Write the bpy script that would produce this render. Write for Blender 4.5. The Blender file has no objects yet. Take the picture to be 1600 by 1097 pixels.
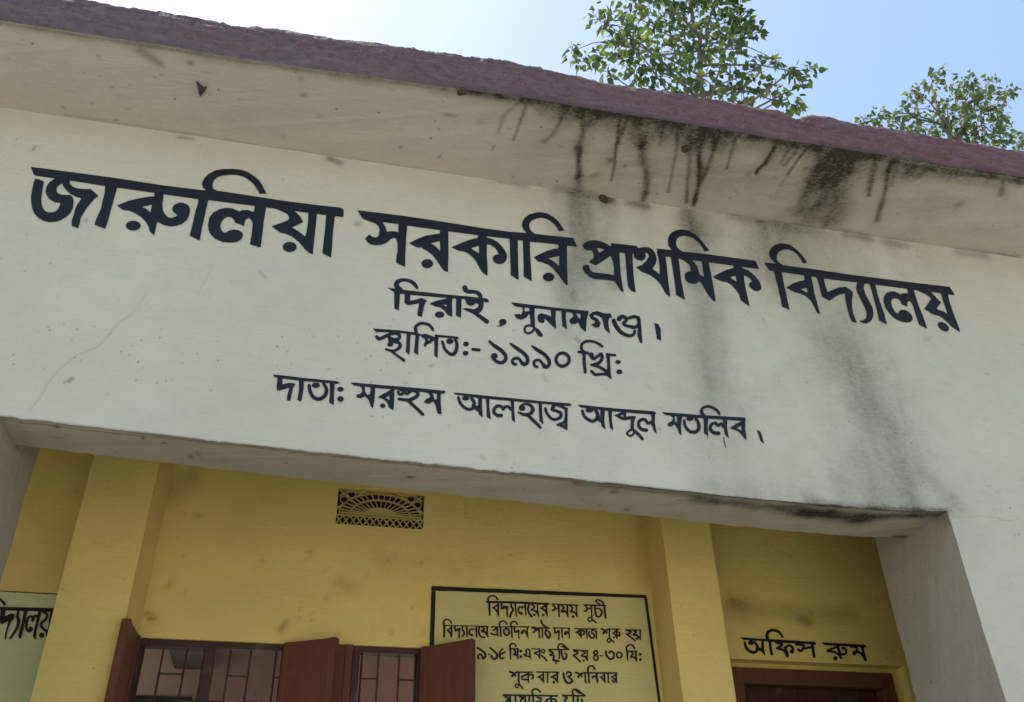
import bpy, math, random
import numpy as np
from mathutils import Vector, Matrix, Euler

scene = bpy.context.scene
COL = scene.collection
R = math.radians

# ---------------------------------------------------------------- camera
cam_d = bpy.data.cameras.new("camera")
cam = bpy.data.objects.new("camera", cam_d)
COL.objects.link(cam)
scene.camera = cam
cam_d.sensor_fit = 'HORIZONTAL'
cam_d.sensor_width = 36.0
cam_d.lens = 36.0 * 1413.556 / 1600.0
cam_d.clip_start = 0.05
cam_d.clip_end = 3000.0
yaw, pitch, roll = R(-13.718), R(33.714), R(1.420)
rot = (Matrix.Rotation(yaw, 3, 'Z') @ Matrix.Rotation(pitch, 3, 'X') @ Matrix.Rotation(roll, 3, 'Y')
       @ Matrix.Rotation(R(90), 3, 'X'))
cam.matrix_world = Matrix.Translation((0, 0, 1.5)) @ rot.to_4x4()

# ---------------------------------------------------------------- light
SUN_EL, SUN_AZ = R(63.0), R(-66.0)          # azimuth measured from +Y towards +X
world = bpy.data.worlds.new("World")
scene.world = world
world.use_nodes = True
wn = world.node_tree.nodes
sky = wn.new('ShaderNodeTexSky')
sky.sky_type = 'NISHITA'
sky.sun_disc = False
sky.sun_elevation = SUN_EL
sky.sun_rotation = SUN_AZ
sky.air_density = 1.6
sky.dust_density = 2.5
sky.ozone_density = 0.7
bg = wn['Background']
world.node_tree.links.new(sky.outputs[0], bg.inputs[0])
bg.inputs[1].default_value = 0.115

sun_d = bpy.data.lights.new("sun", 'SUN')
sun_d.energy = 3.4
sun_d.angle = R(0.53)
sun_d.color = (1.0, 0.95, 0.87)
sun = bpy.data.objects.new("sun", sun_d)
COL.objects.link(sun)
sdir = Vector((math.sin(SUN_AZ) * math.cos(SUN_EL), math.cos(SUN_AZ) * math.cos(SUN_EL), math.sin(SUN_EL)))
sun.rotation_euler = sdir.to_track_quat('Z', 'Y').to_euler()
sun.location = (-6, 14, 25)

scene.view_settings.view_transform = 'Standard'
scene.view_settings.look = 'None'
scene.view_settings.exposure = 1.17
scene.view_settings.gamma = 1.0
scene.cycles.max_bounces = 8
scene.cycles.diffuse_bounces = 5

LETTERS = {
'a1':'-5534,17881 11,3 491,4 926,6 818,-23 709,17 30,6 5,4 0,3 -7,10 -48,36 -8,9 -6,15 -21,75 -2,19 15,93 5,20 51,124 18,23 89,97 131,65 125,26 23,8 34,7 160,6 12,-2 109,-37 21,-10 108,-72 95,-87 13,-16 61,-92 68,-130 30,-49 3,-7 -1,-8 -17,-8 -57,-11 -21,-7 -21,-3 -8,1 -7,10 -42,88 -80,111 -19,21 -88,79 -85,51 -15,7 -119,23 -38,-3 -86,-13 -129,-45 -14,-8 -73,-54 -14,-13 -38,-79 -5,-13 -6,-83 0,-19 12,-61 5,-23 4,-7 8,-6 62,-32 30,-3 1285,-25 713,12 241,16 12,-4 45,-29 9,-7 4,-8 2,-15 12,-153 -3,-10 -8,-4 -139,-7 -7,-5 -3,-9 0,-382 13,-326 6,-269 -1,-11 -6,-5 -10,3 -135,66 -8,6 -3,8 -3,237 -3,377 -11,280 -4,21 -8,6 -148,-1 -8,-3 -3,-8 20,-947 -1,-21 -3,-3 -3,-1 -56,24 -21,11 -75,77 -117,138 -128,101 -15,8 -114,43 -81,8 -10,3 -166,116 -3,7 2,5 4,4 183,125 82,71 5,7 3,8 1,48 -2,13 -5,12 -31,47 -10,10 -111,51 -96,32 -30,7 -145,-2 -7,-2 -3,-7 4,-87 -1,-258 13,-244 10,-351 -1,-13 -3,-5 -9,-1 -168,40 -6,2 -4,4 -2,5 0,10 4,137 -4,142 -14,191 -5,17 -35,72 -8,8 -28,22 -12,7 -9,-5 -28,-27 -7,-8 -2,-8 -12,-73 0,-26 5,-53 -1,-7 -4,-4 -9,2 -65,31 -88,23 -4,4 -4,7 -11,37 -5,9 -43,47 -13,8 -51,9 -10,-3 -40,-26 -12,-8 -4,-6 -35,-83 -10,-80 -2,-21 1,-13 23,-77 7,-12 35,-44 7,-8 6,-3 34,0 12,4 6,6 25,37 6,6 64,37 14,6 82,0 69,-35 5,-5 4,-10 21,-49 3,-15 -20,-83 -4,-10 -6,-9 -43,-50 -10,-8 -111,-41 -130,-4 -118,39 -13,8 -63,57 -20,17 -7,9 -58,96 -28,109 -5,20 -1,12 0,152 2,11 29,88 15,41 87,93 102,53 12,4 90,8 25,1 72,-28 53,-23 9,3 41,34 92,25 13,0 86,-26 9,0 4,4 2,11 5,109 -1,14 -4,7 -8,2 -814,-9 -5,-6 -2,-12 -2,-220 3,-223 -1,-227 7,-270 -1,-11 -3,-3 -4,-1 -165,76 -8,7 -3,7 4,207 -1,212 2,181 8,172 -5,81 -4,13 -5,4 -11,1 -546,9 -39,-1 -4,-5 -1,-8 10,-98 7,-103 4,-23 28,-124 7,-17 39,-78 57,-62 8,-5 15,-4 42,-9 11,0 68,48 7,9 10,22 2,8 -3,7 -48,29 -51,59 -5,12 -6,50 0,11 2,8 26,64 48,45 11,7 59,16 62,-15 16,-7 49,-44 9,-16 17,-47 4,-14 9,-131 -1,-16 -17,-95 -7,-18 -56,-90 -83,-66 -87,-29 -14,-4 -9,0 -104,14 -113,50 -5,1 -4,-1 -3,-6 0,-10 3,-92 3,-187 -1,-8 -5,-4 -12,8 -42,38 -28,28 -5,11 -28,77 -66,107 -45,47 -66,62 -117,68 -98,37 -16,2 -67,-6 -20,2 -103,70 -8,7 -3,4 0,7 7,7 162,139 195,106 137,57 60,14 3,6 0,10 -11,56 -4,12 -5,2 -11,1 -608,4 -7,-1 -5,-2 -3,-6 0,-9 7,-551 6,-190 -4,-207 -2,-10 -6,-3 -169,55 -5,4 -3,5 -8,33 -2,15 1,18 28,326 -12,151 -8,189 -20,161 -5,18 -5,4 -9,1 -586,16 -4,-4 1,-11 26,-65 7,-9 40,-38 15,-11 87,-23 92,5 106,20 11,1 16,-11 28,-26 97,-83 12,-11 3,-5 1,-8 -3,-5 -45,-70 -39,-105 -32,-108 -27,-129 -21,-123 10,-127 1,-98 -2,-15 -2,-3 -4,0 -80,28 -16,5 -6,5 -3,6 -4,12 -18,90 -4,29 3,105 -8,151 12,108 29,128 1,8 -1,7 -8,5 -74,15 -102,43 -96,76 -69,85 -9,14 -19,36 -7,6 -8,-3 -31,-32 -22,-55 -2,-11 0,-10 5,-51 4,-14 29,-46 7,-9 10,-6 40,-16 15,-2 71,3 50,14 22,4 11,-6 40,-39 7,-14 31,-86 20,-140 0,-18 -8,-81 -3,-18 -3,-11 -39,-94 -69,-87 -75,-53 -19,-7 -31,-6 -16,-5 -41,-6 -78,9 -11,3 -85,47 -82,81 -11,15 -54,94 -8,16 -51,141 -34,129 -22,177 -13,126 -1,18 3,63 1,8 2,5 10,4 54,1 77,-35 6,-5 4,-4 2,-13 12,-119 27,-184 27,-132 7,-29 7,-19 38,-85 12,-18 45,-57 9,-6 39,-17 14,-3 61,12 50,35 6,10 22,70 2,90 -2,15 -6,12 -8,4 -77,2 -11,2 -86,47 -14,14 -56,68 -8,14 -27,64 -5,19 -10,88 -1,15 2,16 21,97 55,90 3,8 -2,5 -6,3 -11,0 -278,-3 -17,3 -34,18 -10,10 -75,143 -5,12|-3396,17374 -131,-67 -11,-9 0,-5 10,-7 66,-26 62,-53 8,-6 6,-2 3,4 1,8 -5,149 -1,7 -2,5|-905,17680 -3,-3 2,-5 46,-32 77,-90 9,-14 40,-78 5,-15 -2,-7 -5,-6 -160,-143 -5,-6 1,-8 7,-7 133,-81 93,-77 6,-3 4,1 3,5 2,8 12,91 2,220 0,27 -14,189 -2,24 -2,7 -4,5 -8,2 -212,-1|-3645,16945 37,7 16,0 19,-3 15,-4 18,-9 14,-9 14,-13 9,-11 10,-16 7,-16 4,-17 1,-15 -1,-16 -5,-20 -6,-13 -14,-22 -21,-20 -26,-14 -28,-9 -28,0 -30,5 -27,13 -23,18 -18,23 -10,25 -3,15 -1,12 3,28 11,28 15,21 21,18|-928,16923 22,4 19,1 17,-2 20,-5 20,-10 14,-10 13,-12 11,-15 9,-18 5,-20 2,-15 -1,-20 -4,-21 -7,-19 -9,-14 -13,-17 -21,-18 -28,-16 -28,-8 -28,-1 -31,6 -24,12 -21,16 -16,21 -10,23 -5,27 1,28 9,30 15,24 20,22 23,15',
'a2':'254,17913 7,2 22,1 850,19 728,-14 772,-21 639,0 290,26 9,4 0,9 -6,10 -30,35 -16,24 -27,85 -2,20 4,60 4,32 46,105 12,22 101,107 118,67 117,33 135,-10 116,-60 88,-80 56,-90 44,-96 34,-54 2,-8 -3,-6 -8,-5 -77,-25 -16,-4 -6,1 -7,10 -33,76 -60,81 -67,69 -85,47 -98,9 -25,-8 -79,-28 -73,-54 -28,-23 -16,-23 -41,-72 -5,-52 -2,-46 29,-79 8,-18 69,-51 13,-6 768,29 14,-1 7,-7 59,-183 3,-14 -1,-8 -6,-4 -7,-1 -184,-1 -9,-6 -3,-10 -2,-55 -6,-114 0,-33 -7,-138 0,-32 -9,-158 0,-27 -2,-54 0,-23 -3,-54 1,-24 -3,-53 -4,-180 -3,-45 -5,-7 -6,1 -39,28 -9,8 -129,219 -85,117 -14,17 -77,61 -17,10 -104,34 -75,4 -8,2 -78,76 -8,9 -1,5 1,6 5,7 67,51 60,45 145,103 150,77 64,19 16,7 4,5 2,9 4,72 -2,14 -5,5 -554,-28 -16,-2 -7,-6 -2,-6 -1,-13 1,-28 -2,-55 1,-27 -2,-202 6,-319 4,-283 -1,-42 -2,-5 -4,-3 -8,3 -133,80 -6,5 -4,8 0,15 8,294 -1,26 2,142 -2,26 2,57 -1,27 1,60 -1,27 1,57 -1,27 2,61 -1,63 -5,9 -8,3 -78,0 -7,-1 -4,-4 -3,-9 -1,-28 1,-131 -2,-70 1,-27 -1,-79 1,-29 -4,-257 2,-304 -1,-52 -1,-5 -4,-3 -15,6 -122,76 -7,7 -3,7 -2,28 1,257 -2,27 1,61 -2,104 0,294 -2,25 1,57 -2,38 -4,11 -7,2 -15,0 -415,-12 -11,-1 -6,-7 0,-15 2,-5 5,-4 112,-25 91,-52 11,-9 87,-99 63,-106 11,-25 17,-75 1,-13 -14,-85 -4,-17 -48,-76 -9,-11 -10,-6 -64,-28 -10,-3 -19,3 -58,17 -15,15 -27,36 -5,10 -2,15 3,57 3,8 6,10 27,36 10,9 8,5 49,18 8,7 2,5 -1,8 -16,51 -7,14 -48,69 -15,17 -73,43 -55,8 -9,-1 -4,-4 -3,-7 0,-11 -2,-287 13,-222 -1,-231 -2,-11 -5,-4 -10,4 -56,33 -14,11 -59,94 -59,136 -9,17 -73,107 -87,78 -19,10 -79,29 -48,-3 -50,6 -116,46 -8,4 -4,5 1,5 10,10 105,78 225,158 164,78 5,6 2,11 0,39 -3,10 -4,3 -9,1 -329,-4 -214,2 -17,-2 -5,-6 -2,-14 12,-644 -2,-125 1,-160 -2,-49 -2,-6 -6,-2 -57,21 -16,12 -57,70 -65,117 -75,115 -12,14 -80,70 -14,10 -98,54 -27,27 -6,4 -15,0 -54,-16 -12,0 -70,32 -73,42 -7,7 2,8 6,7 140,119 146,104 21,9 252,95 5,6 1,11 -1,55 -3,11 -7,4 -29,0 -580,1 -8,-1 -6,-3 -3,-6 -1,-8 -5,-259 2,-491 10,-229 -2,-8 -3,-4 -4,-2 -8,2 -82,27 -60,37 -6,6 -4,6 -2,10 -1,35 0,29 -2,53 14,137 -5,117 -4,28 -2,50 -24,93 -7,10 -27,22 -6,3 -8,-2 -48,-33 -9,-10 -78,-104 -79,-59 -11,-6 -99,-27 -79,4 -21,5 -58,35 -11,9 -35,64 -2,8 -1,7 4,12 43,68 14,18 6,3 6,-2 50,-31 53,-12 10,1 31,15 8,4 5,7 5,16 13,63 1,83 -2,30 -26,65 -8,14 -6,8 -47,42 -13,5 -127,33 -98,36 -12,8 -96,165 -4,13|745,17703 -3,-3 -2,-4 2,-7 27,-47 38,-74 19,-80 5,-9 11,0 57,26 78,11 13,0 45,-14 6,0 5,4 1,16 -8,166 -1,11 -5,7 -6,2 -16,0|1836,17418 -140,-72 -9,-6 -1,-6 3,-5 6,-5 83,-51 65,-83 7,-6 4,-1 4,6 0,15 -2,119 -3,28 -2,56 -1,8 -4,5|2601,17428 -128,-74 -8,-7 -3,-7 7,-8 48,-32 84,-53 10,-3 4,7 1,14 -4,119 -3,39 -2,4|4209,17436 -190,-78 -11,-7 -3,-6 8,-8 89,-46 93,-90 8,-7 7,-2 5,7 1,14 2,43 0,30 7,139 -1,8 -4,4|1600,16930 40,8 31,-5 16,-7 15,-9 14,-16 9,-15 7,-19 3,-15 0,-21 -4,-21 -6,-17 -10,-19 -13,-15 -13,-13 -22,-15 -24,-10 -24,-5 -22,1 -22,6 -21,12 -14,12 -14,22 -8,24 -2,26 4,21 8,23 14,24 15,16 21,17|3971,16982 35,6 22,-2 21,-7 12,-6 17,-14 9,-12 7,-14 5,-15 1,-16 -2,-24 -6,-19 -8,-17 -13,-19 -11,-13 -18,-15 -19,-12 -24,-10 -37,-6 -21,1 -21,7 -20,12 -15,16 -10,17 -5,22 1,32 5,19 12,25 11,16 25,23 24,15',
'a3':'6947,18615 27,3 125,-2 121,-59 91,-90 79,-112 67,-127 45,-74 3,-11 -4,-6 -10,-7 -84,-32 -12,0 -7,11 -27,96 -50,100 -10,13 -84,83 -13,8 -92,43 -124,0 -93,-38 -11,-9 -60,-62 -8,-10 -4,-9 -27,-92 0,-98 2,-11 5,-14 30,-55 8,-9 74,-37 28,-2 448,19 1130,2 19,-1 8,-6 37,-181 1,-14 -5,-8 -8,-3 -19,-1 -335,-9 -14,-3 -6,-7 0,-10 7,-6 104,-30 16,-7 121,-116 82,-134 26,-141 -1,-11 -13,-44 -6,-20 -5,-10 -11,-11 -57,-38 -16,-9 -13,-3 -67,8 -13,5 -65,70 -12,73 2,8 4,9 34,43 11,8 30,11 6,6 0,17 -10,38 -9,12 -69,53 -54,18 -7,0 -6,-5 -4,-9 -5,-40 -12,-91 -2,-34 -1,-191 7,-395 -1,-14 -5,-7 -5,-1 -9,4 -77,49 -72,68 -4,15 -10,118 -4,18 -49,110 -84,117 -58,32 -25,11 -113,8 -18,5 -89,32 -60,34 -10,10 1,6 8,9 171,129 169,107 133,58 13,8 8,12 7,41 -1,9 -9,4 -509,0 -22,-1 -7,-7 -3,-20 8,-402 -2,-317 -7,-252 -2,-11 -6,-7 -13,4 -48,30 -56,89 -11,22 -47,115 -46,139 -11,19 -42,55 -7,2 -8,-4 -45,-48 -11,-9 -49,-17 -38,-11 -99,21 -6,6 -39,57 -4,10 -2,13 3,86 5,20 36,61 11,13 11,6 63,25 13,9 5,13 12,63 0,17 -20,75 -8,17 -78,61 -72,41 -22,9 -21,-1 -6,-6 -3,-9 -11,-251 -9,-296 17,-473 -1,-16 -6,-5 -13,4 -139,78 -9,7 -3,7 8,661 -5,295 -3,14 -6,4 -92,-11 -9,-5 -4,-12 -3,-235 -15,-313 -7,-447 -2,-11 -5,-6 -15,6 -48,32 -9,9 -40,95 -48,135 -11,17 -64,87 -123,105 -95,38 -59,13 -11,4 -104,85 -10,10 1,8 7,7 116,69 12,9 100,122 55,99 6,20 1,48 -2,14 -7,9 -29,16 -7,-1 -7,-5 -8,-6 -5,-10 -1,-11 5,-38 0,-14 -4,-15 -27,-67 -7,-9 -14,-12 -47,-37 -12,-5 -72,8 -52,33 -9,13 -14,45 -4,72 -5,0 -11,-6 -7,-9 -6,-60 -6,-104 -5,-50 -15,-312 -1,-57 2,-386 -2,-14 -5,-5 -13,2 -62,21 -10,5 -43,68 -5,9 -3,11 -7,169 10,280 9,373 0,34 -2,6 -4,4 -16,1 -80,-7 -9,-7 -3,-5 -2,-11 -9,-96 -9,-173 -6,-259 7,-267 11,-170 0,-10 -4,-6 -4,-1 -9,3 -39,23 -10,9 -48,109 -48,86 -9,11 -15,3 -114,8 -258,-21 -17,3 -96,33 -11,7 -85,93 -42,90 -1,8 2,11 14,48 6,11 11,9 46,24 9,4 9,1 37,-5 8,-5 3,-10 -3,-60 17,-48 10,-12 54,-33 26,-1 110,6 142,3 129,-12 9,2 5,6 5,22 5,46 4,28 6,66 -7,152 -17,101 -19,58 -7,8 -4,0 -7,-5 -105,-105 -206,-186 -9,-2 -9,2 -111,50 -8,5 -4,5 2,8 5,8 80,88 7,12 12,32 4,15 0,11 -15,97 -17,38 -9,10 -16,-1 -61,-16 -11,-1 -15,4 -46,20 -6,7 -6,15 -15,48 1,14 6,12 45,72 7,10 10,7 100,60 33,9 71,15 110,-4 18,-4 107,-41 73,-50 11,-4 7,4 4,8 11,64 6,8 9,4 518,17 13,-6 34,-35 6,-5 7,-1 31,16 99,35 69,-1 27,-1 11,-3 62,-44 12,-15 36,-90 12,-108 -4,-22 -29,-114 -85,-146 -3,-9 0,-6 7,-9 59,-43 55,-55 9,-6 4,-1 5,7 3,15 2,36 17,165 -2,231 -1,11 -9,16 -1,11 5,162 3,15 7,6 7,2 292,12 10,1 5,4 2,4 -1,8 -44,73 -4,11 -2,11 -5,105 22,100 8,28 69,117 15,19 113,86|5032,17786 -3,-6 2,-9 31,-90 4,-7 5,-2 11,5 70,59 16,14 6,9 -1,6 -7,4 -70,21 -50,-1|7093,17804 -4,-4 2,-9 21,-30 46,-77 5,-13 37,-226 10,-9 50,-25 9,-3 7,2 4,7 2,14 4,187 7,167 -3,19 -4,4 -9,1 -168,-2|7988,17540 -100,-47 -10,-7 -2,-6 7,-10 85,-68 19,-12 6,0 5,6 1,8 2,123 -3,12',
'a4':'9214,18620 23,5 115,13 117,-32 15,-9 102,-84 90,-122 58,-122 26,-86 -4,-9 -10,-6 -70,-22 -7,-2 -8,3 -6,10 -28,95 -47,119 -10,12 -85,74 -90,24 -19,3 -111,-28 -17,-9 -64,-46 -35,-25 -14,-13 -64,-99 -6,-16 -10,-49 -7,-48 1,-11 35,-73 19,-14 69,-40 7,-2 717,8 867,-15 352,7 1080,15 966,23 18,-1 6,-5 4,-8 57,-189 -5,-10 -14,-5 -147,-11 -9,-6 -5,-13 -23,-175 -1,-26 -6,-228 6,-296 -1,-235 -4,-17 -6,-4 -8,2 -62,36 -26,17 -58,49 -12,15 -42,74 -17,25 -87,92 -93,56 -131,20 -156,108 -2,5 0,6 8,13 156,184 75,84 8,13 1,9 -13,44 -6,11 -74,61 -178,70 -17,4 -36,0 -25,-3 -7,-6 -3,-6 -2,-27 -10,-189 3,-200 16,-224 6,-164 -3,-169 -1,-22 -4,-10 -9,-3 -11,4 -133,62 -8,6 -3,6 -1,124 5,194 0,195 -3,16 -22,68 -4,9 -7,4 -23,-2 -17,-5 -10,-7 -13,-15 -19,-26 -7,-12 -9,-27 -14,-53 -5,-9 -7,-4 -10,2 -80,32 -15,9 -4,12 -8,61 -28,54 -12,13 -52,5 -18,0 -70,-30 -19,-12 -10,-16 -38,-73 -8,-92 2,-27 30,-118 6,-14 46,-32 12,-2 5,3 6,7 26,48 8,12 12,11 51,37 17,6 83,3 18,-8 68,-46 36,-77 2,-19 -16,-74 -10,-16 -40,-47 -8,-7 -13,-7 -85,-31 -21,-3 -119,7 -107,40 -19,12 -93,105 -67,155 -1,167 37,110 12,28 69,87 18,20 84,51 33,17 84,13 17,0 71,-24 35,-31 9,-3 14,3 96,45 78,1 11,2 6,5 5,12 18,98 -2,12 -14,4 -736,-8 -12,-3 -7,-7 -3,-9 -2,-23 -16,-224 6,-254 12,-227 -10,-280 -3,-14 -6,-4 -34,14 -108,58 -7,4 -4,7 22,238 17,518 -5,186 -3,12 -9,4 -90,0 -14,-5 -6,-6 -5,-10 -48,-102 -3,-15 -1,-32 3,-136 44,-180 30,-158 0,-23 -14,-107 -6,-20 -48,-123 -8,-15 -9,-12 -59,-68 -13,-13 -97,-59 -11,-5 -8,-1 -82,8 -41,26 -8,10 3,6 7,4 63,16 14,6 23,19 64,57 7,10 8,18 35,107 -8,145 -69,353 -3,22 -1,108 2,18 39,100 27,45 -1,8 -7,3 -18,0 -605,-14 -139,-3 -16,-4 -5,-7 -2,-9 -7,-107 9,-214 2,-7 4,-4 10,2 112,66 183,95 154,38 15,-3 72,-46 51,-51 13,-16 1,-9 -2,-8 -72,-192 -24,-90 -11,-35 -11,-46 -24,-202 29,-214 -3,-12 -3,-3 -8,-2 -86,10 -11,5 -4,13 -16,117 1,247 15,192 28,147 0,9 -3,5 -7,1 -11,-3 -116,-46 -143,-91 -132,-107 -11,-5 -10,1 -131,79 -11,12 -2,112 7,187 -13,181 -3,14 -6,5 -12,2 -88,3 -8,-1 -6,-3 -4,-6 -2,-11 -6,-178 -17,-239 7,-534 -4,-19 -4,-4 -5,1 -47,33 -10,12 -21,147 -41,134 -16,22 -68,79 -13,8 -104,49 -124,20 -91,37 -75,49 -8,10 3,9 11,9 140,100 22,15 155,83 123,44 11,6 6,8 3,11 11,99 -1,13 -7,4 -15,0 -481,3 -9,-6 -4,-15 -11,-252 -3,-318 -7,-384 -5,-9 -12,0 -127,53 -7,7 -2,11 6,197 3,296 -8,408 -3,8 -7,4 -82,1 -12,5 -76,177 -3,14 6,7 10,2 228,1 17,2 8,3 1,6 -6,11 -62,64 -43,102 -2,11 2,12 19,98 57,110 9,13 11,11 103,97|9581,17474 -109,-49 -12,-8 -2,-7 9,-10 60,-37 55,-16 10,1 5,8 1,8 1,104 -2,6 -4,3|12663,17823 -4,-7 2,-6 22,-28 61,-108 64,-94 4,-11 -3,-9 -7,-10 -103,-110 -43,-63 -5,-9 0,-6 3,-5 7,-2 127,-29 72,-49 7,-3 6,4 5,9 2,14 10,121 -6,198 15,188 -1,18 -5,4 -8,1 -199,-4|12597,17013 56,10 18,0 69,-32 14,-9 28,-71 4,-16 -3,-14 -17,-47 -10,-15 -12,-9 -48,-27 -8,-3 -11,-1 -76,17 -14,13 -36,42 -12,16 -4,10 -4,49 1,14 9,15 36,42 9,10',
'b1':'1174,16406 52,9 38,0 16,-1 26,-4 16,-4 18,-6 24,-11 17,-11 19,-15 24,-21 12,-15 9,-14 11,-21 22,-61 0,-13 -6,-13 -10,-8 -7,-2 -6,2 -5,2 -8,9 -30,39 -16,17 -35,31 -29,19 -13,8 -28,10 -32,7 -25,1 -14,-2 -15,-4 -24,-11 -17,-9 -12,-9 -12,-10 -6,-9 -3,-9 -6,-22 -1,-12 2,-6 6,-10 25,-26 39,-36 9,-10 6,-10 3,-1 8,-1 776,12 478,18 122,3 5,2 2,6 0,18 -5,14 -5,7 -13,14 -14,10 -13,6 -23,3 -30,0 -16,-3 -32,-10 -19,-3 -14,-1 -21,2 -15,3 -19,6 -19,11 -9,7 -10,10 -11,19 -4,12 -9,41 -1,16 2,12 4,14 6,11 8,10 8,6 10,5 19,3 15,-6 9,-9 7,-10 2,-7 4,-16 2,-20 2,-6 9,-9 15,-8 18,-4 54,8 48,0 29,-4 27,-9 23,-14 21,-16 11,-12 14,-20 8,-20 4,-16 3,-25 0,-20 2,-5 7,-2 73,1 4,-4 35,-45 0,-6 -7,-29 -2,-5 -3,-2 -85,4 -4,-1 -2,-2 -1,-9 4,-58 -16,-96 -37,-75 -4,-5 -34,-25 -3,-5 0,-3 4,-3 100,-64 95,-72 1,-3 -1,-5 -22,-62 -3,-5 -4,-1 -41,12 -134,106 -101,73 -10,5 -97,37 -82,46 -1,3 0,2 6,3 64,16 15,2 105,-9 13,1 72,46 4,6 19,58 -1,5 -6,5 -40,28 -4,2 -5,-5 -36,-49 -6,-6 -62,-21 -7,0 -45,24 -12,7 -36,106 -2,4 -3,1 -52,-6 -4,-2 -2,-4 1,-185 -2,-13 1,-31 -6,-187 -1,-3 -2,-3 -7,1 -77,27 -3,2 -2,3 -4,238 4,128 -1,14 -1,3 -3,1 -12,0 -50,-6 -6,-2 -2,-5 -1,-13 1,-28 -3,-93 1,-57 2,-12 0,-34 2,-11 0,-34 2,-11 0,-34 4,-57 0,-21 -3,-4 -78,24 -61,90 -87,66 -9,2 -83,5 -99,42 -6,4 0,4 9,7 110,72 193,83 4,5 -1,5 -2,1 -9,1 -653,-28 -5,-2 -2,-3 -1,-5 0,-118 1,-5 2,-2 104,40 101,55 8,-2 90,-42 4,-3 1,-3 -2,-5 -35,-70 -3,-9 -24,-128 -16,-153 -2,-6 -4,-1 -61,6 -5,2 -3,5 -9,40 -1,11 22,217 0,8 -1,3 -5,0 -81,-32 -108,-38 -4,0 -4,1 -60,39 -4,4 0,29 0,155 -1,8 -6,3 -81,-1 -2,-2 -1,-5 4,-172 -6,-199 -2,-2 -4,0 -68,31 -5,5 -3,15 -3,69 -2,14 -4,68 -2,18 0,19 -4,74 1,14 -4,64 -2,4 -7,5 -97,68 -11,8 -3,3 1,2 7,1 113,-3 11,1 1,5 -11,17 -10,22 -5,19 -3,19 0,22 4,22 6,22 8,21 10,17 10,13 16,17 12,11 23,13 14,6|1989,15919 -34,-10 -3,-2 1,-2 4,-4 49,-27 5,0 1,6 -7,39 -3,2|1869,15748 25,4 25,-2 13,-5 10,-5 8,-6 8,-8 7,-11 3,-10 2,-22 -2,-9 -4,-11 -11,-18 -13,-13 -19,-13 -25,-9 -15,-3 -23,1 -19,6 -14,8 -12,12 -9,15 -3,16 1,16 5,17 8,14 15,15 16,11|3055,15751 6,2 12,0 18,-4 10,-5 9,-7 9,-12 7,-17 3,-20 -5,-24 -8,-17 -11,-14 -13,-13 -70,-43 -75,-11 -9,-1 -3,1 7,6 47,25 19,19 1,5 -12,16 -6,19 -2,15 4,22 6,14 6,10 12,14 18,13',
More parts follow.
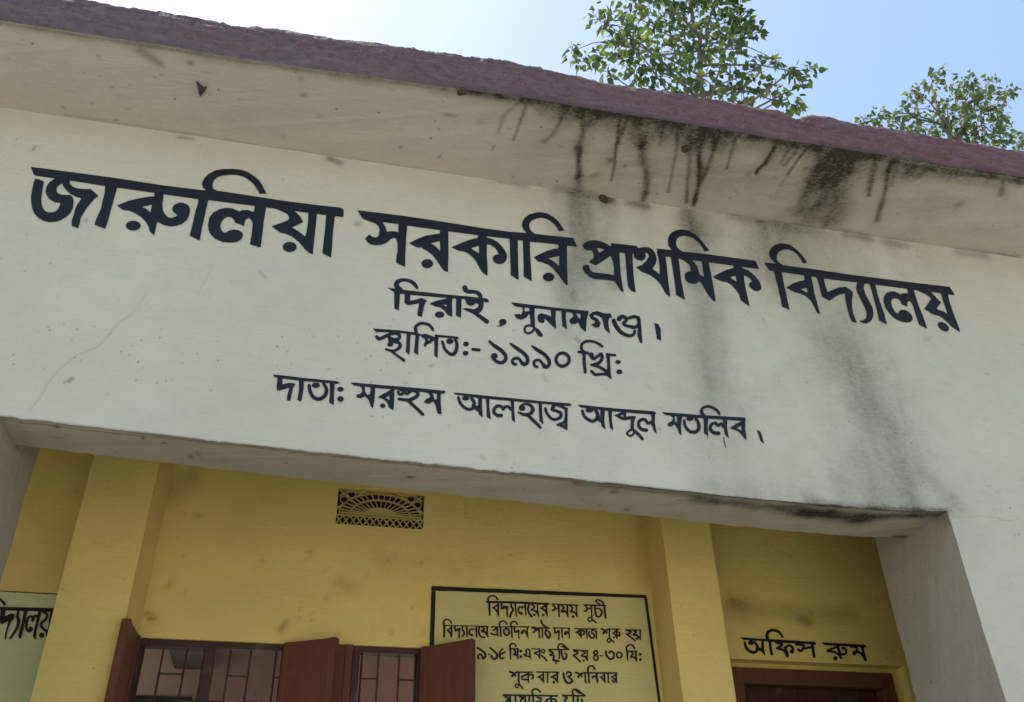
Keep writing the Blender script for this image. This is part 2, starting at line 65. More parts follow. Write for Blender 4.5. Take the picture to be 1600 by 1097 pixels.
'b2':'3229,16155 9,2 444,2 473,-3 122,5 17,2 27,-1 408,15 7,-1 2,-2 1,-4 -5,-78 -3,-5 -8,-2 -4,-5 -31,-129 -36,-274 -2,-2 -4,1 -88,78 -38,110 -4,6 -5,-2 -67,-46 -72,2 -7,0 -3,2 -17,71 0,9 79,87 6,9 -1,8 -15,64 -2,6 -3,2 -57,7 -57,1 -6,-1 -3,-5 -7,-85 -2,-14 -2,-40 12,-248 0,-9 -1,-1 -3,-1 -74,58 -4,6 -7,173 3,123 0,11 1,27 -1,5 -2,1 -10,1 -57,0 -29,-1 -6,-1 -3,-2 -2,-7 -18,-158 0,-235 -2,-18 -1,-3 -2,0 -5,3 -66,60 -101,112 -57,38 -4,1 1,-5 27,-45 2,-6 -2,-7 -24,-44 -4,-6 -3,-2 -70,1 -8,2 -4,7 -27,68 0,10 12,82 3,8 8,7 61,39 6,0 77,-19 94,-29 4,0 3,1 1,3 0,18 -3,119 -1,5 -3,1 -12,0 -294,-6 -4,-2 -2,-3 -1,-25 1,-14 -1,-40 0,-15 -1,-40 1,-14 -2,-40 1,-14 -1,-40 1,-14 -3,-148 1,-18 2,-3 4,-4 73,-47 56,-86 6,-10 1,-5 -11,-45 -3,-6 -5,-2 -57,4 -6,3 -41,70 -21,51 -2,3 -2,1 -3,-3 -18,-29 -22,-27 -26,-27 -16,-12 -13,-8 -22,-7 -23,0 -19,5 -13,5 -14,10 -10,10 -6,10 -5,15 -5,27 -1,24 2,21 7,23 11,23 14,18 18,17 18,12 20,8 19,3 20,0 4,3 2,9 5,48 0,19 -12,164 -2,2 -4,-3 -66,-97 -91,-61 -8,-1 -84,21 -4,5 -37,64 -2,4 1,4 5,3 83,29 41,-11 5,1 3,5 34,94 -1,9 -8,55 -3,5 -12,4 -70,-3 -9,0 -64,17 -12,11 -35,43 -7,12|3480,16073 -2,-4 1,-12 5,-67 1,-8 1,-3 9,1 66,21 4,3 2,5 9,56 0,8 0,4 -4,1 -46,-2 -34,-1|4901,16193 11,2 91,-22 59,-11 115,16 5,0 3,-3 18,-73 2,-17 -3,-4 -59,-21 -5,-4 -2,-9 -20,-109 -1,-14 1,-11 14,-199 0,-10 -2,-3 -3,0 -4,3 -81,80 -8,10 -21,174 -18,82 -5,5 -63,29 -63,17 -7,1 -3,-2 -3,-5 -18,-30 -2,-6 4,-5 85,-41 39,-86 1,-5 -1,-6 -30,-95 -3,-2 -9,-4 -53,-17 -8,-1 -80,49 -6,5 1,4 4,3 64,46 4,9 11,33 -1,3 -4,3 -65,37 -8,5 -27,73 -1,5 0,3 64,78|4489,16077 -2,-2 0,-3 17,-33 12,-47 2,-6 38,-19 4,-1 2,2 4,15 6,44 5,44 -1,5 -3,2 -10,0 -69,0|5404,16179 16,3 23,0 21,-4 17,-6 13,-9 7,-7 18,-31 11,21 7,8 7,7 64,32 20,8 19,7 16,2 15,0 27,-3 31,-9 14,0 8,-1 8,-4 5,-6 5,-14 1,-24 4,-21 2,-17 1,-25 -5,-54 0,-72 -1,-60 -10,-101 -1,-30 -2,-69 0,-93 -3,-17 -10,-14 -10,-7 -9,-3 -11,3 -8,8 -20,82 -9,42 -3,24 -1,24 0,25 3,28 19,101 0,4 -1,2 -5,-1 -23,-18 -17,-9 -18,-6 -15,-2 -15,0 -63,8 -15,7 -37,2 -25,4 -23,6 -18,11 -18,16 -10,15 -6,16 -1,20 4,16 10,21 14,17 29,27 6,8 1,7 -3,9 -4,7 -6,3 -19,2 -11,-2 -6,-3 -6,-7 -20,-31 -10,-13 -12,-12 -11,-5 -16,-3 -11,2 -9,5 -10,11 -5,15 -1,16 4,16 9,18 26,29 29,28 16,11 12,6|5643,16127 -21,-8 -45,-23 -21,-9 -10,-1 -6,0 -15,9 -2,-4 -1,-18 -3,-14 -10,-22 -19,-25 -24,-22 -2,-4 0,-3 13,-10 17,-7 53,-8 17,3 10,-1 63,-7 11,3 10,7 19,17 9,10 13,19 6,13 2,15 -1,72 -1,5 -3,3 -14,7 -24,4 -15,1|5227,16063 12,2 13,-2 8,-5 8,-9 6,-19 18,-66 11,-32 31,-63 27,-44 15,-17 16,-14 25,-18 29,-16 33,-13 23,-6 13,0 14,2 30,11 19,11 8,6 5,6 4,10 9,33 6,19 4,7 5,7 7,6 8,4 12,0 8,-3 7,-11 1,-8 -1,-7 -13,-63 -6,-17 -10,-18 -14,-16 -11,-10 -32,-22 -22,-11 -21,-7 -13,-4 -29,-4 -25,2 -24,5 -39,14 -38,18 -22,14 -18,14 -17,15 -16,18 -24,33 -20,35 -17,31 -9,20 -11,32 -21,81 -1,17 4,15 8,16 14,14|6066,16074 60,-8 9,-2 6,-14 31,-88 0,-8 -13,-160 -5,-78 -3,-33 -3,-6 -7,1 -64,29 -5,3 -2,4 -5,197 -2,125 0,32 1,4|3541,15646 -13,-6 -10,-7 -10,-10 -10,-12 -4,-9 -3,-13 -1,-28 5,-23 3,-7 6,-6 9,-5 12,-4 12,-1 14,2 12,6 15,12 16,16 20,25 9,15 5,10 2,8 0,13 -1,15 -4,4 -63,6 -15,0',
'c1':'1564,15475 15,3 18,1 50,-3 36,-7 18,-7 16,-9 14,-12 18,-18 29,-40 7,-15 4,-10 5,-29 -1,-9 -1,-7 -4,-6 -9,-9 -10,-2 -10,3 -8,9 -11,29 -20,26 -21,22 -9,7 -22,11 -33,9 -32,3 -21,-1 -21,-6 -23,-13 -22,-19 -8,-8 -7,-10 -5,-15 -2,-15 1,-30 2,-13 5,-21 13,-44 1,-3 3,-2 36,-7 2,-1 4,-5 2,-1 78,23 6,0 85,-19 68,-31 3,1 2,4 11,51 2,3 4,1 386,6 11,0 5,-3 31,-47 -1,-3 -3,-1 -39,2 -5,0 -2,-3 23,-45 6,-18 4,-19 3,-26 2,-47 -2,-41 -4,-25 -3,-19 -9,-30 -10,-25 -12,-24 -18,-26 -12,-12 -13,-9 -15,-7 -22,-3 -8,1 -22,5 -18,8 -15,9 -24,20 -23,21 -19,23 -21,32 -14,32 -9,30 -24,102 1,10 3,7 4,6 6,6 6,2 9,1 5,-1 6,-5 3,-4 3,-6 27,-91 7,-22 6,-15 14,-24 11,-14 19,-21 30,-26 13,-7 13,-5 11,-1 8,2 10,8 10,15 11,24 6,18 5,17 5,27 2,21 3,36 -1,23 -2,16 -3,17 -3,10 -24,52 -4,18 -2,3 -70,2 -178,-8 -15,-1 -3,-2 -1,-4 -1,-21 -3,-178 0,-35 0,-13 0,-175 -2,-10 -2,-2 -4,2 -42,38 -7,6 -2,4 -5,193 -8,100 -3,20 -2,1 -4,-3 -50,-62 -6,-7 -61,-34 -4,-8 -15,-48 -2,-3 -3,-1 -29,24 -3,6 11,51 17,62 0,7 -3,5 -32,32 -32,13 -3,2 -12,37 -3,4 -1,-3 -1,-11 -1,-2 -4,-2 -19,0 -2,-2 -1,-4 -6,-176 -1,-215 0,-3 -3,-2 -5,1 -58,27 -4,3 -1,2 6,203 4,159 -1,7 -1,3 -3,1 -18,2 -56,2 -2,0 -2,-3 -2,-11 -3,-188 2,-216 0,-4 -2,-2 -7,3 -55,36 -3,3 -1,5 -1,13 3,191 -2,28 1,10 -1,27 0,89 -2,20 -2,3 -4,1 -118,6 -1,-1 0,-3 15,-18 11,-20 5,-15 2,-21 -1,-18 -3,-13 -9,-24 -12,-20 -16,-15 -1,-4 4,-2 14,-6 13,-8 6,-7 10,-14 8,-19 7,-24 1,-20 -2,-18 -4,-16 -7,-16 -9,-14 -13,-17 -18,-18 -17,-14 -24,-15 -22,-11 -2,-3 2,-4 8,-7 47,-36 128,-88 4,-7 2,-7 0,-12 -3,-9 -4,-7 -7,-6 -7,-2 -9,0 -8,4 -93,68 -140,104 -5,2 -76,18 -8,5 -5,10 -1,12 3,11 6,7 8,4 5,0 14,-2 60,-15 19,0 11,-3 24,7 23,12 20,16 11,12 10,14 10,17 4,13 2,13 -1,15 -2,8 -3,4 -4,2 -9,2 -49,4 -35,5 -1,-2 11,-15 3,-12 0,-7 -1,-8 -5,-13 -10,-12 -14,-11 -16,-5 -10,-1 -11,1 -12,3 -12,8 -8,10 -5,11 -1,13 3,11 5,11 10,12 1,8 -4,32 -6,30 -9,40 -4,5 -2,0 -6,-4 -19,-14 -43,-38 -13,-9 -26,-16 -24,-10 -10,-1 -12,1 -8,2 -9,6 -16,15 -22,29 -4,12 0,10 1,8 7,14 10,9 11,3 12,-3 7,-6 22,-26 3,-2 4,1 16,9 19,13 43,37 15,12 28,19 45,27 5,6 -2,1 -10,1 -65,-7 -8,0 -61,-7 -9,0 -59,-6 -24,-1 -4,2 -10,11 -36,39 -7,9 2,3 6,2 460,21 257,-7 2,1 1,3 -10,40 -2,40 1,14 4,22 5,16 6,17 8,14 8,12 15,17 21,19 19,13 15,9 19,7|1084,15125 -19,-8 -38,-21 -2,-3 -1,-4 1,-4 3,-3 49,-17 17,-3 11,0 21,4 12,5 11,8 6,8 2,11 -1,11 -5,7 -10,9 -11,4 -15,1|2071,15181 14,3 11,-1 19,-4 14,-10 8,-9 4,-7 4,-9 2,-12 -1,-12 -3,-10 -4,-9 -7,-10 -15,-15 -13,-8 -16,-5 -11,-2 -14,1 -12,4 -12,6 -10,9 -7,12 -4,12 -1,16 3,13 6,13 8,10 10,10 13,8|1687,15127 -1,-2 0,-5 11,-35 3,-5 3,1 9,10 16,21 2,5 -2,3 -3,1 -33,7|2368,15151 15,2 12,-1 9,-4 9,-6 5,-5 5,-8 4,-9 1,-9 0,-11 -5,-17 -6,-9 -5,-6 -6,-6 -10,-7 -21,-7 -13,1 -10,3 -9,5 -9,9 -4,6 -4,9 -2,12 0,9 3,11 7,13 8,10 8,6 10,6|2492,15035 16,3 105,-2 13,-1 9,-6 7,-10 2,-13 -2,-11 -3,-8 -7,-9 -6,-5 -9,-3 -126,3 -7,4 -7,7 -3,9 -1,9 1,9 4,10 7,9|2357,14950 23,4 12,-3 9,-4 7,-4 5,-7 6,-9 3,-14 0,-12 -3,-9 -4,-10 -7,-9 -12,-12 -9,-5 -11,-4 -11,-1 -10,1 -9,3 -9,5 -9,9 -6,9 -3,10 0,15 2,8 3,10 6,8 7,9 11,8',
'c2':'2802,15241 7,1 8,-2 95,-71 69,-42 36,-25 32,-27 28,-27 19,-22 19,-27 12,-24 6,-22 3,-15 2,-14 0,-18 -2,-26 -7,-26 -5,-12 -10,-20 -18,-27 -20,-20 -13,-9 -12,-7 -30,-11 -24,-3 -26,2 -30,10 -17,8 -19,11 -28,23 -7,8 -9,12 -7,16 -6,19 -8,11 -6,11 -3,12 -1,15 1,11 3,11 5,11 6,10 15,15 16,9 9,3 13,2 16,-2 16,-8 13,-14 5,-10 4,-16 0,-15 -1,-11 -5,-13 -7,-13 -6,-7 -12,-11 -1,-4 5,-6 19,-12 28,-13 22,-4 18,2 18,7 13,9 11,12 7,12 5,11 3,14 1,22 -3,13 -4,10 -12,23 -10,14 -31,33 -43,38 -69,44 -25,19 -25,24 -23,28 -37,47 -3,7 -2,10 4,12 6,8|3194,15237 6,1 8,-2 67,-34 38,-22 69,-46 47,-36 32,-29 33,-36 14,-19 17,-30 8,-22 5,-21 2,-18 1,-30 -5,-30 -4,-14 -4,-11 -5,-10 -9,-15 -17,-19 -12,-11 -13,-9 -10,-5 -11,-5 -14,-3 -12,1 -19,7 -28,16 -7,7 -3,7 -2,8 2,15 -1,5 -31,46 -7,7 -5,3 -8,3 -9,1 -17,-3 -17,-8 -11,-8 -7,-6 -4,-6 -1,-6 0,-11 3,-10 3,-9 3,-4 4,-2 33,-5 7,-4 5,-6 3,-8 1,-11 -2,-11 -8,-10 -8,-7 -10,-3 -38,4 -11,4 -9,5 -12,12 -10,23 -4,13 -3,20 0,24 3,15 8,18 7,11 10,10 16,14 25,16 25,9 20,3 24,-3 19,-7 13,-10 7,-6 32,-47 10,-11 12,-9 21,-12 4,1 5,4 6,6 4,8 3,15 1,22 -3,21 -7,20 -16,26 -21,24 -29,28 -18,15 -77,53 -31,23 -31,29 -56,57 -5,12 1,11 5,10|3598,15237 8,2 5,-1 68,-36 89,-50 45,-27 35,-28 18,-18 21,-25 22,-30 17,-32 8,-18 6,-22 3,-23 1,-15 -1,-32 -6,-28 -9,-25 -14,-23 -19,-22 -8,-9 -19,-15 -12,-7 -8,-3 -15,-1 -11,1 -11,4 -34,20 -6,7 -4,10 0,12 5,15 0,4 -13,14 -34,49 -11,8 -13,2 -18,-2 -18,-9 -14,-13 -2,-5 -1,-7 0,-13 2,-15 5,-17 5,-3 17,-2 13,-4 6,-5 5,-6 2,-8 -1,-12 -2,-8 -5,-8 -7,-7 -11,-5 -6,-1 -27,4 -10,3 -10,5 -8,6 -6,9 -9,21 -4,15 -3,21 -1,15 1,15 4,21 8,18 15,21 20,17 21,12 24,8 18,2 22,-2 20,-7 13,-9 14,-15 25,-37 11,-14 30,-27 12,-10 4,1 5,5 10,17 3,11 3,22 -3,26 -4,15 -6,15 -15,25 -11,16 -26,30 -20,18 -21,15 -61,35 -32,21 -37,33 -52,55 -5,9 1,14 1,5 4,5|4163,15171 14,3 18,0 19,-2 16,-4 23,-11 16,-11 11,-9 17,-24 7,-12 7,-18 7,-29 2,-34 0,-14 -3,-17 -8,-34 -14,-32 -21,-33 -17,-20 -24,-21 -18,-13 -14,-7 -15,-6 -17,-6 -30,-3 -25,2 -21,6 -11,5 -23,15 -15,16 -11,15 -9,16 -6,14 -6,23 -4,30 2,36 8,36 12,30 11,21 10,16 16,19 9,9 24,21 26,15 18,7|4162,15100 -18,-6 -17,-10 -17,-14 -14,-16 -13,-22 -7,-19 -4,-20 -2,-24 4,-22 6,-17 12,-19 10,-10 13,-8 17,-6 15,-2 21,3 17,6 16,9 18,15 12,15 12,19 7,16 5,19 3,22 -2,17 -3,18 -9,19 -11,16 -16,12 -17,8 -24,3',
'c3':'4688,15502 29,4 29,1 25,-2 42,-7 46,-14 27,-11 32,-21 47,-40 5,-6 3,-6 0,-6 -1,-12 -2,-7 -4,-6 -7,-7 -6,-4 -8,-3 -7,0 -12,6 -50,42 -15,11 -19,8 -28,10 -47,10 -38,3 -24,-1 -18,-3 -25,-7 -27,-13 -22,-14 -16,-13 -12,-15 -10,-17 -4,-15 -5,-26 0,-20 7,-22 10,-19 5,-6 17,-5 13,-13 42,0 9,-3 5,-3 5,-6 2,-6 2,-13 1,-1 19,14 14,6 8,2 13,-1 9,-3 8,-4 6,-6 8,-12 3,-15 -1,-20 -5,-12 -6,-13 1,-6 4,-4 6,0 13,10 48,38 21,20 26,29 11,10 10,6 12,4 13,0 11,-5 8,-8 7,-12 5,-12 4,-17 2,-21 1,-15 -2,-25 -3,-14 -6,-18 -17,-38 -12,-22 -17,-25 -15,-17 -21,-19 -27,-18 -1,-2 1,-3 35,-11 33,-15 86,-48 6,-1 2,4 3,24 9,74 -6,244 0,14 2,5 2,2 7,1 179,-2 6,-3 0,-6 -3,-36 -1,-4 -3,-2 -31,-5 -11,0 -69,-7 -6,-2 -2,-5 -14,-414 2,-6 8,-12 2,-12 -3,-15 -9,-14 -2,-22 -2,-4 -2,0 -18,17 -9,5 -8,6 -27,31 -7,4 -13,3 -34,1 -54,-5 -22,-5 -48,-14 -26,-6 -19,-2 -23,3 -10,3 -9,5 -13,11 -17,18 -12,17 -14,16 -4,6 -2,9 0,6 2,10 3,6 6,8 6,5 9,4 5,1 8,-1 7,-4 11,-11 31,-38 10,-8 11,-3 24,3 73,20 66,8 10,1 6,2 -4,5 -60,41 -35,21 -23,11 -21,8 -31,8 -85,16 -9,6 -5,10 0,10 2,8 5,8 8,7 84,36 24,12 22,14 11,11 18,20 7,10 12,20 10,22 5,13 3,13 1,20 -2,6 -4,-3 -23,-24 -54,-52 -18,-15 -10,-7 -16,-9 -10,-3 -12,-1 -12,2 -10,4 -9,7 -11,13 -9,14 -11,25 -12,13 -5,9 -3,14 1,20 0,4 -3,0 -14,-6 -30,0 -5,-3 -2,-6 -7,-93 1,-14 -3,-63 0,-76 3,-141 -3,-11 -6,-11 -9,-8 -8,-5 -10,-2 -9,2 -7,4 -7,9 -2,9 -1,12 -4,184 2,100 7,108 -1,3 -4,2 -56,0 -17,2 -5,3 -6,7 -3,9 0,10 2,9 6,10 5,6 7,5 9,3 32,1 4,1 1,2 0,3 -6,18 -5,18 -2,16 1,24 4,27 6,22 11,26 14,23 22,25 14,11 21,16 20,11 23,11 16,6|5229,15120 16,3 19,-4 12,-8 5,-6 4,-7 2,-14 -2,-10 -3,-8 -10,-15 -14,-13 -11,-6 -16,-4 -21,1 -9,3 -8,5 -6,7 -4,9 -2,8 1,14 3,8 5,9 9,11 5,5 11,7|5232,14913 19,3 16,-3 9,-4 6,-5 7,-9 4,-9 2,-19 -3,-12 -3,-9 -6,-10 -9,-10 -7,-6 -10,-7 -14,-6 -12,-1 -12,0 -9,2 -9,5 -8,6 -5,8 -4,11 -2,18 4,14 7,14 9,11 8,6 12,8',
'd1':'-858,14061 7,1 8,0 80,7 424,-12 503,3 11,-2 56,-17 2,-3 -1,-3 -37,-31 -7,-1 -28,0 -4,-1 -1,-3 5,-201 9,-123 0,-12 5,-54 -1,-7 -2,-3 -4,1 -61,24 -5,3 -2,2 -2,21 -6,158 -17,189 -1,4 -2,2 -6,1 -54,1 -10,-1 -1,-2 3,-7 32,-50 11,-21 8,-21 7,-29 2,-23 -1,-22 -2,-21 -2,-17 -4,-17 -7,-20 -5,-11 -7,-13 -15,-23 -18,-19 -20,-17 -17,-11 -23,-10 -10,-3 -22,-3 -16,2 -20,4 -18,6 -20,11 -13,8 -14,12 -12,15 -12,16 -12,19 -10,19 -13,26 -11,28 -5,20 -7,28 -12,59 1,10 2,8 4,8 5,5 6,4 7,2 7,-1 7,-3 5,-4 6,-7 3,-7 17,-72 9,-29 19,-42 10,-18 10,-15 14,-17 12,-10 11,-6 16,-5 19,-2 10,1 9,3 17,9 16,11 17,17 10,14 6,11 6,16 3,17 3,19 1,24 -2,15 -3,12 -11,26 -30,55 -6,12 -2,7 -1,15 -1,3 -5,1 -277,-8 -13,-2 -1,-3 0,-14 9,-127 0,-17 -11,-221 -1,-6 -3,-2 -55,17 -4,2 -2,4 5,198 -18,162 -1,7 -2,2 -5,0 -234,7 -21,0 -3,-3 0,-11 5,-89 1,-4 1,-2 5,1 97,41 102,-3 3,-1 2,-2 -1,-5 -32,-90 -6,-107 -9,-120 -2,-15 -2,-2 -2,0 -47,12 -2,2 -2,3 -2,94 17,123 2,9 -1,5 -2,0 -5,-1 -89,-41 -85,-33 -3,0 -2,1 -2,4 -16,61 -5,163 -1,11 -2,2 -2,1 -35,6 -4,1 -35,39 -3,5|-162,13991 13,2 15,-1 10,-2 14,-6 8,-5 6,-6 8,-13 3,-9 1,-8 -1,-7 -3,-8 -8,-14 -10,-10 -13,-8 -19,-6 -11,-2 -13,0 -18,4 -14,8 -11,10 -7,10 -2,12 0,13 4,13 8,10 10,10 12,7|245,13955 15,3 12,-2 8,-3 15,-9 9,-12 4,-10 1,-5 0,-8 -2,-9 -3,-9 -4,-6 -4,-6 -9,-8 -17,-8 -16,-2 -10,1 -10,4 -8,4 -10,9 -5,8 -4,10 -1,12 2,10 4,10 5,8 9,9 10,6|259,13776 18,2 11,-2 11,-5 8,-6 7,-9 6,-10 2,-8 2,-18 -2,-14 -3,-8 -7,-11 -6,-7 -5,-4 -11,-6 -9,-3 -7,-1 -11,2 -12,4 -11,7 -5,6 -7,11 -4,10 -2,14 0,8 3,12 4,10 7,10 6,6 9,6',
'd2':'415,14059 5,1 8,0 79,6 413,4 559,11 539,1 2,-2 1,-5 1,-38 -2,-5 -6,-4 -65,-19 -3,-2 -1,-4 4,-171 23,-211 -2,-3 -4,-1 -54,-6 -3,0 -3,1 -20,60 -22,108 -48,68 -2,1 -4,-2 -40,-42 -6,-4 -71,-7 -5,3 -23,23 -2,4 2,5 24,42 69,49 3,2 2,3 -3,20 -8,38 -5,4 -39,21 -6,2 -11,1 -107,2 -9,-1 -1,-1 0,-3 6,-16 5,-17 1,-16 -2,-12 -3,-13 -8,-19 -17,-22 -12,-12 -17,-16 -25,-20 -29,-20 -18,-10 -2,-3 1,-4 114,-107 104,-103 3,-6 2,-8 0,-10 -3,-9 -5,-8 -6,-5 -6,-2 -9,-2 -7,2 -8,5 -119,111 -140,125 -5,1 -37,1 -102,11 -5,1 -5,3 -5,6 -3,6 -1,12 2,10 7,9 9,6 21,1 71,-3 41,0 9,2 12,4 12,0 17,6 15,7 14,9 41,30 24,21 13,14 4,7 2,6 -2,7 -6,10 -13,8 -11,4 -16,5 -17,2 -4,-2 -7,-8 -46,-45 -12,-10 -9,-6 -10,-3 -16,-2 -13,5 -18,14 -2,-2 -14,-20 -7,-7 -8,-5 -10,-5 -11,-4 -24,-2 -12,2 -10,4 -9,8 -5,7 -7,16 -11,31 -1,11 3,10 5,8 8,6 9,1 10,-2 5,-4 4,-5 12,-34 2,-3 4,-1 10,1 10,6 4,5 5,10 3,6 0,3 -4,1 -20,-3 -7,1 -5,2 -10,9 -3,7 -3,9 -3,3 -74,-1 -5,-2 -1,-5 1,-20 -1,-11 3,-57 0,-13 3,-58 -1,-10 1,-23 0,-39 2,-139 0,-28 -1,-2 -4,0 -72,42 -9,6 -2,5 -21,73 -2,6 -69,60 -10,7 -86,20 -3,3 1,3 5,5 95,79 98,76 2,3 1,4 0,7 -1,4 -2,1 -8,1 -153,-3 -88,0 -4,-2 -1,-6 5,-200 -14,-184 -1,-7 -1,-1 -2,-1 -32,30 -4,6 -46,123 -58,57 -3,1 -4,-2 -62,-45 -4,-2 -59,12 -3,1 -3,2 -1,6 -3,39 0,5 2,2 51,18 33,46 0,9 -11,57 -3,10 -34,21 -11,5 -86,3 -57,46 -2,3|653,14003 -1,-5 13,-81 2,-9 37,-56 4,-3 3,1 39,23 2,4 1,14 -1,100 0,8 -2,4 -3,1 -12,0 -71,1|1358,13992 -1,-3 1,-4 4,-5 4,-1 5,2 6,6 3,3 1,3 -1,1 -4,0|1797,14007 -1,-2 1,-2 23,-30 20,-77 2,-5 2,-2 4,0 26,3 4,2 2,2 0,6 -2,97 -2,6 -2,1 -7,1 -64,1|1068,13875 -53,-43 -3,-4 1,-3 4,-2 60,-27 5,-1 2,2 0,3 -11,65 -2,9 -1,1|964,13712 18,2 13,-3 12,-8 6,-6 4,-7 4,-15 -3,-15 -6,-13 -6,-6 -8,-6 -9,-4 -10,-3 -16,1 -9,3 -9,6 -4,5 -6,9 -3,9 0,9 1,8 3,10 5,8 8,8',
'd3':'2162,14062 2,1 19,2 116,4 390,-2 544,0 516,2 483,10 11,-1 35,-23 3,-5 -3,-4 -36,-24 -13,-3 -91,0 -15,-1 -4,-2 2,-2 8,-4 67,-24 5,-4 3,-4 4,-13 -2,-8 -4,-15 -12,-140 -2,-12 -15,-254 -3,-3 -6,2 -51,21 -64,34 -69,19 -4,3 0,3 2,4 11,18 4,5 116,65 6,4 2,3 23,99 7,121 -1,7 -3,4 -150,54 -4,-1 -3,-4 -29,-47 -2,-5 1,-3 4,-2 29,-6 65,-19 18,-8 16,-10 9,-11 8,-18 3,-21 -1,-14 -2,-12 -8,-25 -8,-18 -8,-11 -11,-13 -9,-9 -23,-17 -26,-16 -28,-10 -18,-4 -25,-3 -12,0 -15,3 -22,7 -16,9 -9,6 -13,13 -12,14 -12,16 -19,29 -18,34 -6,14 -7,23 -11,63 2,12 5,9 8,7 11,4 10,-2 8,-6 5,-11 14,-62 6,-15 9,-17 17,-29 24,-32 19,-19 13,-7 20,-5 10,0 15,1 21,7 20,12 11,9 13,12 10,14 6,18 1,12 -1,5 -8,7 -11,6 -53,20 -13,2 -33,4 -13,3 -13,7 -8,10 -4,9 -2,12 0,10 2,12 7,21 22,47 1,3 -1,3 -6,1 -166,-1 -8,-1 -3,-2 -1,-5 -1,-16 1,-11 -2,-40 1,-13 -3,-95 13,-219 0,-11 -2,-2 -5,4 -53,55 -5,7 -1,14 -3,149 1,130 -1,10 1,29 -1,11 -1,4 -30,1 -396,-6 -13,-2 -2,-6 -1,-37 1,-14 -1,-44 1,-13 0,-87 11,-213 -1,-8 -2,-2 -45,48 -9,13 -4,163 0,4 -4,2 -12,-1 -9,4 -11,11 -20,26 -8,8 -5,3 -5,1 -6,-1 -10,-5 -7,-5 -9,-11 -21,-35 -6,-6 -8,-4 -11,-1 -5,1 -5,4 -8,10 -13,29 -5,8 -7,5 -15,3 -19,-2 -13,-7 -10,-9 -10,-12 -16,-22 -3,-11 -2,-11 2,-15 6,-15 6,-6 8,-6 18,-9 20,-7 8,1 19,8 17,4 12,-2 6,-4 5,-6 4,-6 2,-9 0,-9 -1,-7 -4,-11 -5,-6 -5,-6 -8,-4 -39,-10 -19,0 -12,2 -14,5 -20,9 -18,11 -10,7 -14,14 -5,8 -7,13 -7,26 -3,22 2,17 5,23 7,18 17,27 17,21 24,22 19,11 18,5 8,1 18,-1 14,-2 16,-6 14,-7 20,-20 3,1 16,16 22,14 17,6 22,2 14,-3 12,-7 13,-11 14,-17 4,-1 1,13 -7,105 -3,5 -9,1 -328,-4 -29,0 -5,-2 -2,-5 -2,-87 -1,-13 0,-40 -1,-18 27,-222 0,-4 -1,-1 -3,0 -63,29 -3,2 -1,3 -2,183 -11,164 -2,7 -1,2 -14,1 -44,-1 -5,-1 -3,-5 0,-164 11,-195 0,-10 -1,-2 -2,-1 -5,3 -53,48 -3,5 -10,44 -3,4 -39,25 -26,20 -3,1 -4,-1 -13,-13 -16,-11 -17,-9 -18,-6 -14,-4 -18,0 -12,1 -20,4 -19,7 -15,8 -23,14 -13,11 -12,10 -25,25 -18,24 -10,15 -9,19 -9,26 -18,81 3,13 7,10 9,5 11,1 10,-5 5,-9 20,-68 6,-15 9,-19 21,-29 14,-16 16,-15 16,-13 19,-12 13,-6 15,-5 11,-1 13,0 13,4 16,10 10,10 3,4 -4,15 0,14 3,12 9,12 1,6 -3,22 -6,21 -8,13 -18,25 -7,14 -1,7 1,10 3,9 6,9 -1,2 -31,3 -6,-1 0,-3 8,-7 5,-8 2,-9 0,-8 -2,-9 -4,-9 -6,-8 -10,-9 -15,-8 -22,-7 -9,-1 -20,2 -14,4 -14,9 -7,11 -4,13 2,13 6,11 12,13 19,12 1,1 -1,2 -20,2 -122,6 -5,2 -38,27 -6,5|2502,14008 -2,-2 3,-5 27,-28 8,-11 8,-13 6,-17 5,-26 3,-27 -1,-32 2,-4 3,-3 5,1 25,20 3,3 1,3 0,133 -2,3 -6,1 -82,5|3426,14000 41,5 27,-2 13,-1 15,-5 19,-8 19,-14 12,-13 16,-23 7,-14 5,-13 3,-21 -2,-21 -6,-20 -10,-22 -16,-26 -20,-24 -10,-9 -12,-10 -2,-5 13,-13 40,-38 59,-62 73,-82 4,-9 1,-11 -2,-6 -4,-7 -6,-7 -7,-4 -7,-2 -9,2 -6,4 -220,210 -5,1 -26,-3 -19,1 -15,3 -12,5 -30,15 -49,28 -5,6 -2,9 0,6 2,6 7,9 6,2 5,1 5,0 11,-3 52,-16 16,-4 12,-1 17,0 30,6 25,9 17,9 15,14 13,19 10,21 2,8 0,8 -5,18 -8,14 -7,10 -11,10 -14,6 -25,5 -22,1 -24,-2 -14,-5 -3,-2 -2,-3 2,-3 11,-6 9,-7 7,-12 4,-14 -1,-14 -5,-15 -8,-13 -11,-10 -10,-7 -13,-5 -24,-3 -9,2 -13,5 -10,7 -6,8 -5,11 -2,15 1,9 4,15 0,15 4,9 39,38 19,15 16,11 12,5|4117,13659 -24,-21 -2,-3 0,-3 27,-4 6,1 1,6 -2,23 -2,3',
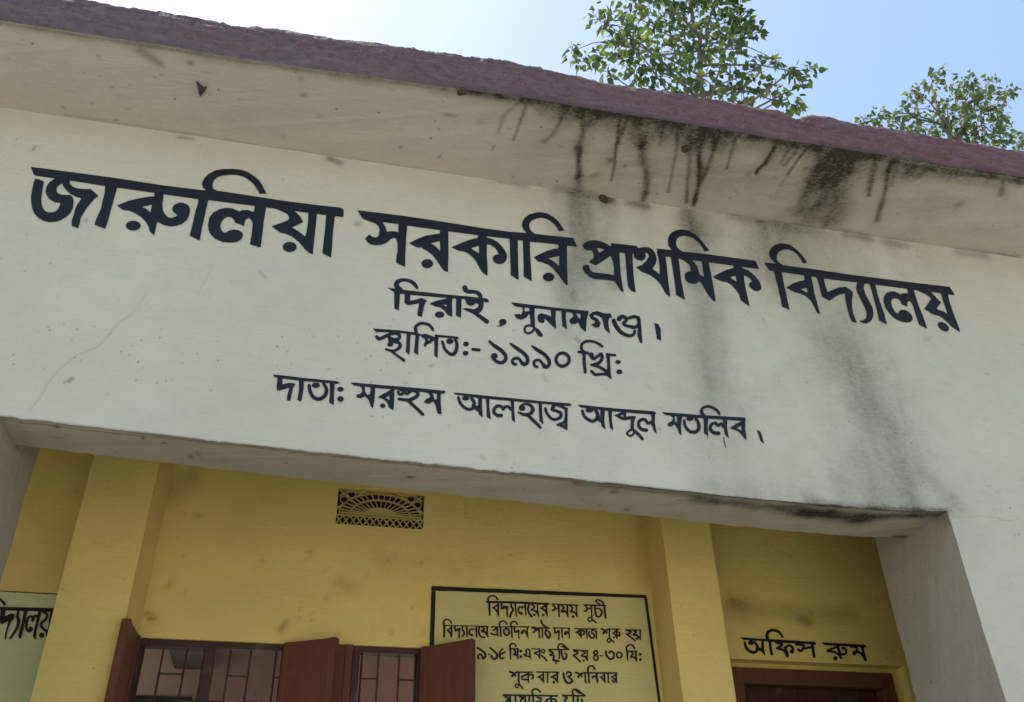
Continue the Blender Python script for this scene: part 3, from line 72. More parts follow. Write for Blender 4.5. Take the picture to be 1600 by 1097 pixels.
'd4':'4394,14071 8,2 27,0 656,-4 740,21 37,-27 5,-6 -2,-5 -24,-17 -4,-7 -26,-167 13,-208 1,-13 -1,-4 -2,-1 -5,3 -47,61 -2,9 -3,60 -3,3 -14,5 -5,7 -4,11 -3,30 -1,3 -4,-1 -23,-20 -13,-7 -12,-5 -13,2 -8,4 -6,7 -12,29 -26,28 -10,7 -12,-1 -19,-7 -23,-14 -11,-9 -7,-11 -7,-22 -2,-18 1,-16 5,-12 10,-16 12,-13 16,-11 17,-2 40,4 16,-1 11,-2 6,-5 6,-11 2,-15 -6,-17 -5,-7 -6,-6 -7,-5 -11,-4 -47,-2 -28,2 -14,4 -11,5 -21,16 -20,23 -14,24 -6,17 -3,12 -1,13 -1,15 2,21 6,24 9,25 12,19 14,18 14,11 15,11 18,10 23,11 23,6 11,1 20,-3 15,-9 17,-17 22,-29 8,-16 3,-2 4,2 21,18 13,8 22,7 2,4 0,9 0,95 -1,11 -4,3 -454,-9 -8,-1 -4,-5 -15,-80 0,-3 3,-2 70,25 112,12 4,0 3,-2 -2,-7 -43,-102 -22,-123 -2,-17 4,-10 0,-11 15,-3 5,-2 65,-58 29,-31 46,-64 3,-8 1,-6 -1,-12 -4,-8 -6,-8 -7,-6 -10,-4 -8,-1 -8,2 -7,5 -48,66 -24,26 -18,17 -12,8 -4,-3 -5,-10 -10,-15 -20,-20 -14,-11 -14,-8 -18,-8 -20,-2 -22,6 -23,15 -12,13 -6,14 -1,7 1,10 6,16 11,18 15,17 16,15 24,18 28,17 6,5 -2,3 -11,3 -1,4 23,130 1,9 -2,6 -15,27 -3,3 -2,0 -94,-33 -4,-1 -8,2 -63,17 -104,58 -6,3 -2,3 2,3 3,2 126,68 9,6 0,1 -1,2 -11,1 -108,-3 -46,1 -7,-1 -3,-3 -19,-172 11,-199 0,-12 -2,-2 -1,0 -8,6 -45,42 -4,7 -4,159 -1,172 -2,3 -5,1 -48,1 -4,-1 -2,-2 -5,-21 -2,-29 -2,-10 -15,-130 7,-188 -1,-6 -3,-1 -4,3 -60,55 -2,7 -12,73 -3,3 -11,1 -8,4 -19,23 -3,1 -3,-2 -17,-15 -16,-12 -21,-13 -16,-8 -23,-7 -21,-2 -15,2 -26,7 -17,8 -25,14 -18,12 -18,16 -25,26 -9,13 -8,15 -6,14 -7,25 -11,59 0,8 3,11 7,12 10,7 6,2 6,0 11,-4 6,-8 17,-65 4,-15 7,-14 6,-10 17,-18 17,-14 19,-14 17,-9 24,-11 13,-4 10,-1 10,3 13,7 13,9 18,16 9,11 1,5 -3,11 0,8 3,8 6,12 1,6 -6,34 -5,18 -22,45 -2,8 0,11 -1,3 -6,1 -4,-2 0,-3 4,-11 -2,-16 -10,-16 -14,-13 -19,-9 -17,-6 -26,-2 -16,1 -14,4 -12,8 -8,8 -4,9 -1,10 3,12 7,11 13,13 0,3 -4,1 -110,10 -42,43 -3,4|4754,14008 -3,-2 1,-3 11,-19 6,-14 9,-37 5,-25 2,-26 -2,-26 3,-6 4,-2 2,3 1,6 11,147 -2,2 -2,1|5222,13951 -42,-12 -5,-2 -1,-3 5,-6 35,-23 6,-4 4,-1 3,5 3,12 0,27 -1,4 -2,3|5371,13655 -42,-26 -24,-18 -11,-12 -7,-11 -2,-5 2,-4 6,-7 9,-6 11,-5 8,-1 8,1 10,5 20,15 13,15 3,7 3,12 1,11 -4,15 1,13 -1,2',
'd5':'6893,14337 18,2 18,1 24,-3 23,-4 17,-5 33,-11 35,-20 12,-10 21,-20 15,-20 8,-12 4,-12 3,-16 3,-30 -1,-8 -6,-11 -10,-9 -10,-3 -11,1 -7,9 -10,27 -12,20 -26,28 -19,16 -17,10 -19,9 -34,12 -29,6 -21,-1 -17,-3 -22,-8 -15,-7 -15,-9 -9,-6 -9,-10 -9,-13 -6,-11 -3,-10 -2,-10 1,-12 5,-10 29,-52 4,-4 11,-1 48,2 706,32 14,0 2,-2 11,-41 -1,-3 -6,-7 -4,-12 -37,-175 -9,-221 -2,-12 -3,0 -4,3 -62,73 -58,83 -6,6 -159,47 -3,3 1,3 5,5 132,98 121,65 3,3 2,3 -1,2 -2,1 -274,-9 -6,-1 -4,-2 -2,-5 -5,-33 -3,-11 -8,-44 -3,-12 -10,-54 1,-212 -1,-6 -3,-2 -6,5 -52,61 -1,4 -2,120 -3,3 -13,2 -8,6 -6,12 -14,33 -4,5 -2,-1 -4,-2 -24,-21 -14,-9 -15,-6 -10,-1 -12,3 -9,6 -9,10 -15,25 -5,1 -11,-2 -18,-8 -15,-11 -11,-17 -12,-26 -3,-22 4,-13 13,-21 19,-15 9,-4 9,-1 20,1 50,4 14,-2 10,-7 5,-9 2,-7 -1,-7 -2,-13 -5,-9 -5,-7 -10,-10 -7,-4 -9,-4 -13,-1 -62,-2 -27,4 -17,6 -24,17 -15,17 -13,21 -6,14 -4,14 -2,16 1,19 8,27 7,19 9,20 15,24 11,13 15,14 14,11 27,15 23,8 21,4 18,-1 15,-8 9,-9 11,-23 2,-2 5,1 29,25 14,8 7,3 14,1 7,-1 9,-4 14,-10 2,2 1,7 3,60 -2,6 -4,1 -260,-9 -17,-2 -3,-3 -4,-12 -38,-169 -1,-10 -8,-157 -2,-5 -6,-1 -3,-4 -2,-62 -1,-4 -4,-3 -3,0 -2,5 2,70 -2,6 -4,4 -49,27 -3,3 -1,4 27,182 8,106 1,16 -2,3 -9,1 -105,-4 -6,-1 -2,-2 0,-3 2,-4 20,-27 8,-14 5,-14 6,-23 4,-34 1,-26 -2,-33 -5,-20 -5,-19 -10,-21 -13,-22 -17,-22 -20,-21 -18,-13 -19,-11 -20,-8 -16,-3 -28,-3 -27,2 -18,4 -25,9 -15,10 -13,11 -14,15 -13,19 -15,26 -12,28 -6,23 -4,36 1,75 2,9 4,8 7,7 6,4 8,2 9,0 6,-3 5,-5 2,-5 2,-9 2,-72 3,-23 9,-21 9,-18 15,-22 15,-16 13,-11 8,-5 22,-6 16,-2 17,0 25,6 10,5 9,7 10,10 10,13 8,12 6,11 4,11 3,14 2,34 0,19 -3,26 -3,15 -5,10 -26,47 0,12 1,7 3,10 -2,3 -16,0 -4,-1 -3,-2 0,-3 4,-12 0,-10 -7,-14 -11,-13 -12,-9 -15,-7 -15,-5 -19,-4 -22,1 -16,5 -13,7 -8,10 -3,11 2,11 7,14 13,13 1,3 -2,1 -92,-2 -5,-2 -4,-8 -45,-191 -12,-174 -1,-6 -2,-4 -4,1 -7,7 -26,23 -4,6 -14,88 -48,83 -3,1 -4,-2 -69,-52 -6,-3 -9,2 -47,16 -1,4 1,4 16,45 6,5 67,41 7,5 29,60 2,8 -4,5 -46,35 -101,10 -41,38 -4,6 1,3 11,2 172,6 487,13 77,4 3,2 0,3 -9,25 -4,17 -1,18 1,10 7,22 7,17 17,28 10,13 19,19 13,10 17,11 24,12 16,6 27,8|6216,14030 -4,-2 -1,-4 -3,-106 2,-3 3,-1 23,-6 5,0 2,3 1,5 14,111 -1,3 -5,1|7496,13967 -85,-54 -4,-3 -1,-3 4,-4 75,-35 6,-1 3,2 1,3 5,83 0,11 -1,1|7114,13700 6,0 2,-6 -2,-22 -4,-25 -1,-29 0,-14 4,-45 11,-68 -1,-7 -3,-3 -3,-2 -6,2 -2,6 -11,68 -4,40 0,36 6,57 3,8',
'd6':'7804,13917 2,1 3,0 15,-8 38,-19 4,-3 1,-3 19,-103 7,-139 0,-7 -2,-3 -3,1 -5,5 -48,56 -4,7 -10,101 -17,105',
'n1':'3908,12334 22,1 17,0 22,-4 21,-6 23,-11 10,-9 12,-18 18,-37 -1,-9 -4,-7 -7,-5 -7,-2 -8,1 -9,9 -18,39 -5,6 -6,6 -18,9 -24,7 -17,1 -17,-3 -22,-7 -12,-9 -6,-6 -13,-19 -8,-18 0,-10 7,-23 2,-2 3,-1 16,-1 121,7 12,-1 214,10 11,-1 60,3 11,-1 48,3 10,-1 87,3 11,-1 112,3 9,-1 64,2 9,-1 62,1 11,0 25,1 10,-1 128,2 11,-1 23,1 11,-1 24,2 10,-1 24,1 11,-1 23,1 11,-1 99,2 13,-2 7,-4 6,-10 0,-9 -4,-9 -6,-7 -7,-4 -8,-2 -19,0 -3,-2 -1,-3 -1,-34 1,-11 -2,-72 4,-127 -1,-11 -2,-1 -3,3 -25,41 -32,73 -104,64 0,3 2,2 95,68 3,3 -2,3 -29,-1 -9,1 -27,-1 -9,1 -25,-1 -9,1 -22,-2 -5,-2 -1,-11 4,-128 5,-50 8,-14 1,-5 -1,-9 -4,-9 3,-42 -1,-6 -1,-1 -27,32 -4,8 -5,19 -4,6 -26,35 -15,14 -11,7 -14,5 -60,11 -5,2 -4,5 -2,5 0,9 2,6 4,6 47,44 8,10 1,3 -3,4 -32,14 -9,7 -4,10 4,11 -1,3 -25,0 -3,-1 0,-12 -23,-64 -2,-11 -1,-24 6,-36 10,-30 17,-24 37,-39 8,-13 0,-13 -5,-10 -10,-7 -11,-2 -7,1 -8,5 -45,55 -10,16 -7,13 -5,14 -6,22 -6,33 -1,16 0,21 7,27 23,58 0,3 -1,2 -39,0 -3,-1 -2,-3 -3,-142 1,-9 -1,-73 1,-10 0,-23 -3,-3 -18,13 -6,7 -2,9 -4,136 -1,12 -3,3 -19,7 -4,0 -4,-4 -19,-28 -5,-4 -4,-2 -8,0 -6,3 -3,3 -10,18 -10,5 -7,2 -3,-2 -7,-16 -7,-24 -3,-19 2,-13 6,-15 4,-7 3,-1 16,8 12,1 11,-2 9,-7 8,-13 6,-7 2,-6 -2,-12 -4,-7 -7,-5 -7,-2 -26,-3 -8,2 -18,9 -8,5 -13,14 -9,14 -7,16 -4,16 1,27 5,25 9,28 6,10 6,8 7,6 10,5 18,1 20,-5 15,-9 16,14 10,6 12,1 14,-3 3,0 1,14 -3,29 -3,2 -18,0 -109,-2 -11,1 -29,-2 -5,-1 -2,-5 1,-16 -1,-32 1,-9 0,-31 1,-9 0,-21 14,-164 -1,-4 -3,-1 -29,28 -4,9 -6,120 -15,131 -2,3 -8,2 -25,-1 -4,-1 -2,-4 -1,-10 -8,-25 0,-11 5,-10 23,-31 10,-17 4,-15 0,-18 -4,-11 -6,-13 -24,-31 -7,-14 -11,-29 -18,-58 -4,-7 -5,-3 -8,-3 -9,0 -8,3 -5,7 -2,5 0,11 16,50 16,43 12,19 22,30 3,9 -7,16 -23,32 -9,20 -3,12 0,15 5,25 1,10 -4,2 -33,-1 -10,0 -68,-3 -12,1 -39,-2 -12,-2 -2,-1 8,-3 2,-3 1,-58 2,-3 12,4 56,24 6,1 32,-14 16,-8 3,-3 0,-8 -15,-79 1,-9 0,-36 1,-9 -1,-35 2,-10 -1,-32 -2,-4 -7,0 -19,5 -4,4 -1,10 -1,53 -1,7 0,21 -4,79 -1,2 -5,-1 -85,-33 -3,-1 -3,2 -11,9 -2,5 -6,120 -4,3 -19,1 -7,-1 -2,-5 0,-24 1,-12 -1,-73 1,-9 0,-18 -1,-12 -1,-38 -1,-11 -1,-37 -2,-9 -1,-36 -3,-2 -3,1 -18,5 -3,2 -2,6 -11,58 -3,10 -41,53 -49,42 -7,7 -1,3 5,5 103,73 3,3 0,5 -2,9 -4,2 -141,-6 -5,-1 -3,-2 8,-266 -1,-3 -2,-1 -29,6 -3,1 -2,3 -2,24 0,16 -7,100 -1,98 -1,19 -4,3 -14,1 -18,-1 -6,2 -6,4 -3,3 -3,9 -1,6 4,9 8,8 6,4 12,1 3,3 -6,27 2,15 6,17 6,11 12,17 16,17 15,11 22,8|4806,12185 -2,-2 1,-1 29,-14 9,-7 8,-11 2,-10 -1,-8 -6,-14 -8,-9 -28,-28 -1,-3 3,-2 21,-3 16,-3 10,-4 20,-12 2,2 1,4 4,123 -4,2 -6,1 -25,-1 -9,1|4022,12104 -44,-28 -2,-3 1,-3 7,-7 37,-28 6,-3 2,3 0,4 -1,62 -2,4|5068,12145 -35,-25 -6,-6 1,-3 8,-4 41,-20 5,-1 1,2 0,3 -8,48 -2,6 -1,1|4825,11985 10,1 11,-4 7,-6 5,-11 -1,-12 -3,-9 -8,-8 -12,-6 -12,0 -12,5 -6,8 -3,10 0,8 5,11 8,8|5018,11995 8,0 11,-3 11,-9 3,-10 -1,-10 -5,-11 -7,-7 -12,-5 -11,-1 -11,5 -6,5 -5,12 1,11 6,11 9,8',
'n2':'5204,12227 8,1 10,-1 61,2 9,-1 62,1 9,-1 26,2 9,-1 25,1 8,-1 26,1 7,-1 26,1 8,-1 25,2 8,-1 25,1 8,-1 26,1 8,-1 25,1 8,-1 25,1 8,-1 24,2 10,-1 23,1 10,-1 24,1 9,-1 24,1 34,0 1,-5 -4,-17 -2,-5 -7,-2 -19,0 -3,-2 -1,-4 -8,-122 4,-87 3,-9 -1,-32 -4,0 -10,12 -11,4 -6,6 -34,54 -6,8 -10,10 -7,3 -15,4 -16,1 -25,-1 -16,1 -9,3 -6,5 -3,10 2,9 6,8 9,5 3,3 26,41 3,8 1,8 -2,5 -10,10 -31,23 -7,12 -3,2 -14,1 -4,-2 -1,-4 -5,-97 1,-12 -2,-23 1,-71 1,-12 6,-22 -7,-14 -11,-1 -8,4 -36,76 -9,15 -8,7 -12,4 -14,1 -17,-14 -13,-5 -15,0 -14,5 -9,9 -5,10 -1,13 2,11 4,7 6,8 20,14 18,28 2,5 0,5 -6,8 -35,25 -7,7 -3,12 -3,3 -4,0 -4,0 -2,-5 -7,-128 1,-12 -1,-26 1,-9 -1,-82 -1,-5 -2,-1 -3,1 -23,17 -6,7 -2,128 -1,14 -2,4 -15,5 -8,-1 -11,-4 -17,-10 -11,-16 -8,-8 -17,-8 -23,-9 -8,-1 -5,1 -6,3 -4,5 -2,6 0,8 1,4 4,5 8,7 25,9 6,6 6,11 3,12 2,11 -2,6 -3,5 -27,24 -9,11 -2,10 2,7 4,6 0,3 -25,9 -4,3|5274,12202 -2,-2 1,-3 16,-14 12,-17 4,-12 2,-18 3,-1 17,5 19,0 4,2 -2,56 -2,4 -55,1|5466,12201 -2,-2 1,-2 14,-9 15,-15 7,-15 0,-12 -2,-10 -5,-12 -14,-23 0,-4 4,-2 11,0 20,-2 11,-3 13,-6 2,1 2,4 -1,11 5,99 -3,2 -5,1 -48,-1 -9,1|5666,12201 0,-4 21,-19 6,-12 3,-9 -1,-15 -4,-11 -7,-14 -12,-21 -2,-5 3,-2 13,1 11,-2 17,-4 15,-8 15,-14 3,-1 2,18 -1,53 2,57 -2,11 -3,2 -16,1 -25,-1 -10,1|5672,11992 14,1 10,-3 9,-9 4,-9 -1,-13 -4,-10 -7,-8 -13,-6 -14,-2 -8,3 -8,5 -6,12 0,15 4,9 7,8',
'n3':'6260,12376 20,2 21,-2 24,-8 22,-10 15,-11 18,-21 9,-18 16,-47 12,-6 20,0 3,-1 2,-2 5,-19 0,-4 -3,-3 -20,-2 -2,-3 -1,-8 1,-107 7,-124 -2,-25 -2,-4 -6,-5 -4,-1 -5,2 -13,14 -7,23 -7,52 -6,68 -1,49 2,47 0,18 -2,3 -36,-1 -9,1 -69,-3 -13,1 -41,-3 -4,-2 0,-28 2,-3 61,2 16,-2 15,-6 19,-11 17,-17 8,-13 8,-22 1,-16 -4,-25 -11,-33 -13,-25 -9,-12 -8,-8 -8,-7 -14,-9 -12,-7 -12,-4 -18,-4 -22,4 -14,7 -14,12 -7,8 -7,14 -4,10 -5,20 -5,44 -3,70 2,20 -1,11 1,22 3,9 -4,2 -24,0 -11,-1 -2,-2 -1,-4 -10,-138 2,-100 -1,-5 -2,-1 -6,0 -1,-2 9,-18 3,-18 2,-3 27,-11 16,-10 38,-33 4,-7 -2,-11 -8,-8 -10,-3 -9,3 -22,21 -20,16 -17,9 -8,2 -4,0 -17,-14 -15,-7 -12,-4 -20,-1 -14,3 -12,5 -10,7 -7,9 -7,18 1,19 6,14 10,15 6,6 10,7 13,6 20,5 22,-3 4,3 3,109 0,46 -3,3 -14,6 -10,-1 -20,-11 -28,-21 -14,-18 -14,-9 -16,-6 -24,-4 -5,0 -6,3 -5,4 -3,6 0,6 3,7 8,8 26,9 9,6 13,21 4,10 1,10 -5,8 -23,23 -6,8 -1,6 2,13 -2,3 -45,17 -4,3 1,2 8,1 41,-1 26,1 8,-1 26,2 8,-1 25,1 8,-1 26,1 8,-1 26,1 8,-1 27,2 9,-1 28,1 9,-1 78,1 2,2 -4,5 -57,40 -17,16 -4,7 -2,7 1,10 2,6 5,7 8,7 10,5 13,5|6267,12339 -29,-7 -3,-4 3,-4 32,-21 44,-26 6,-10 -1,-9 1,-3 25,-1 14,1 3,2 1,3 -4,12 -11,28 -5,7 -12,12 -17,11 -16,6 -21,4|6002,12220 -2,-2 0,-2 17,-19 5,-8 5,-20 2,-1 3,0 23,11 11,2 16,-2 4,2 1,5 0,27 -1,4 -3,2 -67,2|6207,12154 -3,-5 3,-52 3,-38 5,-24 8,-14 13,-11 4,-2 7,-1 13,5 8,5 13,10 7,9 9,16 11,33 1,20 -1,8 -6,12 -9,11 -12,10 -10,5 -8,2 -21,2 -26,0|6048,11953 -8,-4 -10,-8 -6,-11 0,-14 5,-10 8,-6 11,-3 11,1 11,5 9,7 6,17 0,7 -5,11 -8,6 -9,3',
'o1':'2949,11786 20,1 26,-3 23,-8 17,-10 11,-9 11,-13 16,-35 2,-10 -3,-7 -5,-5 -9,-3 -8,1 -5,4 -4,5 -15,34 -5,7 -12,10 -15,8 -14,4 -21,-1 -9,-2 -13,-8 -10,-11 -10,-14 -5,-12 1,-9 14,-27 3,-13 1,-1 8,-2 113,4 11,-1 50,2 10,-1 51,3 10,-1 51,2 10,-1 165,7 12,-1 78,3 12,0 77,3 11,-1 79,4 11,-1 79,4 9,-1 26,0 51,-13 2,-2 -1,-1 -24,-12 -3,-4 -1,-106 1,-12 0,-27 2,-19 8,-17 -2,-8 -5,-9 -1,-11 -2,-1 -2,1 -15,15 -15,18 -22,34 -19,22 -8,6 -9,3 -47,3 -9,3 -4,4 -3,6 -2,11 1,7 2,5 13,10 34,20 4,5 -8,5 -17,8 -14,8 -5,7 -1,12 -5,2 -12,-1 -3,-2 -9,-62 -1,-25 2,-17 4,-22 6,-17 8,-16 8,-11 37,-34 10,13 9,6 15,1 10,-6 6,-7 2,-11 -4,-12 -7,-8 -10,-5 -11,0 -9,4 -10,11 -7,-9 -6,-4 -8,-1 -7,1 -36,28 -17,21 -10,18 -6,17 -5,21 -3,23 0,28 10,70 0,6 -3,2 -15,0 -3,-1 -1,-3 -1,-218 -1,-1 -3,0 -21,7 -5,3 -1,3 -1,119 -17,9 -21,14 -6,3 -4,-1 -14,-13 -8,-4 -12,0 -17,6 -4,0 -5,-6 -8,-16 -5,-19 2,-13 3,-12 8,-11 2,-2 5,-1 16,5 9,0 7,-3 10,-7 4,-6 2,-8 -4,-9 -12,-12 -8,-4 -6,-1 -9,2 -9,6 -15,3 -11,5 -9,9 -7,11 -8,19 -3,14 0,21 3,11 7,21 9,15 9,12 9,7 8,3 12,0 20,-8 3,2 15,12 8,3 7,0 14,-4 27,-13 1,2 -1,30 -2,17 -8,3 -19,0 -9,1 -119,-4 -5,-1 -3,-2 0,-129 2,-11 0,-71 2,-9 -2,-3 -3,0 -24,5 -3,4 -1,19 -1,7 -1,52 -1,9 -1,32 -1,9 -4,70 -2,14 -3,3 -6,0 -31,-2 -17,-29 -4,-10 2,-7 3,-7 29,-44 7,-20 4,-19 0,-14 -4,-21 -8,-16 -17,-18 -23,-20 -7,-2 -6,1 -6,3 -3,4 -2,6 1,6 4,7 21,24 6,9 4,9 2,16 -2,14 -4,12 -27,50 -6,17 0,19 10,27 -3,1 -25,1 -92,-4 -5,-1 -1,-2 -1,-4 4,-51 2,-4 4,2 65,34 5,-1 15,-17 5,-7 -2,-13 -10,-60 1,-117 -1,-3 -3,-2 -24,12 -3,4 0,19 3,60 -6,60 -3,1 -3,0 -61,-23 -3,0 -3,1 -13,20 -2,12 -2,56 -3,21 -4,2 -22,-1 -5,-1 -2,-5 4,-125 -11,-106 -2,-7 -1,0 -4,4 -22,30 -19,52 -63,68 2,5 83,66 2,4 -4,11 -2,2 -4,1 -90,-4 -10,0 -6,0 -2,-5 2,-15 0,-29 2,-10 3,-55 -12,-111 -1,-2 -3,-1 -27,3 -2,3 0,4 -1,53 1,12 -3,146 -2,4 -6,2 -2,1 -7,17 2,3 16,1 2,3 -16,28 -3,19 2,12 5,12 11,16 14,16 11,9 7,5 15,6|3727,11653 -2,-2 1,-1 21,-11 11,-8 5,-7 2,-8 0,-9 -5,-9 -8,-9 -11,-8 0,-3 17,-4 9,-4 11,-7 10,-10 2,0 2,4 -1,11 -1,82 -3,2 -10,1|3042,11584 -32,-26 -2,-5 23,-26 14,-12 1,2 1,5 -1,56 -1,5',
'o2':'4133,11811 17,2 15,-2 15,-3 14,-7 14,-11 33,-38 4,-8 0,-9 -4,-5 -6,-6 -7,-3 -6,1 -10,6 -29,38 -12,10 -17,4 -17,-1 -16,-4 -10,-4 -10,-8 -7,-9 -4,-9 -1,-19 4,-27 0,-11 4,-4 171,10 35,4 1,4 -7,31 0,13 3,12 4,11 12,15 12,12 11,8 17,8 20,4 15,-1 15,-3 11,-3 13,-7 14,-14 25,-37 2,-5 -1,-9 -4,-6 -7,-5 -8,-2 -7,2 -6,5 -18,30 -7,10 -5,5 -12,6 -7,2 -12,1 -10,-2 -11,-6 -11,-11 -7,-9 -4,-8 0,-14 6,-30 3,-6 45,2 13,2 21,1 12,-1 81,4 11,-1 81,4 11,-1 75,3 8,-2 16,-12 1,-3 -3,-3 -15,-7 -17,-2 -3,-5 1,-12 -1,-53 1,-10 -1,-31 1,-22 4,-15 -2,-22 2,-28 0,-24 -2,-2 -3,2 -25,24 -2,5 -3,39 -36,47 -19,22 -8,2 -6,-3 0,-3 4,-8 2,-7 -1,-12 -7,-15 -6,-5 -9,-5 -14,-3 -9,1 -7,3 -9,8 -6,13 0,12 3,9 6,9 8,7 6,8 24,18 8,5 9,3 14,1 15,-6 17,-15 13,-16 3,-2 1,1 1,6 -1,10 1,64 -1,3 -5,2 -18,1 -37,-2 -9,1 -35,-2 -11,1 -35,-1 -11,1 -35,-2 -10,1 -31,-2 -5,0 -1,-2 5,-2 2,-4 1,-70 2,-4 7,2 40,32 4,0 32,-5 5,-4 0,-5 -10,-67 1,-13 -1,-27 1,-9 0,-26 1,-9 -1,-19 -2,-3 -21,5 -4,4 2,113 -4,2 -59,-7 -14,0 -5,3 -9,16 -3,17 -1,76 -1,3 -3,1 -17,0 -3,-2 -1,-3 -2,-117 7,-97 0,-7 -3,-3 -5,1 -21,12 -4,8 -7,102 1,31 -2,10 0,56 -1,3 -3,2 -82,-4 -10,-1 -2,-1 44,-16 9,-5 6,-6 6,-7 6,-12 4,-14 4,-21 2,-17 -2,-15 -4,-12 -6,-12 -9,-12 -11,-12 -14,-11 -16,-8 -13,-3 -11,0 -13,5 -9,5 -11,9 -18,21 -8,16 -5,14 -2,37 0,31 2,5 5,4 6,3 6,1 9,-3 6,-7 3,-28 0,-17 3,-19 3,-8 6,-8 13,-14 11,-7 6,-1 16,12 14,18 3,15 0,9 -4,26 -3,9 -3,4 -8,5 -6,2 -13,-10 -7,-2 -9,0 -7,2 -6,4 -8,10 -2,7 1,9 7,12 10,9 -1,2 -3,0 -76,-3 -4,-1 -2,-2 2,-107 1,-10 0,-28 1,-10 0,-28 1,-10 0,-9 -2,-4 -5,1 -22,12 -3,4 -8,95 -2,88 -1,3 -3,2 -21,-1 -3,-2 -1,-3 -1,-100 6,-82 -1,-14 -3,1 -9,6 -20,18 -5,11 -1,1 -57,-2 -21,1 -14,1 -10,3 -9,4 -11,9 -9,12 -3,7 0,4 3,8 5,5 5,2 9,0 4,-2 6,-5 10,-12 10,-3 15,0 58,1 6,1 2,3 -5,55 0,27 -2,7 -3,-1 -10,-11 -12,-13 -8,-5 -8,-3 -33,-6 -9,4 -5,7 0,6 1,5 7,8 8,3 22,3 7,4 11,11 6,9 3,6 -1,3 -9,4 -13,4 -17,1 -6,-2 -23,-17 -12,-2 -7,4 -4,6 -1,11 3,6 5,4 26,17 8,3 12,2 27,-4 16,-4 17,-7 7,2 26,2 24,3 2,4 -6,40 0,13 2,12 5,12 11,17 18,15 15,8 13,4',
'o3':'4971,11868 7,1 6,-1 4,-3 5,-5 3,-13 1,-27 4,-17 9,-12 22,-21 29,-22 33,-22 27,-11 24,-1 2,-2 2,-6 7,-9 0,-6 -2,-6 -5,-5 -6,-3 -5,0 -27,5 -11,1 -3,-4 -5,-18 3,-4 37,-16 16,-12 21,-25 7,-15 3,-10 1,-13 -2,-14 -6,-21 -9,-22 -8,-15 -8,-11 -9,-8 -8,-5 -14,-3 -7,1 -12,5 -11,9 -14,15 -16,23 -12,22 -5,13 -6,19 -1,18 5,28 18,57 -2,5 -37,-1 -3,-1 -2,-3 -2,-11 -1,-25 -5,-46 1,-16 -1,-29 1,-8 -1,-29 1,-8 -1,-21 -3,-4 -24,5 -4,2 -1,3 4,112 -1,40 1,24 -1,9 -2,3 -33,-1 -3,-2 -1,-3 -3,-86 9,-112 0,-3 -2,-2 -5,0 -24,8 -6,4 0,28 -1,9 1,29 -1,9 1,30 -1,15 -11,42 -2,1 -3,-1 -44,-37 -35,-26 -8,-2 -7,0 -7,4 -6,7 -1,10 4,9 8,7 20,13 15,13 2,5 -3,3 -44,23 -17,-4 -8,1 -5,3 -6,7 -1,9 4,9 9,8 37,11 17,1 16,-2 21,-6 27,-11 6,-1 5,1 5,4 3,1 133,7 6,0 2,2 -2,3 -29,23 -24,22 -11,15 -6,10 -4,12 -1,9 -2,45 4,10 5,4|5083,11624 -3,-3 -5,-20 0,-12 4,-16 8,-17 14,-22 13,-16 5,-2 6,9 9,22 4,15 -1,14 -9,17 -13,15 -14,9',
'o4':'5218,11717 22,2 11,-1 52,3 11,-1 116,4 10,-1 52,2 11,-1 53,3 9,-1 37,0 1,-4 -4,-15 -5,-6 -1,-4 -5,-45 -2,-9 -1,-24 -2,-7 3,-109 -1,-11 -2,-1 -3,1 -16,16 -2,8 -5,57 -11,12 -17,24 -1,1 -2,-1 0,-16 -3,-8 -5,-7 -10,-9 -12,-5 -14,0 -13,5 -9,9 -4,13 1,9 3,9 11,14 3,14 7,5 29,10 14,1 12,-3 9,-7 6,-6 3,1 1,8 -1,11 2,25 -1,17 -2,3 -53,-1 -56,-2 -5,-3 -3,-21 -2,-25 -5,-45 8,-110 -1,-6 -2,-2 -24,11 -4,3 -1,3 -4,98 0,76 -1,18 -5,2 -115,-3 -3,-2 -1,-4 4,-51 1,-9 2,-2 5,3 40,32 8,5 8,-1 26,-9 4,-4 -14,-87 -6,-108 -2,-3 -3,-1 -26,3 -2,4 1,9 3,40 2,9 2,38 2,11 1,37 -2,1 -3,-1 -68,-26 -3,-1 -3,2 -10,13 -2,6 -2,83 -2,8 -2,3 -9,0 -4,2 -6,18 0,3',
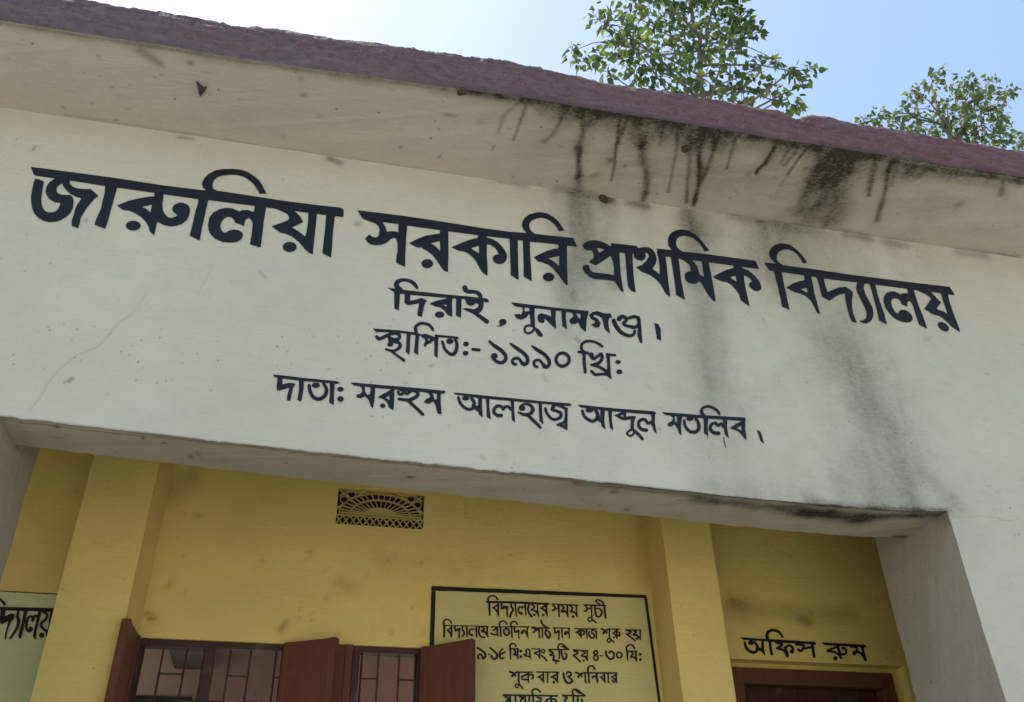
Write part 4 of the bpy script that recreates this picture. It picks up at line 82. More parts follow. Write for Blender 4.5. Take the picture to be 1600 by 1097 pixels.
'o5':'5691,11721 66,4 14,-1 141,6 14,-1 141,7 12,-1 128,5 1,-3 -3,-13 -3,-9 -3,-2 -13,0 -47,-2 -10,-1 -1,-2 46,-16 10,-5 8,-3 2,-3 -8,-115 -3,-10 -2,-34 -4,-21 -3,-1 -4,2 -14,16 -2,4 -1,12 4,121 -2,9 -13,6 -45,12 -4,-4 -8,-19 1,-4 4,-4 23,-11 17,-11 8,-11 4,-13 2,-21 -3,-22 -4,-13 -5,-7 -15,-16 -18,-11 -19,-7 -16,-1 -11,2 -15,8 -12,10 -16,18 -9,15 -6,13 -4,13 -2,24 1,11 2,9 2,31 2,6 3,6 4,4 11,5 9,-3 3,-3 3,-6 1,-21 -3,-37 1,-11 4,-13 10,-18 16,-19 13,-8 8,2 9,4 9,6 4,6 3,11 1,10 -4,20 -6,5 -29,19 -9,10 -4,8 -1,9 1,11 13,38 1,5 -1,1 -79,-3 -5,-1 -1,-1 -5,-31 -5,-75 5,-83 0,-7 -3,-3 -20,6 -3,1 -2,3 -4,95 -1,80 -2,13 -4,2 -79,-3 -2,-3 1,-3 35,-1 14,-4 9,-5 7,-11 3,-8 1,-12 -1,-19 -8,-30 -5,-7 -6,-8 -15,-10 -21,-8 -10,-1 -8,6 -3,7 0,3 6,8 18,14 5,6 6,22 1,18 -3,4 -14,1 -13,0 -3,-2 -5,-62 1,-10 -2,-6 -2,-24 -2,-9 -3,-41 0,-3 -2,-1 -6,7 -24,38 -46,59 -6,4 -55,18 -4,3 2,3 6,4 91,57 1,2 -1,1 -38,1 -58,-2 -4,3 -5,15 -1,3|5804,11651 -25,-14 -3,-4 23,-15 6,-3 2,2 1,3 2,28 -2,4',
'o6':'6286,11758 11,0 57,-21 18,-11 10,-11 3,-2 4,2 6,9 8,5 69,29 6,0 8,-4 5,-1 112,4 11,-1 62,3 32,-1 1,-3 -1,-6 -4,-12 -3,-4 -11,-1 -10,1 -17,-1 -5,-2 -4,-37 -3,-9 -5,-53 2,-3 2,-1 19,-4 3,0 3,5 2,7 -1,20 -5,10 -10,16 -3,9 3,7 5,5 7,2 6,-1 27,-24 8,-13 4,-23 -3,-24 -5,-14 -5,-7 -8,-8 -13,-6 -16,-1 -23,6 -3,-2 -6,-53 -1,-3 -3,0 -31,30 -27,58 -7,5 -43,21 -3,3 1,3 9,8 76,62 5,5 0,3 -5,2 -61,-3 -13,1 -40,-2 -4,-5 -13,-65 1,-102 2,-4 21,-17 61,-57 4,-5 -1,-9 -4,-8 -5,-4 -8,-3 -8,1 -13,9 -16,16 -18,14 -3,-2 -6,-12 -6,-8 -11,-11 -8,-5 -8,-3 -11,-3 -9,0 -11,3 -14,8 -8,11 -6,14 0,18 3,12 5,12 7,10 10,8 9,6 9,4 24,1 2,1 -16,10 -2,4 12,150 -2,1 -3,0 -23,-11 -4,-8 -4,-7 -19,-15 1,-2 7,-1 8,-2 5,-3 3,-5 1,-6 0,-7 -4,-7 -4,-5 -7,-4 -6,-1 -8,0 -7,3 -4,4 -3,6 1,14 -1,2 -17,-14 -6,-12 -6,-8 -14,-7 -11,0 -12,4 -6,4 -5,6 -1,9 5,11 26,33 2,3 0,3 -7,5 -39,16 -17,11 -4,8 1,10 6,8|6605,11675 -27,-18 -3,-4 2,-2 7,-6 17,-11 3,-1 2,1 1,4 1,34 -1,3|6552,11585 7,0 10,-4 5,-6 3,-9 -1,-6 -4,-8 -7,-6 -8,-4 -10,0 -8,3 -6,6 -2,7 1,9 5,9 5,5|6438,11521 -7,-3 -7,-6 -4,-6 -2,-11 2,-10 5,-6 7,-5 10,0 8,3 8,8 5,7 1,12 -3,8 -6,7 -9,3',
'o7':'6805,11750 51,3 11,-1 136,5 11,-1 62,2 11,0 63,2 36,0 2,-5 -4,-33 -2,-10 -13,-84 -2,-72 -3,-20 -2,-1 -6,4 -11,1 -5,2 -30,32 -9,6 2,-12 -1,-12 -4,-8 -7,-6 -9,-5 -10,-2 -9,2 -9,5 -4,6 -2,9 2,10 5,10 6,4 12,6 11,0 12,-3 -2,5 -14,11 -16,9 -19,4 -24,2 -30,5 -8,6 -2,7 0,10 3,9 6,9 11,8 38,23 3,3 0,2 -33,15 -5,6 -2,9 -2,1 -37,1 -3,-2 8,-12 3,-12 -3,-16 -6,-11 -11,-11 -14,-9 -15,-7 -20,-5 -4,-4 3,-3 43,-28 35,-26 17,-15 44,-43 2,-5 0,-7 -2,-6 -4,-5 -6,-4 -5,-2 -6,0 -7,3 -67,57 -95,66 -9,9 -7,4 -4,5 -1,5 2,7 3,5 6,5 72,21 9,5 2,3 -1,2 -23,5 -50,9 -6,4 -4,5 0,19 -34,12 -2,1|7078,11731 -3,-2 1,-2 8,-5 7,-9 2,-9 -1,-8 -4,-9 -5,-6 -15,-12 -14,-9 -1,-3 31,-8 15,-7 15,-11 22,-23 2,1 1,4 3,34 0,12 5,44 0,29 -1,2 -5,0',
'p1':'3604,11240 12,1 7,-2 114,-70 13,-9 11,-9 8,-8 7,-10 8,-15 5,-14 3,-19 0,-19 -7,-22 -7,-14 -14,-19 -13,-10 -9,-4 -11,-2 -25,2 -11,3 -4,6 -2,9 3,7 9,9 0,3 -12,19 -12,15 -7,4 -8,2 -12,-3 -9,-3 -4,-4 -1,-6 1,-30 2,-4 11,-4 5,-5 2,-9 -4,-8 -9,-5 -19,2 -11,4 -7,8 -4,10 -2,10 0,30 1,9 4,12 5,9 15,11 13,6 12,2 21,1 15,-4 9,-5 10,-10 10,-13 17,-24 4,-4 4,4 6,11 2,9 0,10 -3,17 -4,11 -6,8 -10,10 -10,7 -75,45 -41,24 -5,4 -5,8 1,12 4,8|3872,11246 9,1 9,-4 48,-35 46,-38 24,-21 11,-11 7,-10 7,-13 5,-21 0,-14 -4,-17 -5,-16 -10,-16 -12,-15 -14,-12 -16,-9 -13,-4 -8,0 -16,3 -12,5 -9,5 -16,11 -13,13 -8,13 -4,20 -2,22 4,10 9,7 10,0 9,-5 4,-7 6,-26 3,-7 8,-8 10,-7 11,-6 8,-3 4,1 6,3 16,17 8,17 3,16 -5,17 -11,15 -21,20 -48,40 -49,38 -4,10 1,7 6,9|4120,11236 10,1 7,-3 6,-8 1,-4 -1,-5 -4,-7 -39,-48 -7,-14 -3,-12 1,-3 3,1 41,24 44,21 7,0 6,-2 4,-5 2,-7 -2,-6 -4,-4 -38,-32 -21,-14 -29,-16 -16,-7 -1,-10 5,-18 5,-9 6,-4 8,0 33,14 12,3 10,-4 5,-4 1,-4 0,-6 -1,-6 -7,-7 -39,-20 -15,-4 -12,-1 -17,6 -12,7 -10,13 -6,11 -4,13 -4,20 1,38 5,31 6,17 6,12 20,26 29,31|3828,11124 6,0 32,-10 2,-3 2,-4 0,-7 -2,-4 -6,-5 -7,-1 -27,8 -7,3 -4,7 0,6 4,6',
'p2':'4329,11355 19,2 13,0 19,-4 16,-8 8,-7 8,-11 14,-27 2,-10 -3,-8 -7,-6 -7,-2 -8,0 -6,4 -2,3 -14,31 -7,9 -7,2 -11,2 -10,-1 -9,-2 -9,-5 -10,-7 -11,-13 -4,-7 -1,-14 6,-23 3,-5 36,1 9,-1 118,4 4,-2 -6,-26 -10,-86 -1,-46 6,-57 -3,-8 -7,-5 -4,-1 -6,0 -8,6 -4,11 -10,38 -8,15 -4,1 -11,1 -16,0 -13,1 -13,8 -8,10 -4,11 4,12 8,10 15,8 7,11 1,5 -1,5 -3,5 -22,30 -3,11 -4,2 -29,-1 -3,-1 -2,-3 -2,-22 -2,-77 -2,-10 -1,-50 -1,-10 -1,-36 -2,-3 -3,0 -15,8 -3,4 -9,194 -8,8 -6,12 -3,10 2,2 9,1 2,2 -6,27 0,11 2,12 6,12 10,13 13,13 17,11|4744,11261 31,2 10,-1 117,3 9,-1 22,1 4,-2 -5,-25 -8,-193 -2,-1 -3,0 -18,14 -4,4 -15,47 -2,5 -85,36 -22,10 -3,2 1,3 3,2 81,43 45,12 2,2 0,3 -3,11 -5,2 -119,-3 -23,1 -3,1 -4,12 -2,7|4660,11256 11,2 8,-1 6,-3 6,-4 15,-15 8,-3 2,-3 3,-14 -1,-9 5,-93 3,-86 -2,-4 -5,4 -21,25 -4,15 -2,3 -49,8 -27,7 -19,8 -34,20 -5,5 -2,5 0,6 3,7 5,6 6,3 10,-1 20,-10 4,3 10,20 2,9 0,6 -9,18 -3,10 0,7 3,9 7,10 8,8 22,15|4983,11261 21,1 7,-2 12,-6 9,-8 5,-6 4,-11 1,-9 0,-6 -3,-12 -3,-7 -6,-8 -11,-10 -11,-6 -9,-3 -19,0 -7,2 -12,5 -9,9 -4,6 -4,8 -2,10 0,8 2,10 9,15 13,12 10,6|4395,11224 -3,-2 1,-3 21,-24 4,-8 3,-9 1,-8 -2,-9 -13,-25 0,-3 3,-2 20,-1 2,4 1,19 -1,10 1,47 -2,13 -5,2|4510,11222 11,1 13,-5 9,-10 3,-9 0,-11 -6,-12 -4,-5 -5,-3 -10,-5 -8,-1 -7,0 -11,5 -7,7 -5,11 1,13 5,10 9,9|4667,11227 -8,-3 -9,-6 -10,-11 1,-4 8,-17 3,-9 1,-12 -5,-16 -13,-27 -1,-4 3,-3 13,-4 35,-5 2,1 0,3 -2,16 0,59 -1,21 -11,18|4986,11235 -8,-4 -6,-7 -3,-9 1,-7 4,-7 7,-6 6,-1 11,1 8,4 6,7 3,8 -1,8 -3,7 -7,5 -7,2|4892,11192 -34,-16 -13,-6 -1,-2 4,-4 42,-24 4,-1 2,1 1,3 1,46 -2,4|4950,11136 11,1 7,-2 45,-31 20,-20 14,-17 29,-38 2,-5 0,-5 -3,-5 -4,-6 -5,-3 -8,-1 -10,4 -34,39 -20,21 -53,38 -4,7 0,10 5,9|4508,11113 5,1 8,-2 12,-5 7,-9 3,-11 -1,-12 -7,-11 -11,-8 -12,-4 -11,2 -10,5 -7,7 -4,11 1,12 5,10 11,10',
'p3':'5369,11394 27,2 12,-2 20,-6 16,-10 55,-53 55,-39 3,-4 2,-6 -1,-9 1,-7 -3,-2 -15,-3 -17,1 -14,-2 -97,-4 -5,-1 -2,-1 -1,-11 1,-10 -1,-23 0,-20 3,-28 12,-41 14,-30 5,-1 5,3 17,22 9,25 1,20 0,5 -3,4 -24,12 -10,7 -2,8 5,9 7,5 6,1 38,-13 6,-5 9,-8 4,-9 2,-11 1,-19 -3,-21 -6,-20 -6,-12 -12,-16 -18,-17 -18,-10 -10,-3 -11,0 -6,1 -6,3 -9,7 -14,20 -13,29 -7,26 -7,36 0,26 4,53 0,4 -2,1 -7,0 -3,-4 -9,-89 -2,-9 -4,-86 -1,-2 -2,-2 -4,2 -20,11 -2,3 -1,3 8,169 -2,1 -4,0 -114,-4 -43,-4 -1,-2 2,-1 34,-12 17,-9 11,-8 5,-9 1,-10 -4,-10 -5,-6 -14,-13 2,-1 18,-5 9,-6 7,-9 3,-10 0,-10 -2,-11 -17,-39 -1,-3 1,-2 103,-20 9,-3 6,-8 1,-7 -3,-7 -5,-7 -7,-3 -6,-1 -6,1 -41,7 -3,0 -1,-4 5,-30 -1,-4 -3,-6 -5,-5 -5,-2 -6,0 -7,3 -5,7 -8,46 -3,1 -8,-5 -9,-4 -6,0 -6,2 -9,5 -7,11 -8,6 -4,6 -1,5 1,6 6,10 3,12 13,32 1,9 -2,2 -8,1 -58,3 -9,3 -5,7 -2,5 0,10 2,6 4,6 9,6 37,17 6,5 0,2 -4,2 -52,18 -8,6 -3,4 -1,6 4,16 -10,21 -1,5 2,2 3,0 60,3 13,-1 126,4 2,3 -7,26 0,15 3,10 7,15 16,23 17,16 17,10|5377,11364 -11,-4 -11,-7 -12,-15 -9,-16 -2,-6 0,-12 6,-26 2,-3 3,-1 20,0 9,-1 96,4 1,1 -2,3 -80,38 -4,8 0,6 5,7 6,4 11,-1 32,-14 3,0 0,2 -13,16 -13,10 -17,6 -11,1',
'p4':'5636,11281 8,1 328,-9 2,-1 -1,-5 -5,-13 -4,-6 -2,-8 -13,-86 -2,-28 0,-44 -2,-26 -7,0 -11,-2 -9,4 -8,16 -11,25 -5,7 -6,6 -12,6 -17,4 -57,13 -6,2 -3,6 -2,6 2,7 14,20 13,9 44,25 4,3 -1,3 -40,18 -5,5 -2,10 -3,2 -68,0 -8,1 -11,-1 -1,-1 19,-11 6,-7 4,-13 -4,-15 -12,-16 -17,-14 -24,-14 -24,-7 -4,-3 4,-4 27,-19 29,-23 20,-19 45,-49 3,-10 -2,-6 -4,-5 -5,-3 -7,-3 -5,0 -6,3 -10,8 -62,57 -65,50 -7,7 -3,8 -8,9 -1,4 1,6 3,6 3,2 65,23 15,9 7,9 -1,2 -3,2 -51,12 -13,3 -5,4 -5,7 0,9 3,6 7,9 -8,14|5884,11251 -3,-2 1,-2 15,-8 9,-8 4,-12 -1,-7 -5,-9 -12,-11 -13,-9 -25,-14 -5,-5 1,-1 4,-1 26,-5 14,-4 26,-13 2,4 2,104 -3,2 -8,1|5851,11079 10,-1 8,-3 6,-5 2,-9 0,-9 -5,-9 -7,-6 -8,-3 -11,0 -9,4 -6,6 -2,9 2,10 3,5 8,8',
'p5':'6131,11285 21,1 14,-5 9,-8 9,-15 4,-15 -2,-19 -6,-14 -8,-9 -11,-9 -2,-4 17,-19 7,-11 4,-13 2,-16 -2,-25 -5,-13 -7,-12 -10,-10 -10,-6 -18,-7 -14,-3 -12,0 -9,2 -17,10 -12,15 -9,16 -2,16 1,15 3,10 5,13 7,12 9,12 8,8 1,3 -2,3 -23,18 -7,11 -1,12 6,14 18,16 3,11 5,6 10,5|6348,11286 7,1 8,-1 8,-9 4,-23 3,-34 2,-19 5,-13 5,-10 15,-21 17,-17 13,-9 7,-3 14,1 12,3 16,10 9,10 6,16 5,20 2,22 -2,17 -4,7 -7,7 -12,7 -17,6 -3,-3 -2,-13 -8,-10 -10,-4 -18,-4 -6,0 -6,2 -6,7 -1,8 3,8 21,26 10,9 10,7 11,3 19,-1 18,-6 18,-9 17,-12 11,-15 5,-17 1,-27 -1,-14 -6,-25 -8,-24 -11,-17 -15,-13 -16,-10 -22,-9 -14,-3 -19,-1 -14,3 -15,7 -19,13 -11,10 -15,18 -10,15 -8,14 -6,22 -3,25 -2,55 1,5 3,5 5,5|6640,11276 18,2 13,-2 15,-5 13,-8 10,-9 7,-12 5,-14 3,-15 -2,-16 -5,-16 -5,-11 -10,-13 -15,-14 -12,-8 -13,-6 -11,-3 -22,-1 -10,2 -15,5 -14,9 -6,5 -9,14 -4,11 -4,15 2,23 3,9 8,16 9,12 14,13 8,6 16,8|6137,11253 -32,-19 -3,-3 -2,-3 2,-3 13,-10 14,-7 17,11 5,6 2,5 0,9 -4,10 -5,4|6642,11241 -16,-6 -12,-11 -8,-15 -2,-18 5,-14 12,-12 12,-4 16,1 16,6 11,10 5,7 4,9 2,15 -4,15 -5,7 -5,4 -12,6 -8,1|6221,11180 55,3 5,-2 4,-4 2,-5 0,-4 -6,-8 -8,-3 -50,-2 -8,3 -3,7 2,9 3,3|6126,11166 -4,-2 -10,-9 -9,-13 -6,-15 -1,-13 5,-13 7,-10 8,-6 10,0 14,5 8,7 5,9 1,20 -2,12 -6,13 -13,11',
'p6':'6897,11444 29,1 15,-1 21,-6 17,-10 8,-8 7,-10 23,-42 2,-7 -1,-8 -5,-7 -8,-6 -8,-2 -9,2 -8,6 -19,40 -7,11 -5,4 -12,6 -11,1 -19,-1 -12,-2 -18,-8 -19,-12 -12,-11 -7,-9 -3,-8 -1,-9 6,-39 2,-3 36,0 11,0 139,5 10,-1 22,1 5,-2 -2,-7 -7,-17 -4,-2 -8,-1 -3,-5 -11,-113 0,-19 0,-17 11,-40 -5,-9 -7,-5 -12,0 -6,4 -28,49 -14,12 -16,6 -22,6 -5,0 -14,-5 -11,1 -8,3 -7,7 -4,7 -1,11 10,26 5,7 27,23 4,6 -3,6 -23,22 -5,8 -3,1 -37,-3 -4,-3 -4,-26 -4,-32 -2,-12 -4,-37 1,-9 -3,-28 1,-10 -4,-32 -2,0 -6,5 -21,23 0,19 3,134 -2,5 -6,2 -3,3 -9,26 2,3 8,2 3,3 -6,35 2,24 3,9 8,12 10,13 13,11 15,11 20,12 17,6|6953,11277 -3,-2 1,-2 9,-10 4,-7 3,-7 1,-11 -6,-15 -5,-7 -17,-16 -1,-4 7,-6 44,-11 2,1 1,3 0,9 2,30 0,9 3,29 -1,17 -4,2|7105,11263 16,1 9,-3 10,-8 4,-9 0,-10 -5,-14 -12,-11 -10,-5 -16,-1 -10,3 -8,8 -5,13 0,10 7,12 10,10|7103,11154 12,1 12,-4 7,-6 4,-6 2,-7 -2,-13 -6,-11 -11,-9 -16,-6 -12,2 -10,5 -6,7 -3,10 1,12 5,9 8,9',
'q1':'4273,10791 8,0 53,-16 29,-12 12,7 66,22 9,-1 7,-6 4,0 305,10 3,-3 -4,-21 -2,-3 -70,-4 -2,-1 -3,-12 -6,-7 1,-1 3,0 29,7 15,2 13,-2 14,-4 11,-13 7,-17 3,-16 0,-14 -2,-16 -5,-11 -6,-8 -6,-4 -9,-5 -21,-7 -10,0 -5,2 -3,3 -1,5 0,5 4,8 21,14 3,4 1,10 -1,12 -5,14 -3,3 -10,0 -38,-7 -6,-3 -3,-26 -1,-26 1,-9 0,-26 1,-9 -1,-26 1,-17 -1,-5 -3,-1 -29,25 -2,8 1,18 -2,3 -67,-2 -30,2 -16,5 -9,6 -8,9 -5,11 -1,10 0,22 -1,9 3,7 5,6 5,3 56,24 57,28 9,5 0,2 -1,1 -152,-6 -3,-3 -1,-4 -3,-42 -5,-59 8,-102 8,-11 57,-63 4,-7 0,-7 -4,-7 -7,-5 -11,-1 -5,2 -5,3 -51,57 -5,3 -2,-2 0,-11 -6,-14 -5,-9 -8,-7 -11,-7 -12,-4 -7,0 -10,1 -9,4 -9,6 -7,8 -6,10 -3,18 3,11 5,13 5,7 8,8 13,7 9,2 15,0 10,-4 12,-6 3,2 6,7 -1,3 -13,9 -2,4 0,24 -1,10 2,88 -1,11 0,54 -4,3 -4,1 -24,-9 -1,-10 -4,-7 -16,-13 0,-1 1,-2 9,-1 4,-2 4,-5 3,-5 0,-11 -4,-6 -4,-4 -7,-4 -6,0 -6,1 -6,3 -6,8 0,13 -1,1 -3,-1 -15,-11 -7,-14 -7,-6 -7,-3 -16,0 -7,2 -6,5 -4,8 1,5 6,12 26,26 2,5 -2,2 -9,4 -50,15 -8,5 -5,11 1,8 6,9|4634,10720 -38,-19 -56,-25 -2,-3 0,-13 0,-5 3,-4 7,-3 24,-2 65,3 2,2 1,5 -1,9 0,52 -2,3|4406,10524 -7,-4 -6,-8 -2,-8 1,-7 3,-7 6,-5 9,-3 6,1 8,4 5,5 4,8 0,10 -3,7 -8,6 -8,2',
'q2':'4821,10801 69,3 14,-1 144,6 12,-1 147,5 12,-1 103,3 1,-4 -7,-24 -5,-3 -12,1 -3,-2 -3,-17 -2,-27 -2,-9 -1,-26 -2,-13 2,-98 -1,-17 -2,-1 -3,1 -36,35 -49,53 -86,25 -6,2 2,3 5,3 119,66 4,4 6,11 1,3 -1,1 -84,-2 -15,1 -51,-2 -5,-2 -3,-22 -5,-62 -1,-10 1,-11 -2,-28 1,-8 -1,-28 1,-9 -1,-26 -1,-3 -1,-1 -26,14 -2,4 0,49 -1,8 1,24 -1,9 1,24 -1,8 1,24 -1,10 0,24 -1,8 -5,2 -42,-1 -2,-4 -2,-38 -2,-11 -4,-90 2,-10 -2,-46 1,-9 -1,-3 -2,-1 -3,1 -29,31 -45,58 -72,32 -3,3 1,2 4,2 118,59 3,5 -3,16 -5,2 -95,-3 -22,1 -4,3 -9,19 -1,5|4950,10717 -28,-15 -5,-3 -2,-3 2,-3 29,-22 5,-1 1,1 1,4 2,39 -1,3 -1,1|5244,10722 -43,-19 -2,-3 4,-3 42,-22 3,2 1,21 -1,21 -1,2|5185,10623 15,1 6,-2 9,-6 6,-9 2,-8 -3,-10 -5,-8 -11,-8 -12,-3 -12,2 -10,8 -4,7 -2,11 4,10 7,8',
'q3':'5493,10829 25,1 29,-5 10,-3 11,-6 7,-6 4,-6 5,-17 1,-13 -2,-13 -4,-13 -6,-10 -7,-7 -8,-6 -20,-7 -3,-2 2,-3 32,-20 17,-12 14,-15 5,-16 0,-13 -6,-15 -6,-10 -11,-12 -9,-9 -16,-9 -16,-6 -21,-5 -24,-2 -12,1 -14,2 -16,7 -15,11 -19,24 -14,25 -14,36 -5,30 -3,82 5,10 6,5 10,3 9,-2 7,-5 4,-9 5,-70 3,-20 4,-12 16,-35 17,-25 6,-5 10,-6 9,-1 18,0 13,3 14,4 5,4 9,8 5,9 -3,7 -16,15 -19,15 -40,21 -7,8 -2,10 4,10 10,8 14,6 32,9 9,4 3,5 2,9 0,8 -2,7 -13,6 -19,4 -9,-1 -3,-1 -3,-2 -13,-25 -5,-5 -4,-3 -8,-2 -7,2 -5,3 -4,7 0,4 1,4 11,26 7,12 10,9',
'q4':'6010,10969 19,0 11,-2 12,-4 13,-8 18,-23 17,-32 3,-9 -2,-7 -5,-8 -7,-4 -8,-1 -8,1 -9,6 -20,38 -6,10 -5,4 -8,3 -14,1 -14,-2 -11,-4 -8,-4 -14,-14 -7,-10 -5,-12 -1,-16 1,-13 3,-28 3,-3 69,2 12,-1 462,15 12,-1 66,2 1,-4 -8,-22 -2,-3 -7,-3 -1,-4 -9,-99 0,-69 -1,-24 -1,-1 -3,2 -32,30 -46,60 -57,34 -2,2 1,2 4,3 93,45 2,3 3,11 0,3 -3,2 -94,-3 -9,1 -15,-1 -5,0 -3,-2 -7,-75 -3,-17 1,-92 -1,-12 -1,-2 -1,0 -25,17 -3,4 0,170 -2,5 -3,2 -30,-1 -3,0 -2,-3 -8,-96 0,-88 -1,-9 -2,-2 -4,3 -32,30 -36,58 -48,25 -3,4 2,3 7,5 79,47 3,4 0,10 -1,5 -3,2 -73,-2 -11,1 -29,-1 -5,-1 -3,-2 -4,-94 16,-30 2,-6 -1,-7 -2,-5 -13,-10 1,-37 -1,-5 -2,-3 -10,6 -27,26 -2,9 0,42 -1,12 -13,21 -12,13 -5,3 -6,-2 -3,-14 -4,-9 -9,-7 -11,-5 -8,0 -12,4 -6,5 -4,9 -1,8 3,16 4,7 6,6 37,14 14,3 15,-2 10,-4 3,2 1,3 -1,28 -3,4 -114,-4 -5,-1 -1,-2 -3,-8 -8,-92 4,-93 -1,-4 -2,-1 -3,0 -28,15 -4,3 -2,4 -1,168 -1,7 -2,2 -26,0 -3,-2 -1,-3 -3,-37 -2,-10 -3,-51 10,-95 0,-8 -2,-2 -15,11 -20,18 -4,5 -1,165 -1,4 -2,3 -5,0 -24,-9 -2,-2 -1,-10 -5,-8 -24,-15 16,1 8,-4 5,-6 2,-8 -3,-7 -4,-6 -5,-5 -7,-2 -10,0 -6,3 -5,6 -2,5 0,6 4,8 6,8 -1,0 -8,-2 -26,-15 -4,-5 -7,-15 -7,-6 -9,-4 -6,0 -12,1 -6,3 -5,5 -2,6 0,4 1,6 14,20 5,5 14,7 4,5 1,4 -9,6 -45,13 -21,8 -6,7 -2,7 3,9 4,6 10,5 11,0 66,-21 16,-7 13,-9 2,1 4,7 6,6 37,12 9,5 7,1 22,6 15,-5 42,2 2,2 0,3 -5,38 2,22 5,16 7,13 15,18 11,9 12,8 12,6 15,5|6511,10766 -34,-17 -4,-4 11,-8 23,-15 6,-2 2,1 1,4 1,30 -1,10 -2,1|6258,10755 -22,-15 -3,-3 2,-4 17,-16 6,-4 2,1 1,4 2,34 -2,4|6449,10694 6,1 10,-4 36,-42 3,-5 0,-7 -4,-8 -4,-4 -7,-3 -4,-1 -11,3 -8,7 -32,37 -1,6 2,10 5,6',
'r1':'4786,10468 39,2 18,-4 16,-7 12,-9 38,-43 4,-6 0,-7 -4,-7 -5,-5 -6,-2 -9,1 -5,2 -6,5 -30,35 -13,10 -14,3 -16,2 -16,-2 -12,-3 -12,-6 -12,-10 -5,-8 -4,-10 0,-7 3,-15 7,-30 3,-4 34,-1 76,3 13,-1 74,2 13,-1 165,4 14,-1 76,2 31,0 4,-2 5,-4 3,-7 -2,-9 -6,-7 -9,-4 -89,-2 -19,1 -5,-1 -3,-3 0,-19 1,-5 2,-2 52,3 15,-3 12,-6 10,-10 8,-12 4,-11 3,-14 -2,-16 -4,-8 -5,-6 -12,-11 -25,-19 -8,-3 -6,0 -7,2 -6,5 -3,6 1,7 2,6 4,4 26,19 5,5 1,7 -3,9 -7,10 -7,3 -9,1 -20,-2 -13,-2 -4,-2 -1,-4 10,-139 -4,-9 -7,-6 -8,-2 -7,0 -6,2 -5,6 -3,15 -2,32 -4,7 -12,8 -61,29 -14,8 -16,13 -7,14 0,8 3,11 4,6 11,10 29,16 41,18 12,7 2,4 -1,8 -2,3 -3,1 -30,1 -75,-2 -14,1 -75,-3 -15,1 -20,-1 -7,-2 6,-3 34,-6 17,-5 13,-7 8,-11 2,-9 0,-7 -5,-21 -10,-18 -6,-8 -11,-12 -1,-3 72,-91 2,-8 -2,-7 -7,-6 -8,-4 -9,1 -8,4 -82,100 -8,3 -42,2 -9,3 -5,5 -2,7 1,6 3,6 6,5 6,3 10,0 38,-3 17,2 4,2 6,6 6,9 5,10 0,6 -5,4 -49,9 -10,3 -6,4 -3,5 -1,5 2,9 6,8 1,1 -2,2 -3,0 -52,0 -4,-1 -2,-4 -1,-50 2,-52 9,-107 -2,-7 -3,-5 -5,-4 -6,-2 -8,-1 -7,3 -4,6 -3,6 -9,96 -2,115 -1,4 -4,1 -31,1 -4,-1 -2,-4 -1,-16 2,-82 6,-112 -1,-6 -4,-6 -5,-4 -6,-2 -7,-1 -7,3 -4,4 -3,7 -7,120 -2,92 -1,5 -4,1 -36,1 -5,-1 -2,-4 -1,-19 2,-56 1,-8 5,-8 1,-7 -1,-6 -4,-8 -1,-9 3,-90 -1,-6 -3,-6 -4,-4 -6,-3 -7,0 -8,2 -4,3 -4,7 -2,24 0,39 -3,11 -3,0 -26,-16 -8,-3 -9,-1 -9,1 -8,3 -6,5 -7,9 -6,10 -6,20 -3,21 0,12 3,11 5,10 12,11 13,10 1,2 -5,3 -29,6 -15,5 -6,8 -1,7 2,9 -4,3 -41,-1 -3,0 -2,-3 0,-26 2,-80 10,-108 0,-5 -2,-6 -4,-4 -5,-3 -9,-2 -8,3 -5,4 -4,9 -11,113 -2,102 -1,3 -2,3 -63,-2 -5,-1 -2,-4 2,-62 5,-11 2,-5 -2,-6 -4,-9 1,-21 10,-100 -2,-9 -6,-6 -8,-4 -11,0 -7,5 -4,7 -7,56 -4,58 -2,5 -9,0 -25,-6 -19,-15 -37,-22 -6,-1 -7,2 -6,3 -3,4 -1,9 3,9 6,5 30,19 10,8 12,14 9,14 3,7 2,6 -2,4 -7,4 -42,15 -16,7 -5,6 -2,11 -14,5 -5,3 -2,5 -1,6 1,5 4,5 5,3 8,3 29,1 15,-1 73,2 13,-1 74,2 13,-1 75,3 13,-1 75,2 13,-1 75,3 13,-1 99,2 3,1 1,5 -7,32 -1,15 3,18 7,14 11,15 9,7 9,6 13,7|4207,10300 -3,-1 3,-3 21,-9 16,-12 3,1 1,12 -1,11 -2,2 -6,1|4509,10306 -4,-2 2,-1 30,-9 7,-4 9,-7 2,0 2,19 -3,4 -26,1|4553,10259 -13,-12 -29,-20 -5,-6 -2,-11 2,-13 5,-15 5,-5 4,1 5,2 25,20 8,8 1,15 -1,29 -2,6|5088,10259 -47,-21 -8,-5 -3,-5 3,-3 16,-10 35,-17 9,-3 4,-1 2,2 0,6 -4,52 -2,5',
